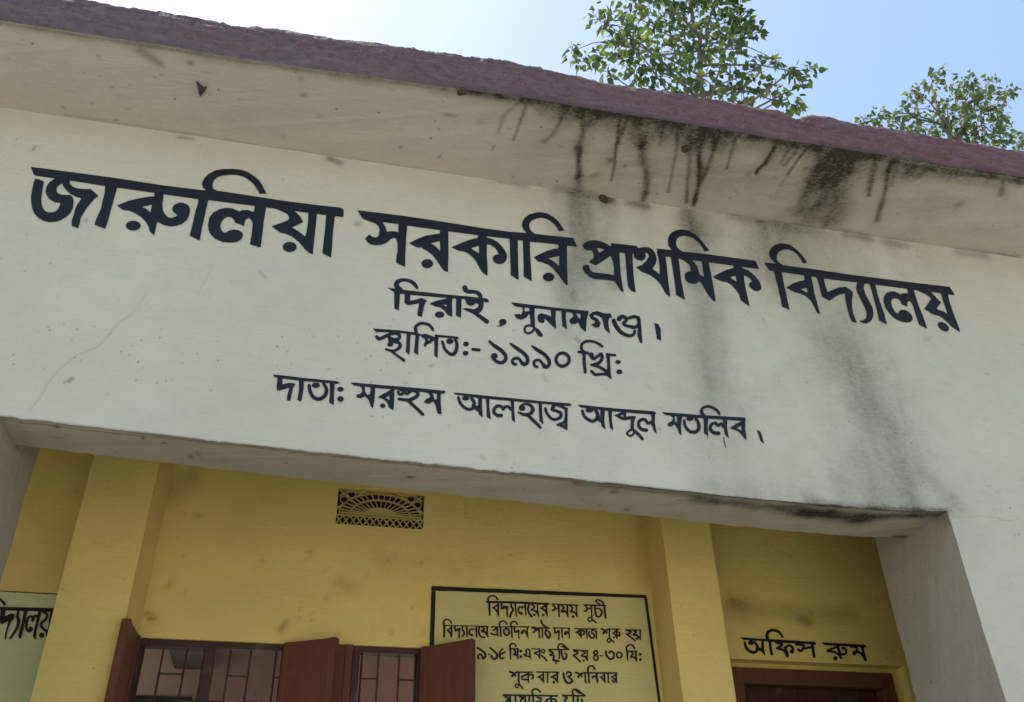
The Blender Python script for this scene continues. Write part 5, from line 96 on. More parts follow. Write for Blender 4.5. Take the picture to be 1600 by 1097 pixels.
'r2':'5621,10490 21,1 15,-2 22,-7 28,-13 23,-15 34,-32 9,-7 30,-19 33,-20 11,-10 2,-8 -3,-12 -5,-7 -10,-4 -123,-1 -6,-2 -4,-3 -4,-41 -3,-47 4,-26 4,-12 6,-10 5,-5 8,2 17,14 13,16 1,5 1,10 -9,37 -1,14 2,5 4,6 5,3 7,3 6,0 6,-3 5,-4 3,-5 9,-39 2,-16 -1,-15 -6,-15 -8,-13 -11,-11 -15,-14 -20,-12 -14,-5 -11,0 -10,2 -9,5 -11,11 -9,15 -6,18 -4,19 -2,26 2,33 6,45 -1,5 -2,3 -4,0 -45,-2 -3,-3 -1,-5 -1,-73 1,-51 5,-81 -3,-8 -6,-5 -9,-4 -9,1 -4,2 -4,4 -3,9 -6,96 -1,69 1,23 0,22 -1,3 -2,1 -5,1 -42,-2 -15,1 -52,-2 -3,-1 0,-2 13,-10 7,-10 3,-9 0,-7 -4,-10 -7,-8 -8,-8 -24,-17 -3,-3 0,-2 5,-4 29,-16 11,-8 7,-12 2,-15 -3,-11 -4,-10 -26,-39 -10,-7 -7,-1 -6,1 -6,4 -4,5 0,11 5,11 19,28 2,5 0,5 -8,6 -37,20 -10,10 -3,8 -1,6 3,11 5,8 8,9 27,20 3,3 0,3 -7,5 -39,19 -10,11 -10,2 -5,3 -4,4 -1,6 0,5 2,4 6,7 11,3 124,2 15,-1 48,2 6,1 2,2 0,3 -7,29 -2,21 2,13 4,9 8,13 15,15 18,12|5622,10457 -11,-5 -10,-7 -9,-10 -4,-9 0,-7 3,-19 9,-30 3,-4 6,-1 41,1 11,0 67,1 15,0 26,1 4,2 -2,4 -31,21 -3,-1 -6,-5 -8,-3 -6,0 -6,3 -72,44 -5,5 -1,4 1,14 -3,1',
'x1':'10310,11926 15,2 26,-1 30,-3 22,-4 31,-10 21,-9 17,-11 22,-22 16,-26 35,-71 3,-11 -2,-7 -7,-10 -13,-9 -14,-3 -10,2 -6,4 -5,7 -45,75 -15,16 -11,8 -17,9 -13,5 -29,7 -27,4 -38,-2 -35,-8 -14,-6 -16,-7 -10,-7 -10,-10 -18,-24 -11,-24 -4,-24 3,-17 5,-18 8,-22 5,-3 347,-2 652,-11 10,1 22,4 11,-1 13,-4 42,-1 6,-1 3,-6 9,-54 -1,-7 -2,-1 -5,-1 -44,6 -4,-1 -3,-4 -10,-120 -4,-128 -3,-15 -9,-12 -8,-7 -10,-5 -9,-2 -12,-1 -7,2 -8,4 -7,11 -2,11 2,96 5,79 -2,8 -8,0 -170,-36 -6,-4 -17,-16 -17,-13 -32,-19 -22,-8 -18,-1 -10,2 -18,8 -35,26 -4,7 -1,9 1,7 5,9 7,8 9,6 10,4 10,1 15,-4 29,-20 7,0 18,13 21,19 7,10 7,14 2,7 0,4 -7,4 -20,3 -33,2 -60,1 -34,3 -11,7 -5,9 0,11 6,16 -3,1 -12,2 -247,-1 -34,1 -13,-1 -2,-2 14,-12 7,-10 2,-11 -3,-13 -6,-11 -7,-8 -20,-15 -45,-25 -2,-3 4,-3 40,-10 30,-13 2,1 1,3 -6,23 0,11 6,13 7,8 9,6 7,3 9,2 10,0 6,1 38,26 19,12 18,7 16,4 17,0 14,-2 15,-7 16,-9 11,-9 19,-21 11,-17 5,-14 1,-18 -3,-13 -10,-20 2,-19 -3,-16 -3,-7 -9,-13 -16,-14 -16,-7 -14,-3 -14,-1 -7,1 -9,3 -9,6 -5,5 -4,8 -4,18 4,15 5,10 7,10 13,11 11,7 15,5 5,5 0,4 -2,5 -10,15 -19,18 -11,6 -8,1 -6,-1 -9,-5 -46,-33 -3,-3 0,-4 10,-42 5,-33 1,-87 -5,-10 -8,-10 -8,-6 -13,-4 -9,-1 -10,2 -7,5 -10,9 -11,21 -24,59 -11,16 -11,11 -11,6 -19,8 -29,7 -71,14 -16,4 -8,6 -5,9 0,10 4,10 9,10 6,5 21,11 72,34 5,4 1,3 -5,2 -71,15 -25,6 -7,5 -4,6 -2,6 0,12 -4,2 -12,1 -57,1 -5,-1 -2,-3 -10,-61 -4,-48 1,-43 6,-109 -4,-10 -5,-7 -10,-9 -9,-5 -14,-2 -12,1 -11,8 -5,10 -7,100 -1,50 3,41 9,70 -1,3 -9,7 -6,9 -6,2 -78,3 -8,-1 -4,-3 -20,-162 2,-142 -1,-6 -2,-2 -7,5 -73,76 -11,18 -5,3 -22,-2 -23,5 -4,-2 -22,-26 -16,-13 -13,-8 -34,-15 -34,-8 -32,-1 -26,4 -27,9 -29,16 -39,28 -19,20 -14,19 -9,20 -4,15 -3,21 -1,80 1,8 3,6 9,11 10,6 12,2 13,-3 8,-5 4,-13 10,-75 4,-15 7,-17 21,-24 22,-18 27,-18 24,-10 18,-2 14,0 12,3 22,8 8,5 7,7 5,6 1,5 -6,15 0,12 8,14 14,13 1,4 0,6 -6,13 -25,41 -3,2 -3,0 -13,-11 -13,-9 -15,-7 -16,-4 -24,-3 -20,2 -16,6 -12,8 -9,11 -4,12 1,14 6,14 11,14 12,9 27,15 -15,3 -129,1 -15,2 -5,2 -58,46 -3,4 2,3 5,1 23,0 294,-8 298,-2 3,2 1,3 -7,29 0,20 5,32 11,26 9,17 25,33 16,16 17,13 31,17 38,12 33,7|9778,11645 2,-3 16,-9 25,11 -19,3|9839,11645 -4,-2 1,-2 10,-9 37,-52 16,-26 8,-22 3,-36 4,-3 7,-1 31,12 3,3 4,13 22,89 6,27 0,3 -4,2 -12,1|11014,11624 -3,-2 0,-1 12,-14 6,-12 1,-17 -3,-19 3,-3 141,29 5,2 2,3 3,29 -1,5 -2,1 -139,1',
'x2':'11464,11678 464,-1 620,-4 4,-3 2,-9 10,-46 -1,-6 -7,-3 -54,4 -4,-1 -2,-5 -4,-73 -1,-55 8,-126 -2,-11 -5,-12 -13,-11 -9,-5 -9,-3 -9,-1 -8,1 -15,8 -5,7 -9,20 -22,59 -19,32 -13,12 -11,7 -33,15 -28,9 -8,-1 -6,-5 -13,-20 -11,-9 -16,-9 -19,-6 -7,0 -16,3 -9,4 -8,7 -6,13 -1,14 2,6 7,15 10,11 16,12 21,8 22,2 21,18 4,6 4,16 -1,14 -4,6 -23,4 -60,2 -32,2 -6,3 -6,5 -4,7 -1,9 -4,2 -229,2 -21,-2 -4,-3 -1,-8 8,-77 4,-59 1,-5 8,-2 36,3 35,6 6,2 5,4 6,12 4,11 2,17 -1,13 -2,5 -7,3 -36,2 -14,2 -10,6 -5,8 0,13 7,13 12,10 14,5 8,1 56,-4 15,-4 13,-8 9,-11 5,-17 1,-22 -3,-28 -8,-26 -13,-22 -13,-14 -13,-11 -16,-8 -23,-7 -28,-5 -43,-4 -6,-2 -2,-6 -2,-38 2,-12 -4,-13 -7,-8 -11,-6 -11,-3 -12,1 -8,5 -14,20 -2,7 -2,22 -9,17 -14,13 -32,20 -37,17 -35,14 -17,4 -22,2 -64,1 -35,3 -17,8 -4,5 -2,6 3,14 7,13 8,7 20,11 26,12 35,13 165,56 5,3 3,3 -3,2 -28,1 -255,0 -5,3 -48,46 -5,7|12342,11614 -2,-4 2,-23 -1,-21 -4,-16 -5,-13 0,-6 4,-3 32,-12 21,-9 22,-13 3,0 2,1 2,7 5,104 -1,6 -3,2 -16,1 -37,0|11805,11563 -127,-43 -6,-2 -4,-4 3,-1 27,-3 24,-6 48,-18 42,-21 5,-1 3,4 0,7 -5,64 -4,22 -3,2|11719,11387 11,1 11,-1 10,-2 9,-6 8,-7 4,-8 2,-20 -1,-8 -7,-12 -7,-10 -8,-8 -17,-11 -19,-6 -21,-1 -18,6 -8,6 -5,7 -4,9 0,8 2,16 7,13 7,10 11,10 11,6 10,5',
'y1':'-5585,11799 8,0 11,-4 77,-49 40,-28 15,-12 23,-22 32,-35 2,-5 2,-8 0,-6 -3,-5 -4,-5 -7,-2 -6,1 -8,4 -44,45 -28,23 -44,30 -65,41 -8,9 -3,12 1,6 2,5|-6374,11575 2,1 38,2 11,-1 32,2 9,-1 119,3 11,0 32,1 11,0 32,1 11,-1 119,4 11,-1 32,2 11,-1 32,2 11,-1 32,2 11,-1 33,2 11,-1 32,2 11,-1 32,2 12,-1 32,2 10,-1 121,3 11,0 32,1 12,0 34,1 12,0 80,2 10,0 80,3 11,-1 35,2 12,-1 80,3 10,-1 81,3 11,-1 35,2 11,-1 35,2 11,-1 127,4 11,-1 36,2 11,-1 82,3 10,-1 81,3 12,0 36,1 7,-1 3,-4 0,-77 3,-168 -5,-324 0,-8 -2,-3 -3,2 -8,11 -28,42 -34,78 -5,3 -39,25 -38,32 -13,12 -17,17 -12,17 -6,10 -5,13 -2,16 4,23 7,15 10,16 28,36 16,24 3,8 2,11 1,21 -2,8 -3,7 -3,5 -4,4 -14,8 -33,15 -12,6 -9,8 -6,12 -3,1 -2,-2 -1,-4 2,-340 18,-155 0,-7 -3,-2 -11,-1 -3,1 -3,2 -42,68 -3,135 -10,194 -1,5 -2,1 -17,4 -3,-2 -2,-3 -4,-14 -9,-68 -4,-6 -5,-4 -7,-2 -9,2 -8,4 -6,8 -3,5 -3,13 -6,38 -3,6 -4,2 -12,3 -4,-1 -4,-3 -6,-14 -6,-26 -1,-23 0,-15 3,-31 4,-25 6,-28 7,-20 9,-18 8,-10 4,-3 1,3 -2,11 -1,8 3,16 6,9 5,4 6,3 9,1 5,-1 6,-2 8,-4 6,-5 11,-14 8,-15 1,-8 1,-12 -3,-15 -17,-23 -6,-6 -7,-6 -9,-3 -8,-1 -10,2 -10,4 -13,8 -13,11 -11,11 -13,16 -13,25 -7,18 -8,33 -10,64 -2,9 -1,-25 3,-120 -1,-169 -1,-4 -3,-1 -13,-1 -4,2 -35,45 -3,7 -1,118 -5,178 -17,157 -3,5 -4,1 -35,-1 -13,1 -11,-1 -3,-4 6,-51 5,-27 2,-8 5,-13 30,-50 6,-13 6,-18 5,-31 2,-15 1,-32 -1,-28 -3,-22 -6,-29 -14,-44 -18,-49 -37,-86 -4,-4 -5,-2 -5,0 -6,2 -6,5 -4,6 -1,5 0,7 25,82 22,80 7,39 1,22 -1,21 -3,29 -7,39 -8,17 -25,44 -7,17 -4,15 -2,17 0,15 5,60 -1,1 -3,2 -27,0 -77,-3 -10,1 -32,-1 -12,0 -38,-2 -1,-3 1,-12 9,-87 2,-7 3,-1 6,4 77,57 4,1 5,0 53,-7 4,-1 3,-7 16,-60 1,-4 -1,-4 -36,-71 -3,-9 -11,-107 -2,-110 15,-97 -1,-2 -2,-1 -14,-1 -4,1 -2,1 -2,5 -18,102 -3,216 -3,2 -3,-1 -52,-30 -44,-24 -3,-1 -4,3 -38,44 -5,7 -17,103 -15,83 -3,13 -1,3 -2,1 -33,-1 -10,1 -33,-2 -10,1 -33,-2 -11,1 -32,-2 -11,1 -33,-2 -11,1 -32,-1 -11,0 -32,-1 -12,0 -32,-1 -11,0 -32,-1 -11,1 -32,-2 -11,1 -32,-2 -11,1 -32,-2 -11,1 -32,-2 -11,1 -32,-2 -12,1 -31,-2 -11,1 -32,-1 -11,0 -32,-1 -11,0 -32,-1 -11,1 -32,-2 -11,1 -32,-2 -11,1 -31,-2 -18,1 -5,1 -2,4 -16,54|-4970,11539 -3,-3 0,-6 10,-134 1,-14 2,-8 6,34 5,19 5,12 7,11 10,9 6,4 7,2 21,1 17,-4 21,-10 2,-1 2,2 8,17 7,6 7,4 6,2 12,1 20,-4 4,1 1,5 -2,52 -1,3 -2,1 -19,1|-4638,11539 -2,-1 0,-2 21,-16 9,-10 9,-15 6,-14 4,-16 1,-17 0,-13 -5,-25 -7,-18 -13,-20 -27,-35 -13,-20 -5,-12 0,-8 5,-9 8,-10 13,-13 30,-26 23,-16 18,-10 7,-2 15,8 2,2 0,4 -27,176 -7,133 -1,3 -3,2|-4642,11152 19,1 11,-3 9,-5 10,-8 6,-6 5,-8 5,-10 3,-11 0,-10 -1,-8 -4,-9 -9,-10 -7,-5 -8,-2 -10,-1 -8,1 -8,3 -9,4 -8,7 -6,6 -6,8 -5,8 -4,19 1,10 1,6 10,15 6,5',
}
STAINS = {
'S':[
 ([(0.733,2.787),(0.7,2.846),(0.686,2.887),(0.684,2.972)],0.014,0.35),
 ([(0.776,2.786),(0.775,2.853),(0.771,2.938),(0.766,3.006)],0.014,0.6),
 ([(0.865,2.782),(0.865,2.826)],0.023,0.35),
 ([(0.904,2.773),(0.902,2.789)],0.014,0.4),
 ([(0.96,2.784),(0.961,2.852),(0.947,2.933),(0.919,2.986)],0.02,0.5),
 ([(1.019,2.764),(1.061,2.823),(1.087,2.872),(1.09,2.943),(1.086,2.992)],0.023,0.8),
 ([(1.013,2.762),(1.067,2.765),(1.136,2.758),(1.165,2.756)],0.034,0.95),
 ([(1.081,2.85),(1.129,2.794),(1.156,2.765)],0.035,0.5),
 ([(1.095,2.99),(1.123,3.084),(1.154,3.181)],0.028,0.85),
 ([(1.151,3.182),(1.184,3.291)],0.035,0.45),
 ([(1.232,2.749),(1.252,2.853),(1.276,2.952),(1.311,3.088),(1.326,3.181)],0.012,0.75),
 ([(1.273,2.771),(1.271,2.857),(1.274,2.928)],0.016,0.7),
 ([(1.332,2.751),(1.355,2.816),(1.39,2.904)],0.064,0.65),
 ([(1.39,2.904),(1.441,3.018),(1.488,3.094),(1.533,3.228)],0.034,0.6),
 ([(1.53,3.229),(1.539,3.292)],0.029,0.6),
 ([(1.453,2.749),(1.536,2.754)],0.041,0.6),
 ([(1.461,2.793),(1.483,2.893)],0.02,0.5),
 ([(1.547,2.815),(1.583,2.929),(1.615,3.068),(1.645,3.196)],0.014,0.55),
 ([(1.523,2.765),(1.558,2.845)],0.013,0.5),
 ([(1.572,2.747),(1.625,2.847),(1.666,2.954),(1.715,3.1),(1.771,3.253)],0.019,0.6),
 ([(1.658,2.768),(1.677,2.828),(1.698,2.914),(1.743,3.006),(1.784,3.121),(1.816,3.263)],0.022,0.95),
 ([(1.708,2.765),(1.742,2.838),(1.758,2.868)],0.017,0.7),
 ([(1.748,2.765),(1.761,2.859),(1.77,2.941),(1.784,3.033),(1.787,3.103)],0.016,0.7),
 ([(1.833,2.763),(1.846,2.833),(1.866,2.921),(1.876,2.979)],0.015,0.6),
 ([(1.866,2.764),(1.935,2.749)],0.018,0.6),
 ([(2.047,2.742),(2.053,2.831),(2.051,2.908),(2.036,2.945),(2.042,2.979)],0.016,1.0),
 ([(2.127,2.758),(2.13,2.84),(2.131,2.882)],0.015,0.45),
 ([(2.174,2.748),(2.168,2.824),(2.157,2.894)],0.015,0.65),
 ([(2.214,2.756),(2.206,2.833),(2.206,2.949)],0.015,0.9),
 ([(2.206,2.949),(2.206,3.043)],0.011,0.3),
 ([(2.304,2.746),(2.324,2.817),(2.347,2.933)],0.061,0.8),
 ([(2.384,2.745),(2.409,2.825),(2.402,2.922)],0.105,0.85),
 ([(2.458,2.747),(2.488,2.869)],0.081,0.85),
 ([(2.352,2.968),(2.374,3.073),(2.406,3.199)],0.045,0.55),
 ([(2.429,2.97),(2.484,3.106),(2.486,3.242)],0.11,0.42),
 ([(2.513,2.971),(2.576,3.106),(2.588,3.231)],0.085,0.42),
 ([(2.607,2.792),(2.705,3.011)],0.024,0.6),
 ([(2.686,2.79),(2.769,2.951),(2.853,3.174)],0.028,0.7),
 ([(2.734,2.794),(2.784,2.917)],0.023,0.45),
 ([(2.806,2.779),(2.831,2.818)],0.063,0.4),
 ([(2.859,2.754),(3.053,2.764)],0.053,0.45),
 ([(3.335,2.758),(3.395,2.852)],0.024,0.6),
 ([(2.492,3.008),(2.613,3.223)],0.134,0.3),
 ([(0.521,2.753),(1.011,2.75),(1.457,2.745),(2.344,2.751),(2.704,2.752)],0.046,0.92),
 ([(2.709,2.76),(3.452,2.746)],0.041,0.8),
 ([(0.925,2.898),(1.564,2.936),(2.472,2.978),(3.029,2.961)],0.372,0.14),
 ([(1.437,3.052),(2.496,3.022)],0.205,0.12),
 ([(1.54,2.79),(1.772,2.783)],0.126,0.3),
 ([(-1.5,2.812),(-0.452,2.798),(0.523,2.764)],0.025,0.5),
 ([(-0.94,2.839),(-0.865,2.893)],0.034,0.35),
 ([(0.106,2.73),(0.397,2.727)],0.041,0.35),
 ([(0.964,2.808),(1.284,2.806),(1.616,2.812)],0.105,0.42),
 ([(1.616,2.812),(1.951,2.802),(2.228,2.797)],0.077,0.32),
 ([(2.341,2.809),(2.81,2.803)],0.114,0.45),
 ([(2.843,2.797),(3.338,2.799)],0.062,0.3),
 ([(0.584,2.77),(0.954,2.77)],0.06,0.28),
 ([(-1.326,3.282),(-0.753,3.291),(-0.455,3.301)],0.012,0.18),
 ([(-0.455,3.301),(0.492,3.29)],0.01,0.15),
 ([(1.062,3.28),(1.273,3.29)],0.027,0.27),
 ([(2.043,3.308),(2.27,3.309)],0.025,0.36),
 ([(2.307,3.307),(2.539,3.307)],0.032,0.33),
 ([(2.735,3.305),(2.895,3.306)],0.029,0.42),
 ([(2.981,3.316),(3.144,3.316)],0.033,0.39),
 ([(3.194,3.329),(3.316,3.327)],0.026,0.3),
 ([(3.473,3.312),(3.639,3.308)],0.034,0.36),
 ([(3.716,3.298),(3.843,3.296)],0.03,0.3),
],
'F':[
 ([(2.037,4.799),(2.263,4.798)],0.04,0.36),
 ([(2.32,4.795),(2.531,4.79)],0.074,0.33),
 ([(2.727,4.792),(2.886,4.791)],0.043,0.39),
 ([(2.963,4.781),(3.103,4.777)],0.043,0.36),
 ([(3.455,4.785),(3.625,4.789)],0.055,0.36),
 ([(0.76,4.808),(0.895,4.807)],0.021,0.35),
 ([(-0.809,4.791),(-0.75,4.791)],0.02,0.4),
 ([(-0.099,4.794),(-0.05,4.777)],0.028,0.6),
 ([(1.067,4.814),(1.276,4.799)],0.044,0.4),
 ([(1.184,4.728),(1.156,4.298)],0.134,0.28),
 ([(1.349,4.836),(1.353,4.796)],0.044,0.8),
 ([(1.471,4.8),(1.559,4.789)],0.045,0.6),
 ([(1.796,4.796),(1.81,4.641)],0.083,0.45),
 ([(1.829,4.644),(1.764,4.313)],0.108,0.2),
 ([(2.272,4.744),(2.264,4.52)],0.194,0.3),
 ([(1.073,4.285),(1.053,3.901)],0.079,0.18),
 ([(1.186,4.773),(1.164,4.18)],0.198,0.24),
 ([(1.823,4.733),(1.774,4.075),(1.74,3.632)],0.191,0.2),
 ([(2.46,4.731),(2.464,4.254),(2.513,3.793),(2.59,3.381),(2.63,3.175)],0.47,0.14),
 ([(2.752,4.736),(2.753,4.296)],0.237,0.12),
 ([(2.183,4.775),(2.161,4.46)],0.19,0.15),
 ([(1.518,4.745),(1.494,4.353)],0.14,0.12),
 ([(3.186,4.716),(3.125,4.265)],0.204,0.1),
 ([(1.737,3.366),(1.793,3.152)],0.276,0.12),
 ([(1.35,4.85),(1.333,4.246)],0.075,0.15),
 ([(2.41,4.08),(2.497,3.889)],0.165,0.11),
 ([(2.542,4.068),(2.601,3.831)],0.165,0.1),
 ([(2.566,3.897),(2.583,3.665)],0.175,0.16),
 ([(2.583,3.665),(2.641,3.411)],0.144,0.17),
 ([(2.429,3.366),(2.637,3.312)],0.142,0.15),
 ([(2.366,3.216),(2.652,3.192)],0.114,0.2),
 ([(1.823,4.161),(1.764,3.692)],0.087,0.15),
 ([(1.627,3.165),(2.14,3.162)],0.084,0.15),
 ([(2.136,3.144),(2.367,3.128),(2.836,3.148)],0.032,0.4),
 ([(-1.174,3.218),(-0.239,3.183),(0.793,3.161),(1.939,3.125),(2.569,3.132)],0.006,0.6),
 ([(1.068,3.144),(1.35,3.136),(1.939,3.122),(2.248,3.122),(2.831,3.15)],0.012,0.75),
 ([(2.82,3.291),(2.901,3.153)],0.078,0.12),
 ([(2.413,4.783),(2.483,4.257),(2.567,3.799),(2.617,3.417),(2.644,3.166)],0.364,0.1),
 ([(2.54,4.745),(2.593,4.11),(2.62,3.485)],0.152,0.03),
 ([(1.172,4.816),(1.156,4.298),(1.152,3.771)],0.185,0.1),
 ([(1.837,4.749),(1.798,4.079),(1.758,3.4)],0.174,0.07),
],
'U':[
 ([(1.078,3.335),(1.363,3.335),(1.659,3.341)],0.025,0.5),
 ([(1.637,3.36),(1.975,3.37),(2.299,3.388)],0.064,0.65),
 ([(2.142,3.392),(2.482,3.424)],0.085,0.9),
 ([(2.458,3.383),(2.83,3.338)],0.05,0.8),
 ([(-1.179,3.323),(-0.953,3.331),(-0.239,3.317),(1.075,3.323)],0.008,0.5),
 ([(2.767,3.606),(2.829,3.619)],0.026,0.8),
],
'B':[
 ([(2.339,3.088),(2.571,3.082),(3.095,3.09)],0.087,0.3),
 ([(2.761,3.044),(2.817,3.029)],0.048,0.5),
 ([(2.364,3.126),(2.42,3.111)],0.047,0.4),
 ([(-0.715,2.898),(-0.688,2.875)],0.026,0.7),
 ([(0.179,3.109),(0.229,3.095)],0.065,0.25),
 ([(0.402,3.226),(1.022,3.229)],0.106,0.12),
 ([(-0.079,2.851),(-0.065,2.893)],0.018,0.6),
 ([(-0.728,3.534),(-0.633,3.634)],0.096,0.25),
 ([(1.866,3.629),(1.863,3.244)],0.076,0.18),
],
}
TREES = {
1:[(3.99,9.33,15.14,0.265),(4.19,9.02,14.61,0.326),(4.95,9.65,15.85,0.445),(5.72,10.05,16.80,0.543),(6.62,10.47,17.63,0.575),(6.84,9.86,16.67,0.520),(7.00,9.48,16.30,0.348),(7.11,9.34,15.67,0.169),(3.80,10.24,15.37,0.187),(4.20,10.76,15.84,0.221),(4.23,9.96,14.95,0.269),(4.29,9.07,14.20,0.298),(4.76,9.24,14.36,0.398),(6.10,10.74,16.61,0.525),(6.23,9.92,15.61,0.467),(6.02,8.78,14.21,0.352),(6.97,9.75,16.17,0.375),(3.96,9.12,13.48,0.176),(4.56,9.43,13.96,0.253),(5.07,9.51,14.11,0.329),(5.47,9.38,13.97,0.374),(6.42,10.13,15.00,0.332),(6.63,9.76,14.89,0.252),(6.84,9.45,14.62,0.199),(7.63,10.04,15.76,0.229),(8.13,10.29,16.25,0.154),(7.24,8.83,13.98,0.156),(8.25,9.65,15.25,0.199),(7.63,9.22,14.15,0.136),(7.30,9.70,14.54,0.252),(7.13,9.04,13.49,0.200),(6.84,9.81,14.52,0.250),(7.90,9.78,14.34,0.127),(6.29,9.62,13.95,0.216),(4.83,9.18,16.31,0.640),(5.88,9.57,17.40,0.826),(6.58,9.16,17.02,0.679),(5.45,9.00,17.87,0.826),(7.10,9.93,19.94,0.939),(6.34,9.15,20.05,0.765),],
2:[(14.66,15.53,21.81,0.250),(15.07,15.32,21.84,0.314),(14.31,14.10,20.07,0.310),(16.04,15.12,22.18,0.406),(15.75,14.50,21.99,0.314),(17.06,15.01,23.39,0.312),(17.48,15.02,23.94,0.228),(16.30,14.11,21.32,0.497),(18.20,14.89,23.53,0.388),(18.31,14.88,22.96,0.587),(19.97,15.43,24.67,0.242),(18.30,14.47,22.06,0.528),(20.25,15.33,24.09,0.265),(19.52,14.51,23.11,0.161),(17.33,14.85,21.57,0.559),(17.89,14.62,21.18,0.601),(19.81,15.65,23.01,0.375),(16.58,15.26,21.70,0.557),(18.08,16.09,22.52,0.635),(19.14,15.29,21.76,0.360),(15.85,15.38,21.13,0.523),(18.02,15.38,21.20,0.654),],
3:[(23.92,18.65,26.04,0.193),(24.82,18.96,26.97,0.257),(26.03,19.77,27.62,0.474),(25.48,18.77,27.16,0.519),(26.02,19.11,26.76,0.580),(26.81,18.99,28.23,0.479),],
}


# ---------------------------------------------------------------- helpers
rng = np.random.default_rng(7)
random.seed(7)

def tag(o, label=None, cat=None, group=None, kind=None):
    if label: o['label'] = label
    if cat: o['category'] = cat
    if group: o['group'] = group
    if kind: o['kind'] = kind
    return o

def empty(name, loc, label, cat, group=None):
    o = bpy.data.objects.new(name, None)
    COL.objects.link(o)
    o.location = loc
    o.empty_display_size = 0.3
    return tag(o, label, cat, group)

def world_of(o):
    m = Matrix.Identity(4)
    while o is not None:
        m = Matrix.Translation(o.location) @ m if o.parent is None else o.matrix_parent_inverse @ Matrix.Translation(o.location) @ m
        o = o.parent
    return m

def link(name, me, mat=None, parent=None, label=None):
    o = bpy.data.objects.new(name, me)
    COL.objects.link(o)
    if mat is not None and not me.materials:
        me.materials.append(mat)
    if parent is not None:
        o.parent = parent
        o.matrix_parent_inverse = world_of(parent).inverted()
    if label: o['label'] = label
    return o

class MB:
    """collects quads/boxes in world coordinates, builds one mesh"""
    def __init__(self):
        self.v = []; self.f = []; self.at = []
    def add(self, verts, faces, at=None):
        n = len(self.v)
        self.v += [tuple(map(float, p)) for p in verts]
        self.f += [tuple(i + n for i in q) for q in faces]
        self.at += list(at) if at is not None else [0.0] * len(verts)
    def quad(self, a, b, c, d):
        self.add([a, b, c, d], [(0, 1, 2, 3)])
    def box(self, x0, x1, y0, y1, z0, z1):
        v = [(x, y, z) for x in (x0, x1) for y in (y0, y1) for z in (z0, z1)]
        self.add(v, [(0, 1, 3, 2), (4, 6, 7, 5), (0, 4, 5, 1), (2, 3, 7, 6), (0, 2, 6, 4), (1, 5, 7, 3)])
    def hexa(self, bottom4, top4):
        self.add(list(bottom4) + list(top4), [(3, 2, 1, 0), (4, 5, 6, 7), (0, 1, 5, 4), (1, 2, 6, 5), (2, 3, 7, 6), (3, 0, 4, 7)])
    def grid(self, P, at=None, flip=False):
        """P: array (n, m, 3)"""
        n, m = P.shape[:2]
        k = np.arange(n * m).reshape(n, m)
        q = np.stack([k[:-1, :-1], k[1:, :-1], k[1:, 1:], k[:-1, 1:]], -1).reshape(-1, 4)
        if flip: q = q[:, ::-1]
        self.add(P.reshape(-1, 3), [tuple(int(i) for i in r) for r in q], None if at is None else at.reshape(-1))
    def tube(self, pts, radii, n=8):
        pts = [Vector(p) for p in pts]
        rings = []
        for i, p in enumerate(pts):
            d = (pts[min(i + 1, len(pts) - 1)] - pts[max(i - 1, 0)]).normalized()
            a = d.cross(Vector((0.31, 0.87, 0.2)) if abs(d.z) > .8 else Vector((0, 0, 1))).normalized()
            b = d.cross(a)
            rings.append([p + float(radii[i]) * (math.cos(t) * a + math.sin(t) * b) for t in [2 * math.pi * j / n for j in range(n)]])
        v = [q for r in rings for q in r]
        f = [(i * n + j, i * n + (j + 1) % n, (i + 1) * n + (j + 1) % n, (i + 1) * n + j) for i in range(len(pts) - 1) for j in range(n)]
        f.append(tuple(range(n))[::-1]); f.append(tuple((len(pts) - 1) * n + j for j in range(n)))
        self.add(v, f)
    def build(self, name, mat, parent=None, attr=None, smooth=False, label=None, bevel=0.0):
        me = bpy.data.meshes.new(name)
        me.from_pydata(self.v, [], self.f)
        if attr:
            a = me.attributes.new(attr, 'FLOAT', 'POINT')
            a.data.foreach_set('value', np.array(self.at, np.float32))
        if smooth:
            me.polygons.foreach_set('use_smooth', np.ones(len(me.polygons), bool))
        me.update()
        o = link(name, me, mat, parent, label)
        if bevel:
            b = o.modifiers.new("bevel", 'BEVEL'); b.width = bevel; b.segments = 2; b.limit_method = 'ANGLE'
        return o

def vnoise(x, seed, octaves=4, base=1.0):
    """smooth 1D value noise in -1..1"""
    out = np.zeros_like(x, float); amp = 1.0; tot = 0.0; fr = base
    for o in range(octaves):
        r = np.random.default_rng(seed * 31 + o)
        tab = r.uniform(-1, 1, 4096)
        t = x * fr + 700.0
        i = np.floor(t).astype(int); u = t - i; u = u * u * (3 - 2 * u)
        out += amp * (tab[i % 4096] * (1 - u) + tab[(i + 1) % 4096] * u)
        tot += amp; amp *= 0.55; fr *= 2.1
    return out / tot

def vnoise2(U, V, seed, octaves=3, base=1.0):
    out = np.zeros(np.broadcast(U, V).shape); amp = 1.0; tot = 0.0; fr = base
    for o in range(octaves):
        tab = np.random.default_rng(seed * 17 + o).uniform(-1, 1, (128, 128))
        a = U * fr + 500.0; b = V * fr + 500.0
        i = np.floor(a).astype(int); j = np.floor(b).astype(int)
        u = a - i; v = b - j; u = u * u * (3 - 2 * u); v = v * v * (3 - 2 * v); i %= 128; j %= 128
        i1 = (i + 1) % 128; j1 = (j + 1) % 128
        out += amp * ((tab[i, j] * (1 - u) + tab[i1, j] * u) * (1 - v) + (tab[i, j1] * (1 - u) + tab[i1, j1] * u) * v)
        tot += amp; amp *= .55; fr *= 2.1
    return out / tot

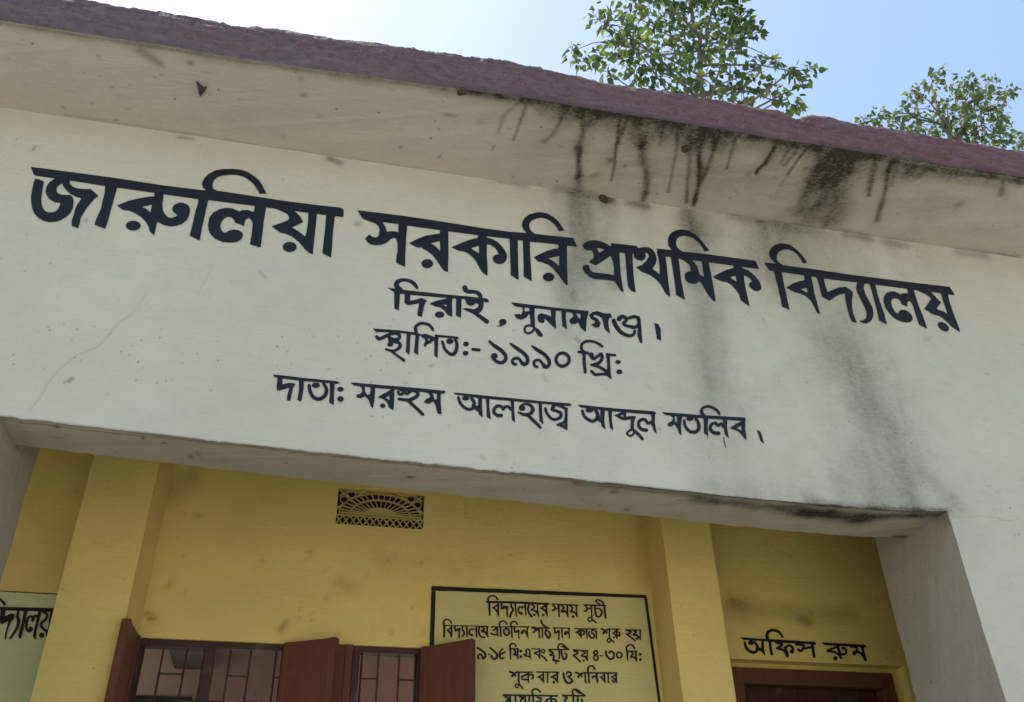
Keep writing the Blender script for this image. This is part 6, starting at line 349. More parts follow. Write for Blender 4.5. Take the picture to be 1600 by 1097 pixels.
def stain_at(key, U, V):
    """how strongly the traced water marks of one surface soil each point"""
    U = np.asarray(U, float); V = np.asarray(V, float)
    s = np.zeros(U.shape)
    jit = np.broadcast_to(vnoise2(U, V, 3, 4, 9.0) * 0.42, U.shape)
    for pts, w, st in STAINS[key]:
        us = [p[0] for p in pts]; vs = [p[1] for p in pts]; m = 2.2 * w + .14
        sel = (U > min(us) - m) & (U < max(us) + m) & (V > min(vs) - m) & (V < max(vs) + m)
        if not sel.any(): continue
        Uf, Vf, Sf, J = U, V, s, jit
        U, V, s, jit = Uf[sel], Vf[sel], Sf[sel], J[sel]
        d = np.full(U.shape, 1e9)
        for (ax, ay), (bx, by) in zip(pts[:-1], pts[1:]):
            L2 = (bx - ax) ** 2 + (by - ay) ** 2 + 1e-12
            t = np.clip(((U - ax) * (bx - ax) + (V - ay) * (by - ay)) / L2, 0, 1)
            d = np.minimum(d, np.hypot(U - ax - t * (bx - ax), V - ay - t * (by - ay)))
        r = w * 0.5
        q = (d / r) * (0.80 + jit) * (1 if w < .12 else 0.85)
        f = np.exp(-0.9 * q ** 2.2)
        s = 1 - (1 - s) * (1 - st * f) * (1 - 0.16 * st * np.exp(-(d / (r + .035)) ** 2) * (w > .015))
        Sf[sel] = s; U, V, s, jit = Uf, Vf, Sf, J
    return s

# crumbs, cobweb knots and fly dirt scattered over the plaster
_r = np.random.default_rng(77)
for key, n, (u0, u1), (v0, v1), smax in (('S', 85, (-1.6, 4.0), (2.78, 3.28), .6), ('F', 45, (-1.5, 3.9), (3.2, 4.78), .45), ('B', 170, (-1.3, 3.3), (2.7, 3.9), .42), ('U', 40, (-1.1, 2.8), (3.32, 3.55), .7)):
    for _ in range(n):
        u = _r.uniform(u0, u1); v = _r.uniform(v0, v1); a = _r.uniform(0, 6.3); L = _r.exponential(.008)
        w_ = min(.006 + _r.exponential(.006), .03)
        STAINS[key].append(([(u, v), (u + L * math.cos(a), v + L * math.sin(a))], w_, smax * _r.uniform(.25, 1) ** 1.3))
    for _ in range(n // 12):                                    # broad faint smudges
        u = _r.uniform(u0, u1); v = _r.uniform(v0, v1); L = _r.uniform(.03, .25)
        STAINS[key].append(([(u, v), (u + L, v + _r.uniform(-.04, .04))], _r.uniform(.04, .12), .07 * _r.uniform(.5, 1)))

# ---------------------------------------------------------------- materials
def new_mat(name):
    m = bpy.data.materials.new(name); m.use_nodes = True
    nt = m.node_tree
    return m, nt, nt.nodes['Principled BSDF'], nt.nodes['Material Output']

class NT:
    def __init__(s, nt): s.nt = nt
    def n(s, t, **kw):
        x = s.nt.nodes.new(t)
        for k, v in kw.items(): setattr(x, k, v)
        return x
    def l(s, a, b): s.nt.links.new(a, b)
    def coord(s, scale=(1, 1, 1)):
        tc = s.n('ShaderNodeTexCoord'); mp = s.n('ShaderNodeMapping')
        mp.inputs['Scale'].default_value = scale
        s.l(tc.outputs['Object'], mp.inputs['Vector']); return mp.outputs[0]
    def noise(s, vec, scale, detail=4, rough=0.6, dist=0.0):
        x = s.n('ShaderNodeTexNoise')
        x.inputs['Scale'].default_value = scale; x.inputs['Detail'].default_value = detail
        x.inputs['Roughness'].default_value = rough; x.inputs['Distortion'].default_value = dist
        s.l(vec, x.inputs['Vector']); return x.outputs['Fac']
    def vor(s, vec, scale):
        x = s.n('ShaderNodeTexVoronoi'); x.inputs['Scale'].default_value = scale
        s.l(vec, x.inputs['Vector']); return x
    def math(s, op, a, b=None, clamp=False):
        x = s.n('ShaderNodeMath', operation=op); x.use_clamp = clamp
        for i, v in enumerate((a, b)):
            if v is None: continue
            if isinstance(v, (int, float)): x.inputs[i].default_value = v
            else: s.l(v, x.inputs[i])
        return x.outputs[0]
    def rng(s, v, a, b, c=0.0, d=1.0, smooth=False):
        x = s.n('ShaderNodeMapRange'); x.clamp = True
        if smooth: x.interpolation_type = 'SMOOTHSTEP'
        s.l(v, x.inputs[0])
        for i, q in enumerate((a, b, c, d)): x.inputs[i + 1].default_value = q
        return x.outputs[0]
    def mix(s, fac, a, b, blend='MIX'):
        x = s.n('ShaderNodeMix', data_type='RGBA', blend_type=blend)
        for i, v in ((0, fac), (6, a), (7, b)):
            if isinstance(v, (int, float)): x.inputs[i].default_value = v
            elif isinstance(v, tuple): x.inputs[i].default_value = (*v, 1.0)
            else: s.l(v, x.inputs[i])
        return x.outputs[2]
    def attr(s, name):
        x = s.n('ShaderNodeAttribute'); x.attribute_name = name; return x.outputs['Fac']
    def bump(s, h, strength, dist, normal=None):
        x = s.n('ShaderNodeBump'); x.inputs['Strength'].default_value = strength; x.inputs['Distance'].default_value = dist
        s.l(h, x.inputs['Height'])
        if normal is not None: s.l(normal, x.inputs['Normal'])
        return x.outputs[0]

def plaster(name, base, alt, stain_col=(0.028, 0.024, 0.021), speck=1.0, rough=0.85, bump=1.0, stroke=(6, 60, 60), speckle=1.0):
    m, nt, bs, out = new_mat(name); k = NT(nt)
    co = k.coord(); st = k.coord(stroke)
    big = k.noise(co, 1.3, 4, 0.6)
    mid = k.noise(co, 7.0, 5, 0.65, 0.4)
    fine = k.noise(st, 1.0, 5, 0.7)
    c = k.mix(k.rng(big, 0.35, 0.68), base, alt)
    c = k.mix(k.math('MULTIPLY', k.rng(mid, 0.45, 0.75), 0.30), c, tuple(v * 0.80 for v in base))
    c = k.mix(k.math('MULTIPLY', k.rng(fine, 0.50, 0.72), 0.17), c, tuple(v * 0.60 for v in base))
    c = k.mix(k.math('MULTIPLY', k.rng(k.noise(k.coord((30, 120, 150)), 1.0, 3, 0.6), 0.62, 0.74), 0.30), c, tuple(v * 0.45 for v in base))
    # fly specks and dirt crumbs
    v = k.vor(co, 11.0)
    g = k.math('GREATER_THAN', v.outputs['Color'], 0.62)
    sp = k.math('MULTIPLY', k.rng(v.outputs['Distance'], 0.035, 0.10, 1, 0), g)
    v2 = k.vor(k.coord((1, 1.3, 0.8)), 31.0)
    g2 = k.math('GREATER_THAN', v2.outputs['Color'], 0.74)
    sp2 = k.math('MULTIPLY', k.rng(v2.outputs['Distance'], 0.07, 0.20, 1, 0), g2)
    patch = k.rng(k.noise(co, 2.1, 3, 0.6), 0.44, 0.66)
    sp = k.math('MAXIMUM', sp, k.math('MULTIPLY', sp2, patch))
    c = k.mix(k.math('MULTIPLY', sp, 0.50 * speck, clamp=True), c, (0.085, 0.065, 0.045))
    # water marks: traced mask broken up by the grain of the plaster
    s = k.attr('stain')
    grain = k.noise(k.coord((22, 60, 60)), 1.6, 5, 0.75)
    grain2 = k.noise(co, 55.0, 3, 0.7)
    br = k.math('MULTIPLY', k.rng(grain, 0.36, 0.64, 0.80, 1.10), k.rng(grain2, 0.35, 0.62, 0.86, 1.05))
    if speckle < 1: br = k.math('ADD', k.math('MULTIPLY', br, speckle), 1 - speckle)
    wash = k.rng(k.noise(k.coord((12, 5, 1.3)), 1.0, 4, 0.6), 0.32, 0.64, 0.76, 1.10)
    f = k.math('MULTIPLY', k.math('MULTIPLY', s, br), wash, clamp=True)
    f = k.rng(f, 0.02, 0.85)
    c = k.mix(f, c, stain_col)
    k.l(c, bs.inputs['Base Color'])
    bs.inputs['Roughness'].default_value = rough
    bs.inputs['Specular IOR Level'].default_value = 0.25
    h = k.math('ADD', k.math('MULTIPLY', fine, 0.5), k.math('MULTIPLY', k.noise(co, 60, 4, 0.7), 0.5))
    b1 = k.bump(h, 0.9 * bump, 0.006)
    b2 = k.bump(k.noise(co, 2.6, 4, 0.5), 0.9 * bump, 0.020, b1)
    k.l(b2, bs.inputs['Normal'])
    return m

def simple(name, col, col2=None, rough=0.5, scale=12, bump=0.0, spec=0.4, stroke=(1, 1, 1), metal=0.0):
    m, nt, bs, out = new_mat(name); k = NT(nt)
    co = k.coord(stroke)
    n = k.noise(co, scale, 5, 0.65)
    c = k.mix(k.rng(n, 0.35, 0.7), col, col2 or tuple(v * 0.7 for v in col))
    k.l(c, bs.inputs['Base Color'])
    bs.inputs['Roughness'].default_value = rough
    bs.inputs['Specular IOR Level'].default_value = spec
    bs.inputs['Metallic'].default_value = metal
    if bump:
        k.l(k.bump(n, bump, 0.004), bs.inputs['Normal'])
    return m

M_wall = plaster("whitewashed_plaster", (0.475, 0.468, 0.432), (0.435, 0.430, 0.392), stain_col=(0.050, 0.050, 0.042))
M_soffit = plaster("tan_soffit_plaster", (0.430, 0.398, 0.355), (0.385, 0.356, 0.316), speck=1.35)  # tanner and a little darker than the whitewashed wall
M_yellow = plaster("ochre_plaster", (0.665, 0.520, 0.190), (0.600, 0.455, 0.155), stain_col=(0.16, 0.10, 0.03), speck=0.7)
M_pale = plaster("pale_green_panel_paint", (0.53, 0.56, 0.37), (0.48, 0.51, 0.335), speck=0.5)
M_cream = plaster("cream_panel_paint", (0.55, 0.475, 0.235), (0.50, 0.43, 0.21), speck=0.4)
M_pink = plaster("pink_room_plaster", (0.80, 0.62, 0.58), (0.75, 0.585, 0.55), speck=0.3)
M_ceil = plaster("grey_ceiling_plaster", (0.40, 0.37, 0.33), (0.34, 0.32, 0.29), speck=0.3)
M_under = plaster("darker_beam_plaster", (0.34, 0.315, 0.28), (0.295, 0.272, 0.238), speck=1.0)  # darker, warmer tone than the front wall plaster
M_beam = plaster("grey_beam_plaster", (0.15, 0.155, 0.155), (0.12, 0.125, 0.125), speck=0.3)
M_conc = simple("floor_concrete", (0.46, 0.43, 0.38), (0.36, 0.34, 0.30), 0.8, 5, 0.3)
M_roof = simple("roof_concrete", (0.42, 0.41, 0.38), (0.30, 0.29, 0.27), 0.9, 9, 0.5)

def paint_mat(name, col, col2):
    m, nt, bs, out = new_mat(name); k = NT(nt)
    co = k.coord()
    n = k.noise(k.coord((8, 30, 40)), 1.5, 5, 0.7)
    c = k.mix(k.rng(n, 0.4, 0.75), col, col2)
    v = k.vor(co, 9.0)
    sp = k.math('MULTIPLY', k.rng(v.outputs['Distance'], 0.02, 0.05, 1, 0), k.math('GREATER_THAN', v.outputs['Color'], 0.8))
    c = k.mix(k.math('MULTIPLY', sp, 0.5), c, (0.3, 0.3, 0.33))
    k.l(c, bs.inputs['Base Color'])
    k.l(k.rng(n, 0.3, 0.7, 0.5, 0.7), bs.inputs['Roughness']); bs.inputs['Specular IOR Level'].default_value = 0.3
    k.l(k.bump(k.noise(k.coord((6, 60, 60)), 1.0, 5, 0.7), 0.35, 0.003), bs.inputs['Normal'])
    return m
M_navy = paint_mat("navy_sign_paint", (0.0035, 0.0055, 0.016), (0.007, 0.010, 0.024))
M_black = paint_mat("black_sign_paint", (0.008, 0.007, 0.010), (0.012, 0.011, 0.018))

def maroon_edge():
    m, nt, bs, out = new_mat("weathered_maroon_paint"); k = NT(nt)
    co = k.coord(); st = k.coord((9, 40, 40))
    big = k.noise(co, 2.3, 5, 0.65); fine = k.noise(st, 1.2, 6, 0.75)
    sx = k.n('ShaderNodeSeparateXYZ'); k.l(k.coord(), sx.inputs[0])
    left = k.rng(k.math('ADD', sx.outputs[0], k.math('MULTIPLY', k.math('SUBTRACT', big, 0.5), 6.0)), -1.2, 2.2)
    c = k.mix(left, (0.110, 0.088, 0.116), (0.140, 0.056, 0.082))
    c = k.mix(k.rng(big, 0.40, 0.60, 0, 0.6), c, (0.115, 0.088, 0.108))
    c = k.mix(k.rng(fine, 0.47, 0.66, 0, 0.55), c, (0.19, 0.145, 0.18))
    c = k.mix(k.rng(k.noise(co, 34, 5, 0.8), 0.50, 0.70, 0, 0.75), c, (0.055, 0.034, 0.045))
    c = k.mix(k.attr('stain'), c, (0.03, 0.024, 0.03))
    k.l(c, bs.inputs['Base Color']); bs.inputs['Roughness'].default_value = 0.85
    h = k.math('ADD', k.noise(co, 40, 6, 0.75), k.math('MULTIPLY', fine, 0.7))
    k.l(k.bump(h, 1.0, 0.014), bs.inputs['Normal'])
    return m
M_edge = maroon_edge()

def wood_red(name, a, b):
    m, nt, bs, out = new_mat(name); k = NT(nt)
    g = k.noise(k.coord((22, 22, 2.0)), 1.4, 5, 0.65, 0.5)
    c = k.mix(k.rng(g, 0.35, 0.7), a, b)
    c = k.mix(k.rng(k.noise(k.coord(), 9, 4, 0.6), 0.6, 0.8, 0, 0.4), c, (0.20, 0.12, 0.10))
    k.l(c, bs.inputs['Base Color']); bs.inputs['Roughness'].default_value = 0.55; bs.inputs['Specular IOR Level'].default_value = 0.22
    k.l(k.bump(g, 0.25, 0.003), bs.inputs['Normal'])
    return m
M_shut = wood_red("oxide_red_painted_wood", (0.125, 0.044, 0.027), (0.092, 0.034, 0.021))
M_frame = wood_red("dark_maroon_painted_wood", (0.055, 0.022, 0.022), (0.042, 0.018, 0.019))
M_door = wood_red("dark_brown_door_paint", (0.050, 0.019, 0.015), (0.038, 0.015, 0.013))
M_iron = simple("brown_painted_iron", (0.055, 0.022, 0.020), (0.035, 0.016, 0.015), 0.5, 30)
M_mud = simple("dry_mud", (0.060, 0.042, 0.028), (0.035, 0.025, 0.018), 0.95, 40, 0.8)
M_moth = simple("dusky_moth_scale", (0.045, 0.042, 0.060), (0.025, 0.022, 0.03), 0.8, 60)
M_vent = plaster("vent_grille_plaster", (0.48, 0.36, 0.145), (0.43, 0.32, 0.145), speck=0.5)
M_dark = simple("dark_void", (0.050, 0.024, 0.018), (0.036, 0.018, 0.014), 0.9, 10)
M_teal = simple("dull_teal_paint", (0.05, 0.075, 0.075), (0.035, 0.055, 0.055), 0.6, 8)

# ---------------------------------------------------------------- ground
def ground():
    m, nt, bs, out = new_mat("dusty_schoolyard"); k = NT(nt)
    co = k.coord()
    c = k.mix(k.rng(k.noise(co, 0.35, 5, 0.6), 0.42, 0.6), (0.50, 0.46, 0.39), (0.30, 0.30, 0.17))
    c = k.mix(k.rng(k.noise(co, 9, 5, 0.7), 0.4, 0.7, 0, 0.5), c, (0.36, 0.32, 0.26))
    k.l(c, bs.inputs['Base Color']); bs.inputs['Roughness'].default_value = 0.95
    k.l(k.bump(k.noise(co, 30, 5, 0.7), 0.6, 0.02), bs.inputs['Normal'])
    me = bpy.data.meshes.new("ground")
    s = 900.0
    me.from_pydata([(-s, -s, 0), (s, -s, 0), (s, s, 0), (-s, s, 0)], [], [(0, 1, 2, 3)])
    o = link("ground", me, m)
    tag(o, "bare dusty schoolyard ground in front of the school", "ground", kind='structure')
ground()

# ---------------------------------------------------------------- the school building
FY, BY = 3.3, 4.6                      # wall faces: front and veranda back wall
XL, XR = -1.175, 2.835                 # the veranda opening
Z_SOF = 4.812
school = empty("school_building", (0.8, 3.3, 0.0),
               "whitewashed school building with hand painted Bengali lettering over an ochre veranda", "building")

def zb(x):                             # underside of the lettered beam, slightly sagging and hand finished
    x = np.asarray(x, float)
    return (np.interp(x, [-6, -1.174, -0.239, 0.793, 1.939, 2.569, 2.833, 7], [3.30, 3.218, 3.183, 3.161, 3.128, 3.132, 3.147, 3.16])
            + 0.0045 * vnoise(x, 11, 4, 5.0) + 0.0025 * vnoise(x, 12, 3, 40.0))
def ybk(x):
    return np.interp(x, [-1.15, 2.1, 2.83], [3.53, 3.60, 3.62]) + 0.003 * vnoise(np.asarray(x, float), 13, 3, 4.0)
def xr(z):
    return XR + 0.006 * vnoise(np.asarray(z, float), 14, 4, 5.0)
def xl(z):
    return XL + 0.005 * vnoise(np.asarray(z, float), 15, 4, 5.0)

mb = MB()
# lettered face above the opening and over both pillars
xs = np.concatenate([np.arange(-1.75, XL - 0.004, 0.012), [XL], np.arange(XL + 0.008, XR - 0.004, 0.0085), [XR], np.arange(XR + 0.012, 4.24, 0.012), [4.25]])
t = np.linspace(0, 1, 175)
X = np.repeat(xs[:, None], len(t), 1)
Zb = zb(xs)[:, None]
Z = Zb + (Z_SOF - Zb) * t[None, :]
P = np.stack([X, np.full_like(X, FY), Z], -1)
mb.grid(P, stain_at('F', X, Z), flip=False)
# pillar faces below
for (a, b, inner, side) in ((-1.75, XL, xl, 'l'), (XR, 4.25, xr, 'r')):
    us = np.linspace(0, 1, 60); tz = np.linspace(0, 1, 90)
    U, T = np.meshgrid(us, tz, indexing='ij')
    xx0 = a + (b - a) * U
    Zt = zb(xx0); Zz = T * Zt
    if side == 'l': Xx = a + (inner(Zz) * T + XL * (1 - T) - a) * U; Xx = a + (inner(Zz) - a) * U
    else: Xx = inner(Zz) + (b - inner(Zz)) * U
    Xx[:, -1] = xx0[:, -1]
    mb.grid(np.stack([Xx, np.full_like(Xx, FY), Zz], -1), stain_at('F', Xx, Zz))
# left end of the front wall: one more opening, then the corner; right end solid
mb.box(-6.2, -5.6, FY, 3.86, 0, Z_SOF)
mb.quad((-5.6, FY, 3.2), (-1.75, FY, float(zb(-1.75))), (-1.75, FY, Z_SOF), (-5.6, FY, Z_SOF))
mb.quad((-5.6, FY, 3.2), (-5.6, 3.55, 3.2), (-1.75, 3.55, float(zb(-1.75))), (-1.75, FY, float(zb(-1.75))))
mb.quad((-1.75, 3.55, Z_SOF), (-1.75, 3.55, float(zb(-1.75))), (-5.6, 3.55, 3.2), (-5.6, 3.55, Z_SOF))
mb.quad((4.2499, FY, 0), (6.8, FY, 0), (6.8, FY, Z_SOF), (4.25, FY, Z_SOF))
mb.quad((6.8, FY, 0), (6.8, 3.86, 0), (6.8, 3.86, Z_SOF), (6.8, FY, Z_SOF))
front_wall = mb.build("front_wall", M_wall, school, attr='stain')
mb = MB()
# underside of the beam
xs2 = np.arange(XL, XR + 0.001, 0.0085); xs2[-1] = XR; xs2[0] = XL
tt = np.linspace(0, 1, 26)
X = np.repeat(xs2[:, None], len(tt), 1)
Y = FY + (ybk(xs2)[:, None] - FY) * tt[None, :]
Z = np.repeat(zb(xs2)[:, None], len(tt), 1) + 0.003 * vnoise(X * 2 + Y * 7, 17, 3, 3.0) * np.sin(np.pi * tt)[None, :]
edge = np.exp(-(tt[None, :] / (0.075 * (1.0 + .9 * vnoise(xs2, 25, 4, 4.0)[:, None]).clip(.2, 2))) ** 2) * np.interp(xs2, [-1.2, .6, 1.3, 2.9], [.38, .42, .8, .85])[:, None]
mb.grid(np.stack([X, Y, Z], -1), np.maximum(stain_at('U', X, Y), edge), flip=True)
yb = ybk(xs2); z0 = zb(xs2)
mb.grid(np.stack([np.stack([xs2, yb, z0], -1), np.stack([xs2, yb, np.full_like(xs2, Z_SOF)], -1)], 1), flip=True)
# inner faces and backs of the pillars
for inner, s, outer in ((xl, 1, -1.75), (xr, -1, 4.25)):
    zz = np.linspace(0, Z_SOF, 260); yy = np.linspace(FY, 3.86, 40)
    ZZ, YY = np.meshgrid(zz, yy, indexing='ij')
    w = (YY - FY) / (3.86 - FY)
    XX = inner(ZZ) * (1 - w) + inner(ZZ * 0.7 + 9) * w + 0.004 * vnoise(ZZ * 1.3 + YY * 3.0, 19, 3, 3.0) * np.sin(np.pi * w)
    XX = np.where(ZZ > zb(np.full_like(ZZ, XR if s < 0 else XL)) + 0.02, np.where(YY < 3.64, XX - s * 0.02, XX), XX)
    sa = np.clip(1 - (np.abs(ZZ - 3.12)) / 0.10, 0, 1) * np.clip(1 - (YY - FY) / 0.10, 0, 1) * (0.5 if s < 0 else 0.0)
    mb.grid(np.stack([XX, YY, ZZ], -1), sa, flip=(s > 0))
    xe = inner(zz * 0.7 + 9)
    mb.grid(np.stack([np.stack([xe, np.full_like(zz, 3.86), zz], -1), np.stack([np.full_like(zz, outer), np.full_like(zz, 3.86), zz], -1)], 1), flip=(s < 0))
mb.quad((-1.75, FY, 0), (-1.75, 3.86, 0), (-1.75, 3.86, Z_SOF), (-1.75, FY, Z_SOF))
mb.build("opening_reveal", M_under, front_wall, attr='stain', label="darker inner faces of the beam and pillars, blackened along the front edge")

# ---- roof slab: soffit, top, rough maroon edge
def yedge(x):
    x = np.asarray(x, float)
    return np.interp(x, [-6, -1.5, -0.45, 0.70, 1.99, 3.43, 7], [2.87, 2.797, 2.785, 2.745, 2.735, 2.716, 2.66]) + 0.004 * vnoise(x, 21, 4, 4.0)
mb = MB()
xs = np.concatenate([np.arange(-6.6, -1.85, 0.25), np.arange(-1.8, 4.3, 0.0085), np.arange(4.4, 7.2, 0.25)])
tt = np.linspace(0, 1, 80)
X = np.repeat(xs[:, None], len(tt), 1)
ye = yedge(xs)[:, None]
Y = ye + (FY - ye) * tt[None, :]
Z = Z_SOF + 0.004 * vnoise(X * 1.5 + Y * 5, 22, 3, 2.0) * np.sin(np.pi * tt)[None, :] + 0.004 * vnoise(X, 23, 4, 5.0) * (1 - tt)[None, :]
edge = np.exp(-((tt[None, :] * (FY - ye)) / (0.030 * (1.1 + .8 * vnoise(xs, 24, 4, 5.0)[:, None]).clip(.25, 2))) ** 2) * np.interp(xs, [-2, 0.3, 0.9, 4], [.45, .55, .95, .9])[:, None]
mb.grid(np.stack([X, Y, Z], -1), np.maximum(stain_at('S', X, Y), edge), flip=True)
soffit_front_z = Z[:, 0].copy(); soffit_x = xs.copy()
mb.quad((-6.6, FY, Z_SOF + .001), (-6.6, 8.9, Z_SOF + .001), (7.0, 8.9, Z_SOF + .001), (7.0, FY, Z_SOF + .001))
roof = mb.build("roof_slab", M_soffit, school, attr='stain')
mb = MB()
mb.quad((-6.6, 3.0, 5.062), (7.1, 3.0, 5.062), (7.1, 8.9, 5.062), (-6.6, 8.9, 5.062))
mb.quad((-6.6, 8.9, Z_SOF), (-6.6, 8.9, 5.062), (7.1, 8.9, 5.062), (7.1, 8.9, Z_SOF))
mb.build("roof_top", M_roof, roof)
mb = MB()
xs = np.arange(-6.6, 7.1, 0.009)
prof = np.linspace(0, 1, 26)
X = np.repeat(xs[:, None], len(prof) + 8, 1)
top = (np.interp(xs, [-6, -1.6, -0.93, -0.45, 0.1, 0.7, 1.35, 2.05, 2.8, 3.55, 7], [5.07, 5.072, 5.066, 5.075, 5.082, 5.076, 5.040, 5.055, 5.048, 5.045, 5.05])
       + 0.017 * vnoise(xs, 31, 5, 2.6) + 0.008 * vnoise(xs, 32, 4, 18.0) + 0.004 * vnoise(xs, 36, 3, 60.0)
       - 0.045 * np.exp(-((xs - 2.18) / .05) ** 2) + 0.02 * np.exp(-((xs - 2.35) / .09) ** 2) - .025 * np.exp(-((xs + .57) / .06) ** 2))
bot = np.interp(xs, soffit_x, soffit_front_z)
ye = yedge(xs)
Zf = bot[:, None] + (top - bot)[:, None] * prof[None, :]
lump = 0.014 * vnoise(xs[:, None] * 1.0 + Zf * 9.0, 33, 5, 6.0) + 0.009 * vnoise(xs[:, None] * 2.0 - Zf * 21.0, 34, 4, 14.0)
ins = np.clip((prof - 0.80) / 0.2, 0, 1) ** 2 * 0.030
Yf = ye[:, None] + 0.012 * np.sin(np.pi * prof)[None, :] * 0 - 0.010 * np.sin(np.pi * np.clip(prof * 1.1, 0, 1))[None, :] + ins[None, :] + lump * np.clip(prof * 5, 0, 1)[None, :]
q = np.linspace(0.02, 0.30, 8)
Zt = top[:, None] + (5.066 - top)[:, None] * (q / 0.30)[None, :] + 0.006 * np.sin(np.pi * q / 0.30)[None, :]
Yt = Yf[:, -1][:, None] + q[None, :]
Pq = np.stack([X, np.concatenate([Yf, Yt], 1), np.concatenate([Zf, Zt], 1)], -1)
sa = np.zeros(Pq.shape[:2])
sa[:, :26] = np.clip(1 - prof / 0.16, 0, 1)[None, :] * (0.35 + 0.4 * np.clip((xs - 0.3) / 0.8, 0, 1))[:, None] * np.clip(0.8 + 0.6 * vnoise(xs, 35, 3, 6.0), 0, 1)[:, None]
mb.grid(Pq, sa)
mb.build("roof_edge", M_edge, roof, attr='stain', smooth=True, label="rough chipped roof edge painted faded maroon")

# ---- veranda back wall with real openings
WA = (-0.745, -0.035, 1.55, 2.788)
WB = (-0.005, 0.628, 1.55, 2.796)
DR = (2.296, 3.352, 0.6, 2.809)
VT = (0.133, 0.603, 3.428, 3.637)
def wall_with_holes(mb, y, x0, x1, z0, z1, holes, depth, fx, fz, key):
    bx = sorted(set([x0, x1] + [h[0] for h in holes] + [h[1] for h in holes] + [v for v in fx if x0 < v < x1]))
    bz = sorted(set([z0, z1] + [h[2] for h in holes] + [h[3] for h in holes] + [v for v in fz if z0 < v < z1]))
    V = np.array([[(x, y, z) for z in bz] for x in bx])
    A = stain_at(key, V[..., 0], V[..., 2])
    n, m = V.shape[:2]
    base = len(mb.v)
    fs = []
    for i in range(n - 1):
        for j in range(m - 1):
            cx, cz = (bx[i] + bx[i + 1]) / 2, (bz[j] + bz[j + 1]) / 2
            if any(h[0] < cx < h[1] and h[2] < cz < h[3] for h in holes): continue
            fs.append((i * m + j, (i + 1) * m + j, (i + 1) * m + j + 1, i * m + j + 1))
    mb.add(V.reshape(-1, 3), fs, A.reshape(-1))
    for h, d in zip(holes, depth):
        a, b, c, e = h
        mb.quad((a, y, c), (a, y, e), (a, y + d, e), (a, y + d, c))
        mb.quad((b, y, c), (b, y + d, c), (b, y + d, e), (b, y, e))
        mb.quad((a, y, e), (b, y, e), (b, y + d, e), (a, y + d, e))
        mb.quad((a, y, c), (a, y + d, c), (b, y + d, c), (b, y, c))
mb = MB()
wall_with_holes(mb, BY, -6.2, 6.8, 0.6, Z_SOF, [WA, WB, DR, VT], [0.1, 0.1, 0.07, 0.06],
                np.arange(-1.4, 3.5, 0.02), np.arange(2.4, 3.95, 0.02), 'B')
back_wall = mb.build("veranda_wall", M_yellow, school, attr='stain')

for (x0, x1, y0) in ((-1.072, -0.764, 4.345), (1.882, 2.166, 4.345)):
    mb = MB()
    zz = np.linspace(0.6, Z_SOF, 120)
    a = 0.004 * vnoise(zz, int(x0 * 100) + 300, 3, 2.0); b = 0.004 * vnoise(zz, int(x0 * 100) + 301, 3, 2.0)
    c0 = np.stack([x0 + a, np.full_like(zz, BY), zz], -1); c1 = np.stack([x0 + a, np.full_like(zz, y0), zz], -1)
    c2 = np.stack([x1 + b, np.full_like(zz, y0), zz], -1); c3 = np.stack([x1 + b + (0.03 if x0 < 0 else 0), np.full_like(zz, BY), zz], -1)
    mb.grid(np.stack([c0, c1, c2, c3], 0))
    mb.build("pilaster", M_yellow, school, attr='stain')

# painted panel left of the left pilaster, with the line of dirt along its top
mb = MB()
mb.quad((-6.0, 4.5965, 0.62), (-1.074, 4.5965, 0.62), (-1.074, 4.5965, 2.970), (-6.0, 4.5965, 2.976))
mb.build("painted_panel", M_pale, school, attr='stain')
mb = MB()
px = np.arange(-2.6, -1.075, 0.006)
hh = 0.0035 + 0.0045 * np.clip(vnoise(px, 41, 4, 16.0) + .1, 0, 1); pz = 2.9715 + .0025 * vnoise(px, 42, 3, 6.0)
mb.grid(np.stack([np.stack([px, np.full_like(px, 4.5925), pz - hh * .4], -1), np.stack([px, np.full_like(px, 4.5925), pz + hh * .6], -1)], 1))
mb.build("panel_dirt_line", M_mud, school)

# ---- notice painted on the back wall
notice = None
mb = MB()
NX0, NX1, NXB, NZ0, NZ1 = 0.668, 1.843, 1.862, 1.35, 3.11
mb.quad((NX0, 4.5965, NZ0), (NXB + .03, 4.5965, NZ0), (NX1, 4.5965, 3.122), (NX0, 4.5965, 3.102))
notice = mb.build("painted_notice", M_cream, school, attr='stain')
mb = MB()
def flat_bar(mb, p, q, w0, w1, y):
    (ax, az), (bx, bz) = p, q
    L = math.hypot(bx - ax, bz - az); nx, nz = -(bz - az) / L, (bx - ax) / L
    n = max(2, int(L / 0.02)); tt = np.linspace(0, 1, n)
    s = int(abs(ax * 71 + az * 37 + bx * 13) * 10)
    w = (w0 + (w1 - w0) * tt) / 2
    e1 = w * (1 + .12 * vnoise(tt * L, s, 3, 20.0)); e2 = w * (1 + .12 * vnoise(tt * L, s + 1, 3, 20.0))
    a = np.stack([ax + (bx - ax) * tt - nx * e1, np.full(n, y), az + (bz - az) * tt - nz * e1], -1)
    b = np.stack([ax + (bx - ax) * tt + nx * e2, np.full(n, y), az + (bz - az) * tt + nz * e2], -1)
    mb.grid(np.stack([a, b], 1))
flat_bar(mb, (NX0 - .012, 3.103), (NX1 + .006, 3.124), .024, .018, 4.5938)
flat_bar(mb, (NX0, 3.090), (NX0 - .01, NZ0), .022, .022, 4.5930)
flat_bar(mb, (NX1, 3.114), (1.859, 2.56), .016, .014, 4.5930)
flat_bar(mb, (1.859, 2.56), (1.873, NZ0), .014, .016, 4.5933)
flat_bar(mb, (NX0 - .02, NZ0), (1.88, NZ0), .02, .02, 4.5942)
mb.build("notice_border", M_black, notice)

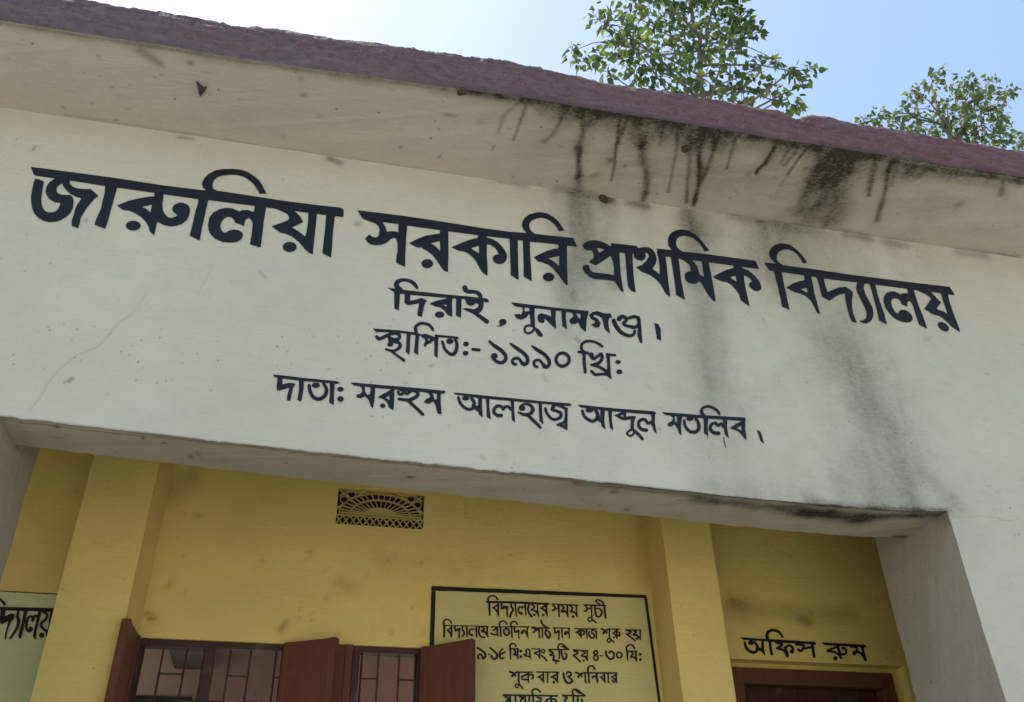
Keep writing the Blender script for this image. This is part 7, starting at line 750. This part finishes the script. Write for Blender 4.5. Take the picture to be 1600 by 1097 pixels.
# ---- sign lettering: brush-drawn outlines in quarter millimetres on the wall plane
def lettering(key, name, y, mat, parent, label=None):
    cu = bpy.data.curves.new(name, 'CURVE'); cu.dimensions = '2D'; cu.fill_mode = 'FRONT'
    for c in LETTERS[key].split('|'):
        x = z = 0; pts = []
        for tok in c.split(' '):
            dx, dz = tok.split(','); x += int(dx); z += int(dz); pts.append((x / 4000.0, z / 4000.0))
        if len(pts) < 3: continue
        sp = cu.splines.new('POLY'); sp.points.add(len(pts) - 1)
        sp.points.foreach_set('co', [v for p in pts for v in (p[0], p[1], 0.0, 1.0)])
        sp.use_cyclic_u = True
    tmp = bpy.data.objects.new("tmp", cu); COL.objects.link(tmp)
    dg = bpy.context.evaluated_depsgraph_get()
    me = bpy.data.meshes.new_from_object(tmp.evaluated_get(dg))
    bpy.data.objects.remove(tmp)
    me.name = name
    n = len(me.vertices); co = np.zeros(n * 3, np.float32); me.vertices.foreach_get('co', co); co = co.reshape(-1, 3)
    me.vertices.foreach_set('co', np.stack([co[:, 0], np.full(n, y, np.float32), co[:, 1]], -1).reshape(-1))
    me.materials.clear(); me.update()
    return link(name, me, mat, parent, label)
for key in LETTERS:
    c = key[0]
    if c in 'abcd': lettering(key, "painted_word", FY - 0.003, M_navy, front_wall)
    elif c in 'nopqr': lettering(key, "painted_word", 4.5920, M_black, notice)
    elif c == 'x': lettering(key, "painted_word", 4.5960, M_black, back_wall)
    else: lettering(key, "painted_word", 4.5920, M_black, back_wall)

# ---- hairline cracks and two runs of paint
def strip(pts, w, y, name, mat, parent):
    mb = MB()
    pts = np.array(pts); L = np.concatenate([[0], np.cumsum(np.hypot(*np.diff(pts, axis=0).T))])
    t_ = np.arange(0, L[-1], 0.012); px = np.interp(t_, L, pts[:, 0]); pz = np.interp(t_, L, pts[:, 1])
    sd = int(abs(pts[0, 0]) * 997)
    px = px + .006 * vnoise(t_, sd, 4, 9.0); pz = pz + .006 * vnoise(t_, sd + 1, 4, 9.0)
    dx, dz = np.gradient(px), np.gradient(pz); l = np.hypot(dx, dz) + 1e-9
    ww = w * .5 * np.clip(.75 + .7 * vnoise(t_, sd + 2, 3, 14.0), .15, 1.4) * np.clip((L[-1] - t_) / .05, .2, 1)
    a = np.stack([px - dz / l * ww, np.full_like(px, y), pz + dx / l * ww], -1); b = np.stack([px + dz / l * ww, np.full_like(px, y), pz - dx / l * ww], -1)
    mb.grid(np.stack([a, b], 1)); return mb.build(name, mat, parent)
M_crack = simple("grey_crack", (0.425, 0.418, 0.382), (0.385, 0.376, 0.342), 0.95, 30)
strip([(-0.779, 3.856), (-0.805, 3.755), (-0.857, 3.689), (-0.877, 3.632), (-0.907, 3.559), (-0.977, 3.51), (-1.022, 3.441), (-1.049, 3.371), (-1.056, 3.307), (-1.085, 3.242)], 0.0022, FY - .0012, "plaster_crack", M_crack, front_wall)
strip([(-0.538, 4.041), (-0.555, 3.963), (-0.585, 3.841)], 0.0016, FY - .0012, "plaster_crack", M_crack, front_wall)
strip([(2.836, 3.125), (2.892, 3.113), (2.984, 3.136), (3.061, 3.136), (3.132, 3.125), (3.234, 3.139)], 0.002, FY - .0012, "plaster_crack", M_crack, front_wall)

# ---- windows
def frame_bars(mb, x0, x1, z0, z1, y0, y1, w, mull=()):
    mb.box(x0, x1, y0, y1, z1 - w, z1); mb.box(x0, x1, y0, y1, z0, z0 + w)
    mb.box(x0, x0 + w, y0 + .001, y1, z0 + w, z1 - w); mb.box(x1 - w, x1, y0 + .001, y1, z0 + w, z1 - w)
    for a, b in mull: mb.box(a, b, y0 + .001, y1, z0 + w, z1 - w)
def leaf(mb, hx, hy, tx, ty, z0, z1, th):
    """a board leaf standing between hinge and tip, with rails proud of the panel"""
    h = Vector((hx, hy, 0)); t_ = Vector((tx, ty, 0)); d = (t_ - h); L = d.length; d.normalize(); n = Vector((-d.y, d.x, 0))
    def bx(a, b, c0, c1, za, zb_):
        p = [h + d * a + n * c0, h + d * b + n * c0, h + d * b + n * c1, h + d * a + n * c1]
        mb.hexa([(q.x, q.y, za) for q in p], [(q.x, q.y, zb_) for q in p])
    bx(0, L, -th / 2, th / 2, z0, z1)
def leaf_trim(mb, hx, hy, tx, ty, z0, z1, th):
    h = Vector((hx, hy, 0)); t_ = Vector((tx, ty, 0)); d = (t_ - h); L = d.length; d.normalize(); n = Vector((-d.y, d.x, 0))
    for s in (-1, 1):
        c0, c1 = sorted((s * th / 2, s * (th / 2 + .006)))
        for a, b, za, zb_ in ((.0, .035, z0, z1), (L - .035, L, z0, z1), (.035, L - .035, z0, z0 + .05), (.035, L - .035, (z0 + z1) / 2 - .04, (z0 + z1) / 2 + .04)):
            p = [h + d * a + n * c0, h + d * b + n * c0, h + d * b + n * c1, h + d * a + n * c1]
            mb.hexa([(q.x, q.y, za) for q in p], [(q.x, q.y, zb_) for q in p])

def grille(mb, x0, x1, z0, z1, y, cols, phase):
    r = 0.0055
    for x in cols: mb.tube([(x, y, z0), (x, y, z1)], [r, r], 6)
    cc = [x0] + list(cols) + [x1]
    for i in range(len(cc) - 1):
        z = z1 - (0.118 if (i + phase) % 2 == 0 else 0.236)
        while z > z0:
            mb.tube([(cc[i], y, z), (cc[i + 1], y, z)], [r * .9, r * .9], 6); z -= 0.236

def window(opening, bays, frame_w, mulls, leaves, label):
    x0, x1, z0, z1 = opening
    mb = MB(); frame_bars(mb, x0 + .001, x1 - .001, z0 + .001, z1 - .001, BY + .012, BY + .085, frame_w, mulls)
    w = mb.build("window", M_frame, school, bevel=0.003, label=label)
    for (a, b, cols, ph) in bays:
        mb = MB(); grille(mb, a, b, z0 + frame_w, z1 - frame_w, BY + .060, cols, ph)
        mb.build("grille", M_iron, w)
    for (hx, hy, tx, ty) in leaves:
        mb = MB(); leaf(mb, hx, hy, tx, ty, z0 + .012, z1 - .002, .026)
        leaf_trim(mb, hx, hy, tx, ty, z0 + .012, z1 - .002, .026)
        mb.build("shutter", M_shut, w, bevel=0.002)
    return w
window(WA, [(-0.715, -0.424, (-0.706, -0.618, -0.510, -0.428), 0), (-0.378, -0.065, (-0.308, -0.213, -0.092), 1)], 0.030, [(-0.424, -0.378)],
       [(-0.738, 4.585, -0.752, 4.300), (-0.050, 4.590, 0.190, 4.455)], "left veranda window with two oxide red shutters swung open")
window(WB, [(0.312, 0.600, (0.326, 0.408, 0.512, 0.594), 1)], 0.028, [(0.276, 0.312)],
       [(0.022, 4.605, 0.274, 4.603), (0.620, 4.590, 0.846, 4.405)], "right veranda window, one shutter closed and one swung over the notice")

# ---- office door
mb = MB()
dx0, dx1, dz1, dy = 2.300, 3.292, 2.778, 4.640
mb.box(dx0 - .0, dx1, dy, dy + .10, dz1 - .085, dz1)
mb.box(dx0, dx0 + .075, dy + .001, dy + .10, 0.6, dz1 - .085)
mb.box(dx1 - .075, dx1, dy + .001, dy + .10, 0.6, dz1 - .085)
door = mb.build("door", M_shut, school, bevel=0.003, label="office door with a thick red frame under painted lettering")
mb = MB()
mb.box(dx0 + .076, 2.715, dy + .055, dy + .09, 0.62, dz1 - .087)
mb.box(2.72, dx1 - .100, dy + .058, dy + .093, 0.62, dz1 - .087)
for a, b in ((dx0 + .12, 2.67), (2.77, dx1 - .14)):
    for za, zb_ in ((0.75, 1.3), (1.4, 2.0), (2.1, dz1 - .16)):
        mb.box(a, b, dy + .048, dy + .056, za, zb_)
mb.build("door_leaf", M_door, door, bevel=0.002)
mb = MB()
mb.quad((dx1, 4.6705, .6), (3.352, 4.6705, .6), (3.352, 4.6705, 2.809), (dx1, 4.6705, 2.809))
mb.quad((2.296, 4.6703, dz1), (dx1, 4.6703, dz1), (dx1, 4.6703, 2.809), (2.296, 4.6703, 2.809))
mb.quad((2.296, 4.745, .6), (3.352, 4.745, .6), (3.352, 4.745, 2.809), (2.296, 4.745, 2.809))
mb.build("door_reveal", M_yellow, door, attr='stain')

# ---- pierced plaster vent
def vent():
    x0, x1, z0, z1 = VT; W, H = x1 - x0, z1 - z0
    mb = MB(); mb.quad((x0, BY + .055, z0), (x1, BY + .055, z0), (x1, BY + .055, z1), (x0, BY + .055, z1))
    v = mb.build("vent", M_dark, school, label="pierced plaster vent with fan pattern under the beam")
    mb = MB(); cnt = [0]
    def bar(p, q, w):
        ax, az = x0 + p[0] * W, z0 + p[1] * H; bx, bz = x0 + q[0] * W, z0 + q[1] * H
        L = math.hypot(bx - ax, bz - az)
        if L < 1e-6: return
        nx, nz = -(bz - az) / L * w / 2, (bx - ax) / L * w / 2
        cnt[0] += 1; y = BY + .003 + (cnt[0] % 9) * .0009
        a, b, c, d = (ax - nx, az - nz), (bx - nx, bz - nz), (bx + nx, bz + nz), (ax + nx, az + nz)
        mb.hexa([(a[0], y, a[1]), (b[0], y, b[1]), (c[0], y, c[1]), (d[0], y, d[1])],
                [(a[0], y + .014, a[1]), (b[0], y + .014, b[1]), (c[0], y + .014, c[1]), (d[0], y + .014, d[1])])
    def arc(cx, cz, rx, rz, a0, a1, w, n=28):
        pts = [(cx + rx * math.cos(R(a0 + (a1 - a0) * i / n)), cz + rz * math.sin(R(a0 + (a1 - a0) * i / n))) for i in range(n + 1)]
        for p, q in zip(pts[:-1], pts[1:]): bar(p, q, w)
    T = .0062
    bar((0, .98), (1, .98), T * 0.8); bar((0, .27), (1, .27), T); bar((0.02, .335), (.98, .335), T * 1.4)
    for i in range(13):
        a, b = i / 13, (i + 1) / 13
        bar((a, 0.01), (b, .26), T * .8); bar((a, .26), (b, 0.01), T * .8)
    cz = .33
    arc(.5, cz, .47, .60, 0, 180, T * 1.1); arc(.5, cz, .345, .42, 0, 180, T * 1.1)
    cnt[0] += 1
    n = 20; pp = [(x0 + (.5 + .2 * math.cos(math.pi * i / n)) * W, z0 + (cz + .21 * math.sin(math.pi * i / n)) * H) for i in range(n + 1)]
    for i in range(n):
        a, b = pp[i], pp[i + 1]
        mb.hexa([(a[0], BY + .0125, z0 + cz * H), (b[0], BY + .0125, z0 + cz * H), (b[0], BY + .0125, b[1]), (a[0], BY + .0125, a[1])],
                [(a[0], BY + .04, z0 + cz * H), (b[0], BY + .04, z0 + cz * H), (b[0], BY + .04, b[1]), (a[0], BY + .04, a[1])])
    for i in range(1, 19):
        t_ = R(180 * i / 19); bar((.5 + .35 * math.cos(t_), cz + .43 * math.sin(t_)), (.5 + .46 * math.cos(t_), cz + .59 * math.sin(t_)), T * .75)
    for i in range(1, 16):
        t_ = R(180 * i / 16); bar((.5 + .19 * math.cos(t_), cz + .2 * math.sin(t_)), (.5 + .34 * math.cos(t_), cz + .41 * math.sin(t_)), T * .6)
    for s in (0, 1):
        f = lambda u: u if s == 0 else 1 - u
        arc(f(.155), .86, .048, .105, 0, 360, T * .8, 18); arc(f(.075), .70, .045, .10, 0, 360, T * .8, 18)
        bar((f(0.01), .97), (f(.20), .62), T * .9); bar((f(.02), .80), (f(.15), .99), T * .8)
        bar((f(.215), .80), (f(.30), .97), .011); bar((f(.0), .44), (f(.075), .58), .010); bar((f(.20), .93), (f(.33), .945), .008)
    mb.build("vent_grille", M_vent, v, attr='stain')
vent()

# ---- floor, ceiling, end walls and the room behind the windows
mb = MB(); mb.box(-6.4, 7.0, 3.05, 8.7, 0.0, 0.595); mb.box(0.2, 2.2, 2.45, 3.045, 0.0, 0.2); mb.box(0.2, 2.2, 2.75, 3.046, 0.2, 0.4)
mb.build("plinth", M_conc, school, bevel=0.01)
for x0, x1 in ((-6.2, -6.0), (6.6, 6.8)):
    mb = MB()
    if x0 < 0:
        for a, b, c, d in ((3.86, 5.3, .6, Z_SOF), (7.8, 8.599, .6, Z_SOF), (5.3, 7.8, .6, 1.1), (5.3, 7.8, 3.3, Z_SOF)): mb.box(x0, x1, a, b, c, d)  # unseen side opening, added to let light into the classroom
    else: mb.box(x0, x1, 3.86, 8.599, 0.6, Z_SOF)
    mb.build("end_wall", M_wall, school, attr='stain')
mb = MB()                                # pink classroom; openings in unseen far and side walls added to brighten it
RX0, RX1, RY0, RY1, RZ = -5.99, 1.95, 4.70, 8.3, 4.6
holes = [(-5.2, -3.8, 1.1, 2.9), (-3.1, -1.5, 1.1, 2.9), (-0.7, 0.8, 1.1, 2.9), (1.0, 1.8, 1.1, 2.9)]
wall_with_holes(mb, RY1, RX0, RX1, 0.6, RZ, holes, [.25] * 4, [], [], 'B')
for a, b, c, d in ((RY0, 5.3, .6, RZ), (7.8, RY1, .6, RZ), (5.3, 7.8, .6, 1.1), (5.3, 7.8, 3.3, RZ)):
    mb.quad((RX0, a, c), (RX0, b, c), (RX0, b, d), (RX0, a, d))
mb.quad((RX1, RY0, .6), (RX1, RY0, RZ), (RX1, RY1, RZ), (RX1, RY1, .6))
wall_with_holes(mb, RY0, RX0, RX1, 0.6, RZ, [WA, WB], [.001] * 2, [], [], 'B')
room = mb.build("classroom_walls", M_pink, school, attr='stain')
mb = MB(); mb.box(RX0, RX1, RY0, RY1, RZ, RZ + .1)
mb.build("classroom_ceiling", M_ceil, school, attr='stain')
mb = MB(); mb.box(-0.985, -0.690, RY0 + .02, RY1 - .002, 3.575, RZ - .002)
mb.build("ceiling_beam", M_beam, school, attr='stain')
mb = MB(); mb.box(-1.42, -0.80, RY1 - .03, RY1 - .002, 2.95, 3.345)
mb.build("dark_panel", M_teal, school)  # dark panel standing for a ventilator in the far wall
mb = MB(); wall_with_holes(mb, 8.6, -6.2, 6.8, 0.6, Z_SOF, holes, [.001] * 4, [], [], 'B')
mb.build("rear_wall", M_wall, school, attr='stain')

# ---------------------------------------------------------------- small things stuck to the plaster
def lump(name, label, cat, c, rx, ry, rz, mat, seed, group=None):
    import bmesh
    bm = bmesh.new(); bmesh.ops.create_icosphere(bm, subdivisions=3, radius=1.0)
    r = np.random.default_rng(seed); dirs = r.normal(size=(7, 3)); dirs /= np.linalg.norm(dirs, axis=1)[:, None]; ph = r.uniform(0, 6, 7)
    for v in bm.verts:
        p = np.array(v.co); s = 1 + sum(.10 * math.sin(3.5 * float(p @ d) + q) for d, q in zip(dirs, ph))
        v.co = (c[0] + p[0] * rx * s, c[1] + p[1] * ry * s, c[2] + p[2] * rz * s)
    me = bpy.data.meshes.new(name); bm.to_mesh(me); bm.free()
    return tag(link(name, me, mat), label, cat, group)
lump("wasp_nest", "round mud nest under the roof overhang, nearest the maroon edge", "insect nest", (0.47, 2.765, 4.806), .022, .022, .014, M_mud, 1, "mud nests under the overhang")
lump("wasp_nest", "small mud nest under the overhang among the dark water streaks", "insect nest", (1.62, 2.885, 4.806), .024, .020, .013, M_mud, 2, "mud nests under the overhang")
lump("wasp_nest", "mud nest on the lettered wall just under the soffit corner, right of the streaks", "insect nest", (1.315, 3.292, 4.785), .022, .010, .026, M_mud, 3, "mud nests under the overhang")
def moth():
    c = Vector((-0.70, 2.985, 4.803))
    pts = [(-.020, -.030), (.004, -.014), (.022, -.002), (.046, -.012), (.032, .012), (.012, .034), (-.002, .052), (-.010, .030), (-.013, .0)]
    n = len(pts)
    S_ = .72; pts = [(a * S_, b * S_) for a, b in pts]; top = [(c.x + a, c.y + b * 1.5, c.z + .006) for a, b in pts]; low = [(c.x + a * .9 + .001, c.y + b * 1.4 + .001, c.z - .003) for a, b in pts]
    ridge = [(c.x + .004, c.y + .012, c.z - .010)]
    v = top + low + ridge
    f = [(i, (i + 1) % n, n + (i + 1) % n, n + i) for i in range(n)] + [(n + i, n + (i + 1) % n, 2 * n) for i in range(n)]
    me = bpy.data.meshes.new("moth"); me.from_pydata(v, [], f)
    tag(link("moth", me, M_moth), "dark moth resting under the roof overhang near its left end", "moth")
moth()

# ---------------------------------------------------------------- trees behind the roof
def leaf_mat(name, a, b, c):
    m, nt, bs, out = new_mat(name); k = NT(nt)
    r = k.attr('rnd')
    col = k.mix(k.rng(r, 0.0, 0.6), a, b); col = k.mix(k.rng(r, 0.72, 1.0), col, c)
    k.l(col, bs.inputs['Base Color']); bs.inputs['Roughness'].default_value = 0.6
    bs.inputs['Specular IOR Level'].default_value = 0.28
    tr = k.n('ShaderNodeBsdfTranslucent'); k.l(k.mix(k.rng(r, 0.2, 1.0, 0.1, 0.7), col, (0.22, 0.32, 0.03)), tr.inputs[0])
    ms = k.n('ShaderNodeMixShader'); ms.inputs[0].default_value = 0.38
    k.l(bs.outputs[0], ms.inputs[1]); k.l(tr.outputs[0], ms.inputs[2]); k.l(ms.outputs[0], out.inputs[0])
    return m
M_leaf = leaf_mat("glossy_leaf", (0.034, 0.064, 0.036), (0.056, 0.098, 0.044), (0.16, 0.20, 0.045))
M_leaf2 = leaf_mat("distant_leaf", (0.044, 0.072, 0.044), (0.064, 0.10, 0.052), (0.16, 0.17, 0.075))
M_bark = simple("grey_brown_bark", (0.115, 0.10, 0.09), (0.07, 0.06, 0.052), 0.9, 14, 0.7, stroke=(1, 1, .2))

def tree(name, label, base, stems, clusters, extra, leaf_len, dens, mat, seed, group):
    r = np.random.default_rng(seed)
    root = empty(name, base, label, "tree", group)
    mb = MB(); nodes = []
    for st in stems:
        pts = [Vector(p) for p, _ in st]; rad = [q for _, q in st]
        fine = []; fr = []
        for i in range(len(pts) - 1):
            for u in np.linspace(0, 1, 7)[:-1]:
                fine.append(pts[i].lerp(pts[i + 1], u) + Vector(r.normal(0, .025, 3))); fr.append(rad[i] + (rad[i + 1] - rad[i]) * u)
        fine.append(pts[-1]); fr.append(rad[-1])
        mb.tube(fine, fr, 8); nodes += list(zip(fine, fr))
    cl = [(Vector(c[:3]), c[3]) for c in list(clusters) + list(extra)]
    P = []; 
    for c, rad in cl:
        best = min((n for n in nodes if n[0].z < c.z - 0.12) or nodes, key=lambda n: (n[0] - c).length + 0.6 * max(0, n[0].z - c.z + .3)) if any(n[0].z < c.z - .12 for n in nodes) else nodes[0]
        a, ra = best; L = (c - a).length
        mid = a.lerp(c, .5) + Vector((0, 0, .10 * L)) + Vector(r.normal(0, .04 * L, 3))
        rr = min(ra * .55, .012 + .012 * L)
        br = [a, a.lerp(mid, .55), mid, mid.lerp(c, .6) + Vector(r.normal(0, .02 * L, 3)), c]
        mb.tube(br, [rr, rr * .8, rr * .6, rr * .45, rr * .3], 6)
        for _ in range(5):
            e = c + Vector(r.normal(0, 1, 3)).normalized() * float(rad * r.uniform(.6, 1.0))
            mb.tube([c, c.lerp(e, .5) + Vector(r.normal(0, .05 * rad, 3)), e], [rr * .3, rr * .24, rr * .14], 4)
        n = int(dens * (rad / leaf_len) ** 2 * 9.5) + 6
        d = r.normal(size=(n, 3)); d /= np.linalg.norm(d, axis=1)[:, None]
        rad_ = rad * r.uniform(.15, 1.0, n) ** .55
        P.append(np.concatenate([np.array(c)[None, :] + d * rad_[:, None], d], 1))
    trunk = mb.build("trunk", M_bark, root, smooth=True)
    A = np.concatenate(P); n = len(A)
    pos, d = A[:, :3], A[:, 3:]
    ax = d * .55 + np.array([0, 0, -.75]) + r.normal(0, .45, (n, 3)); ax /= np.linalg.norm(ax, axis=1)[:, None]
    nr = r.normal(size=(n, 3)) + np.array([0, 0, .7]); nr -= ax * (nr * ax).sum(1)[:, None]; nr /= np.linalg.norm(nr, axis=1)[:, None]
    sd = np.cross(ax, nr)
    Ls = leaf_len * r.uniform(.5, 1.2, n); Ws = Ls * r.uniform(.85, 1.0, n)
    T = np.array([(0, 0, 0), (-.40, .16, .05), (-.43, .46, .07), (-.17, .80, .02), (.03, 1.18, -.08), (.17, .80, .02), (.43, .46, .07), (.40, .16, .05), (0, .45, -.02)])
    V = (pos[:, None, :] + sd[:, None, :] * (T[None, :, 0] * Ws[:, None])[..., None] + ax[:, None, :] * (T[None, :, 1] * Ls[:, None])[..., None]
         + nr[:, None, :] * (T[None, :, 2] * Ls[:, None])[..., None])
    F = np.array([(0, 8, 2, 1), (8, 4, 3, 2), (0, 7, 6, 8), (8, 6, 5, 4)])
    FF = (F[None] + (np.arange(n) * 9)[:, None, None]).reshape(-1, 4)
    me = bpy.data.meshes.new("crown")
    me.from_pydata(V.reshape(-1, 3).tolist(), [], FF.tolist())
    at = me.attributes.new('rnd', 'FLOAT', 'POINT'); at.data.foreach_set('value', np.repeat(r.uniform(0, 1, n) ** 1.2, 9).astype(np.float32))
    link("crown", me, mat, root)
    return n

def under(clusters, zlo, n, seed, spread, cx, cy, rad):
    r = np.random.default_rng(seed)
    return [(cx + r.normal(0, spread), cy + r.normal(0, spread), r.uniform(zlo[0], zlo[1]), rad * r.uniform(.7, 1.2)) for _ in range(n)]

tree("pipal_tree", "tall slender tree with two thin stems and glossy drip-tip leaves rising behind the roof", (5.75, 9.9, 0),
     [[((5.75, 9.9, -.05), .17), ((5.9, 9.85, 8.0), .11), ((6.0, 9.8, 14.17), .05), ((6.15, 9.8, 15.8), .04), ((6.15, 9.8, 17.0), .03), ((6.2, 9.8, 18.7), .014)],
      [((5.84, 9.88, 8.0), .07), ((5.86, 9.8, 14.15), .042), ((6.33, 9.8, 15.85), .032), ((6.63, 9.8, 17.1), .016)]],
     TREES[1], under(0, (6.5, 11.0), 26, 3, 1.0, 5.9, 9.9, .45), .150, 1.0, M_leaf, 21, "trees behind the school")
tree("broad_tree", "broader tree with small pale leaves and a forked bough, right of the tall slender tree", (16.6, 15.2, 0),
     [[((16.6, 15.2, -.05), .30), ((16.8, 15.1, 12.0), .20), ((16.9, 15, 20.3), .11), ((18.0, 15, 22.5), .06), ((19.0, 15, 23.5), .03)],
      [((16.85, 15, 18.5), .09), ((16.9, 15, 21.5), .06), ((16.96, 15, 22.9), .03)]],
     TREES[2], under(0, (7, 12.0), 40, 4, 1.8, 17.4, 15.2, 1.0), .165, 1.0, M_leaf2, 22, "trees behind the school")
tree("distant_tree", "farthest tree, only its leafy tip showing above the roof at the right edge", (25.2, 19.2, 0),
     [[((25.2, 19.2, -.05), .34), ((25.1, 19.1, 15.0), .2), ((24.9, 19, 25.9), .1), ((25.2, 19, 27.4), .04)]],
     TREES[3], under(0, (11, 17.5), 36, 5, 2.2, 25.0, 19.2, 1.1), .20, .8, M_leaf2, 23, "trees behind the school")
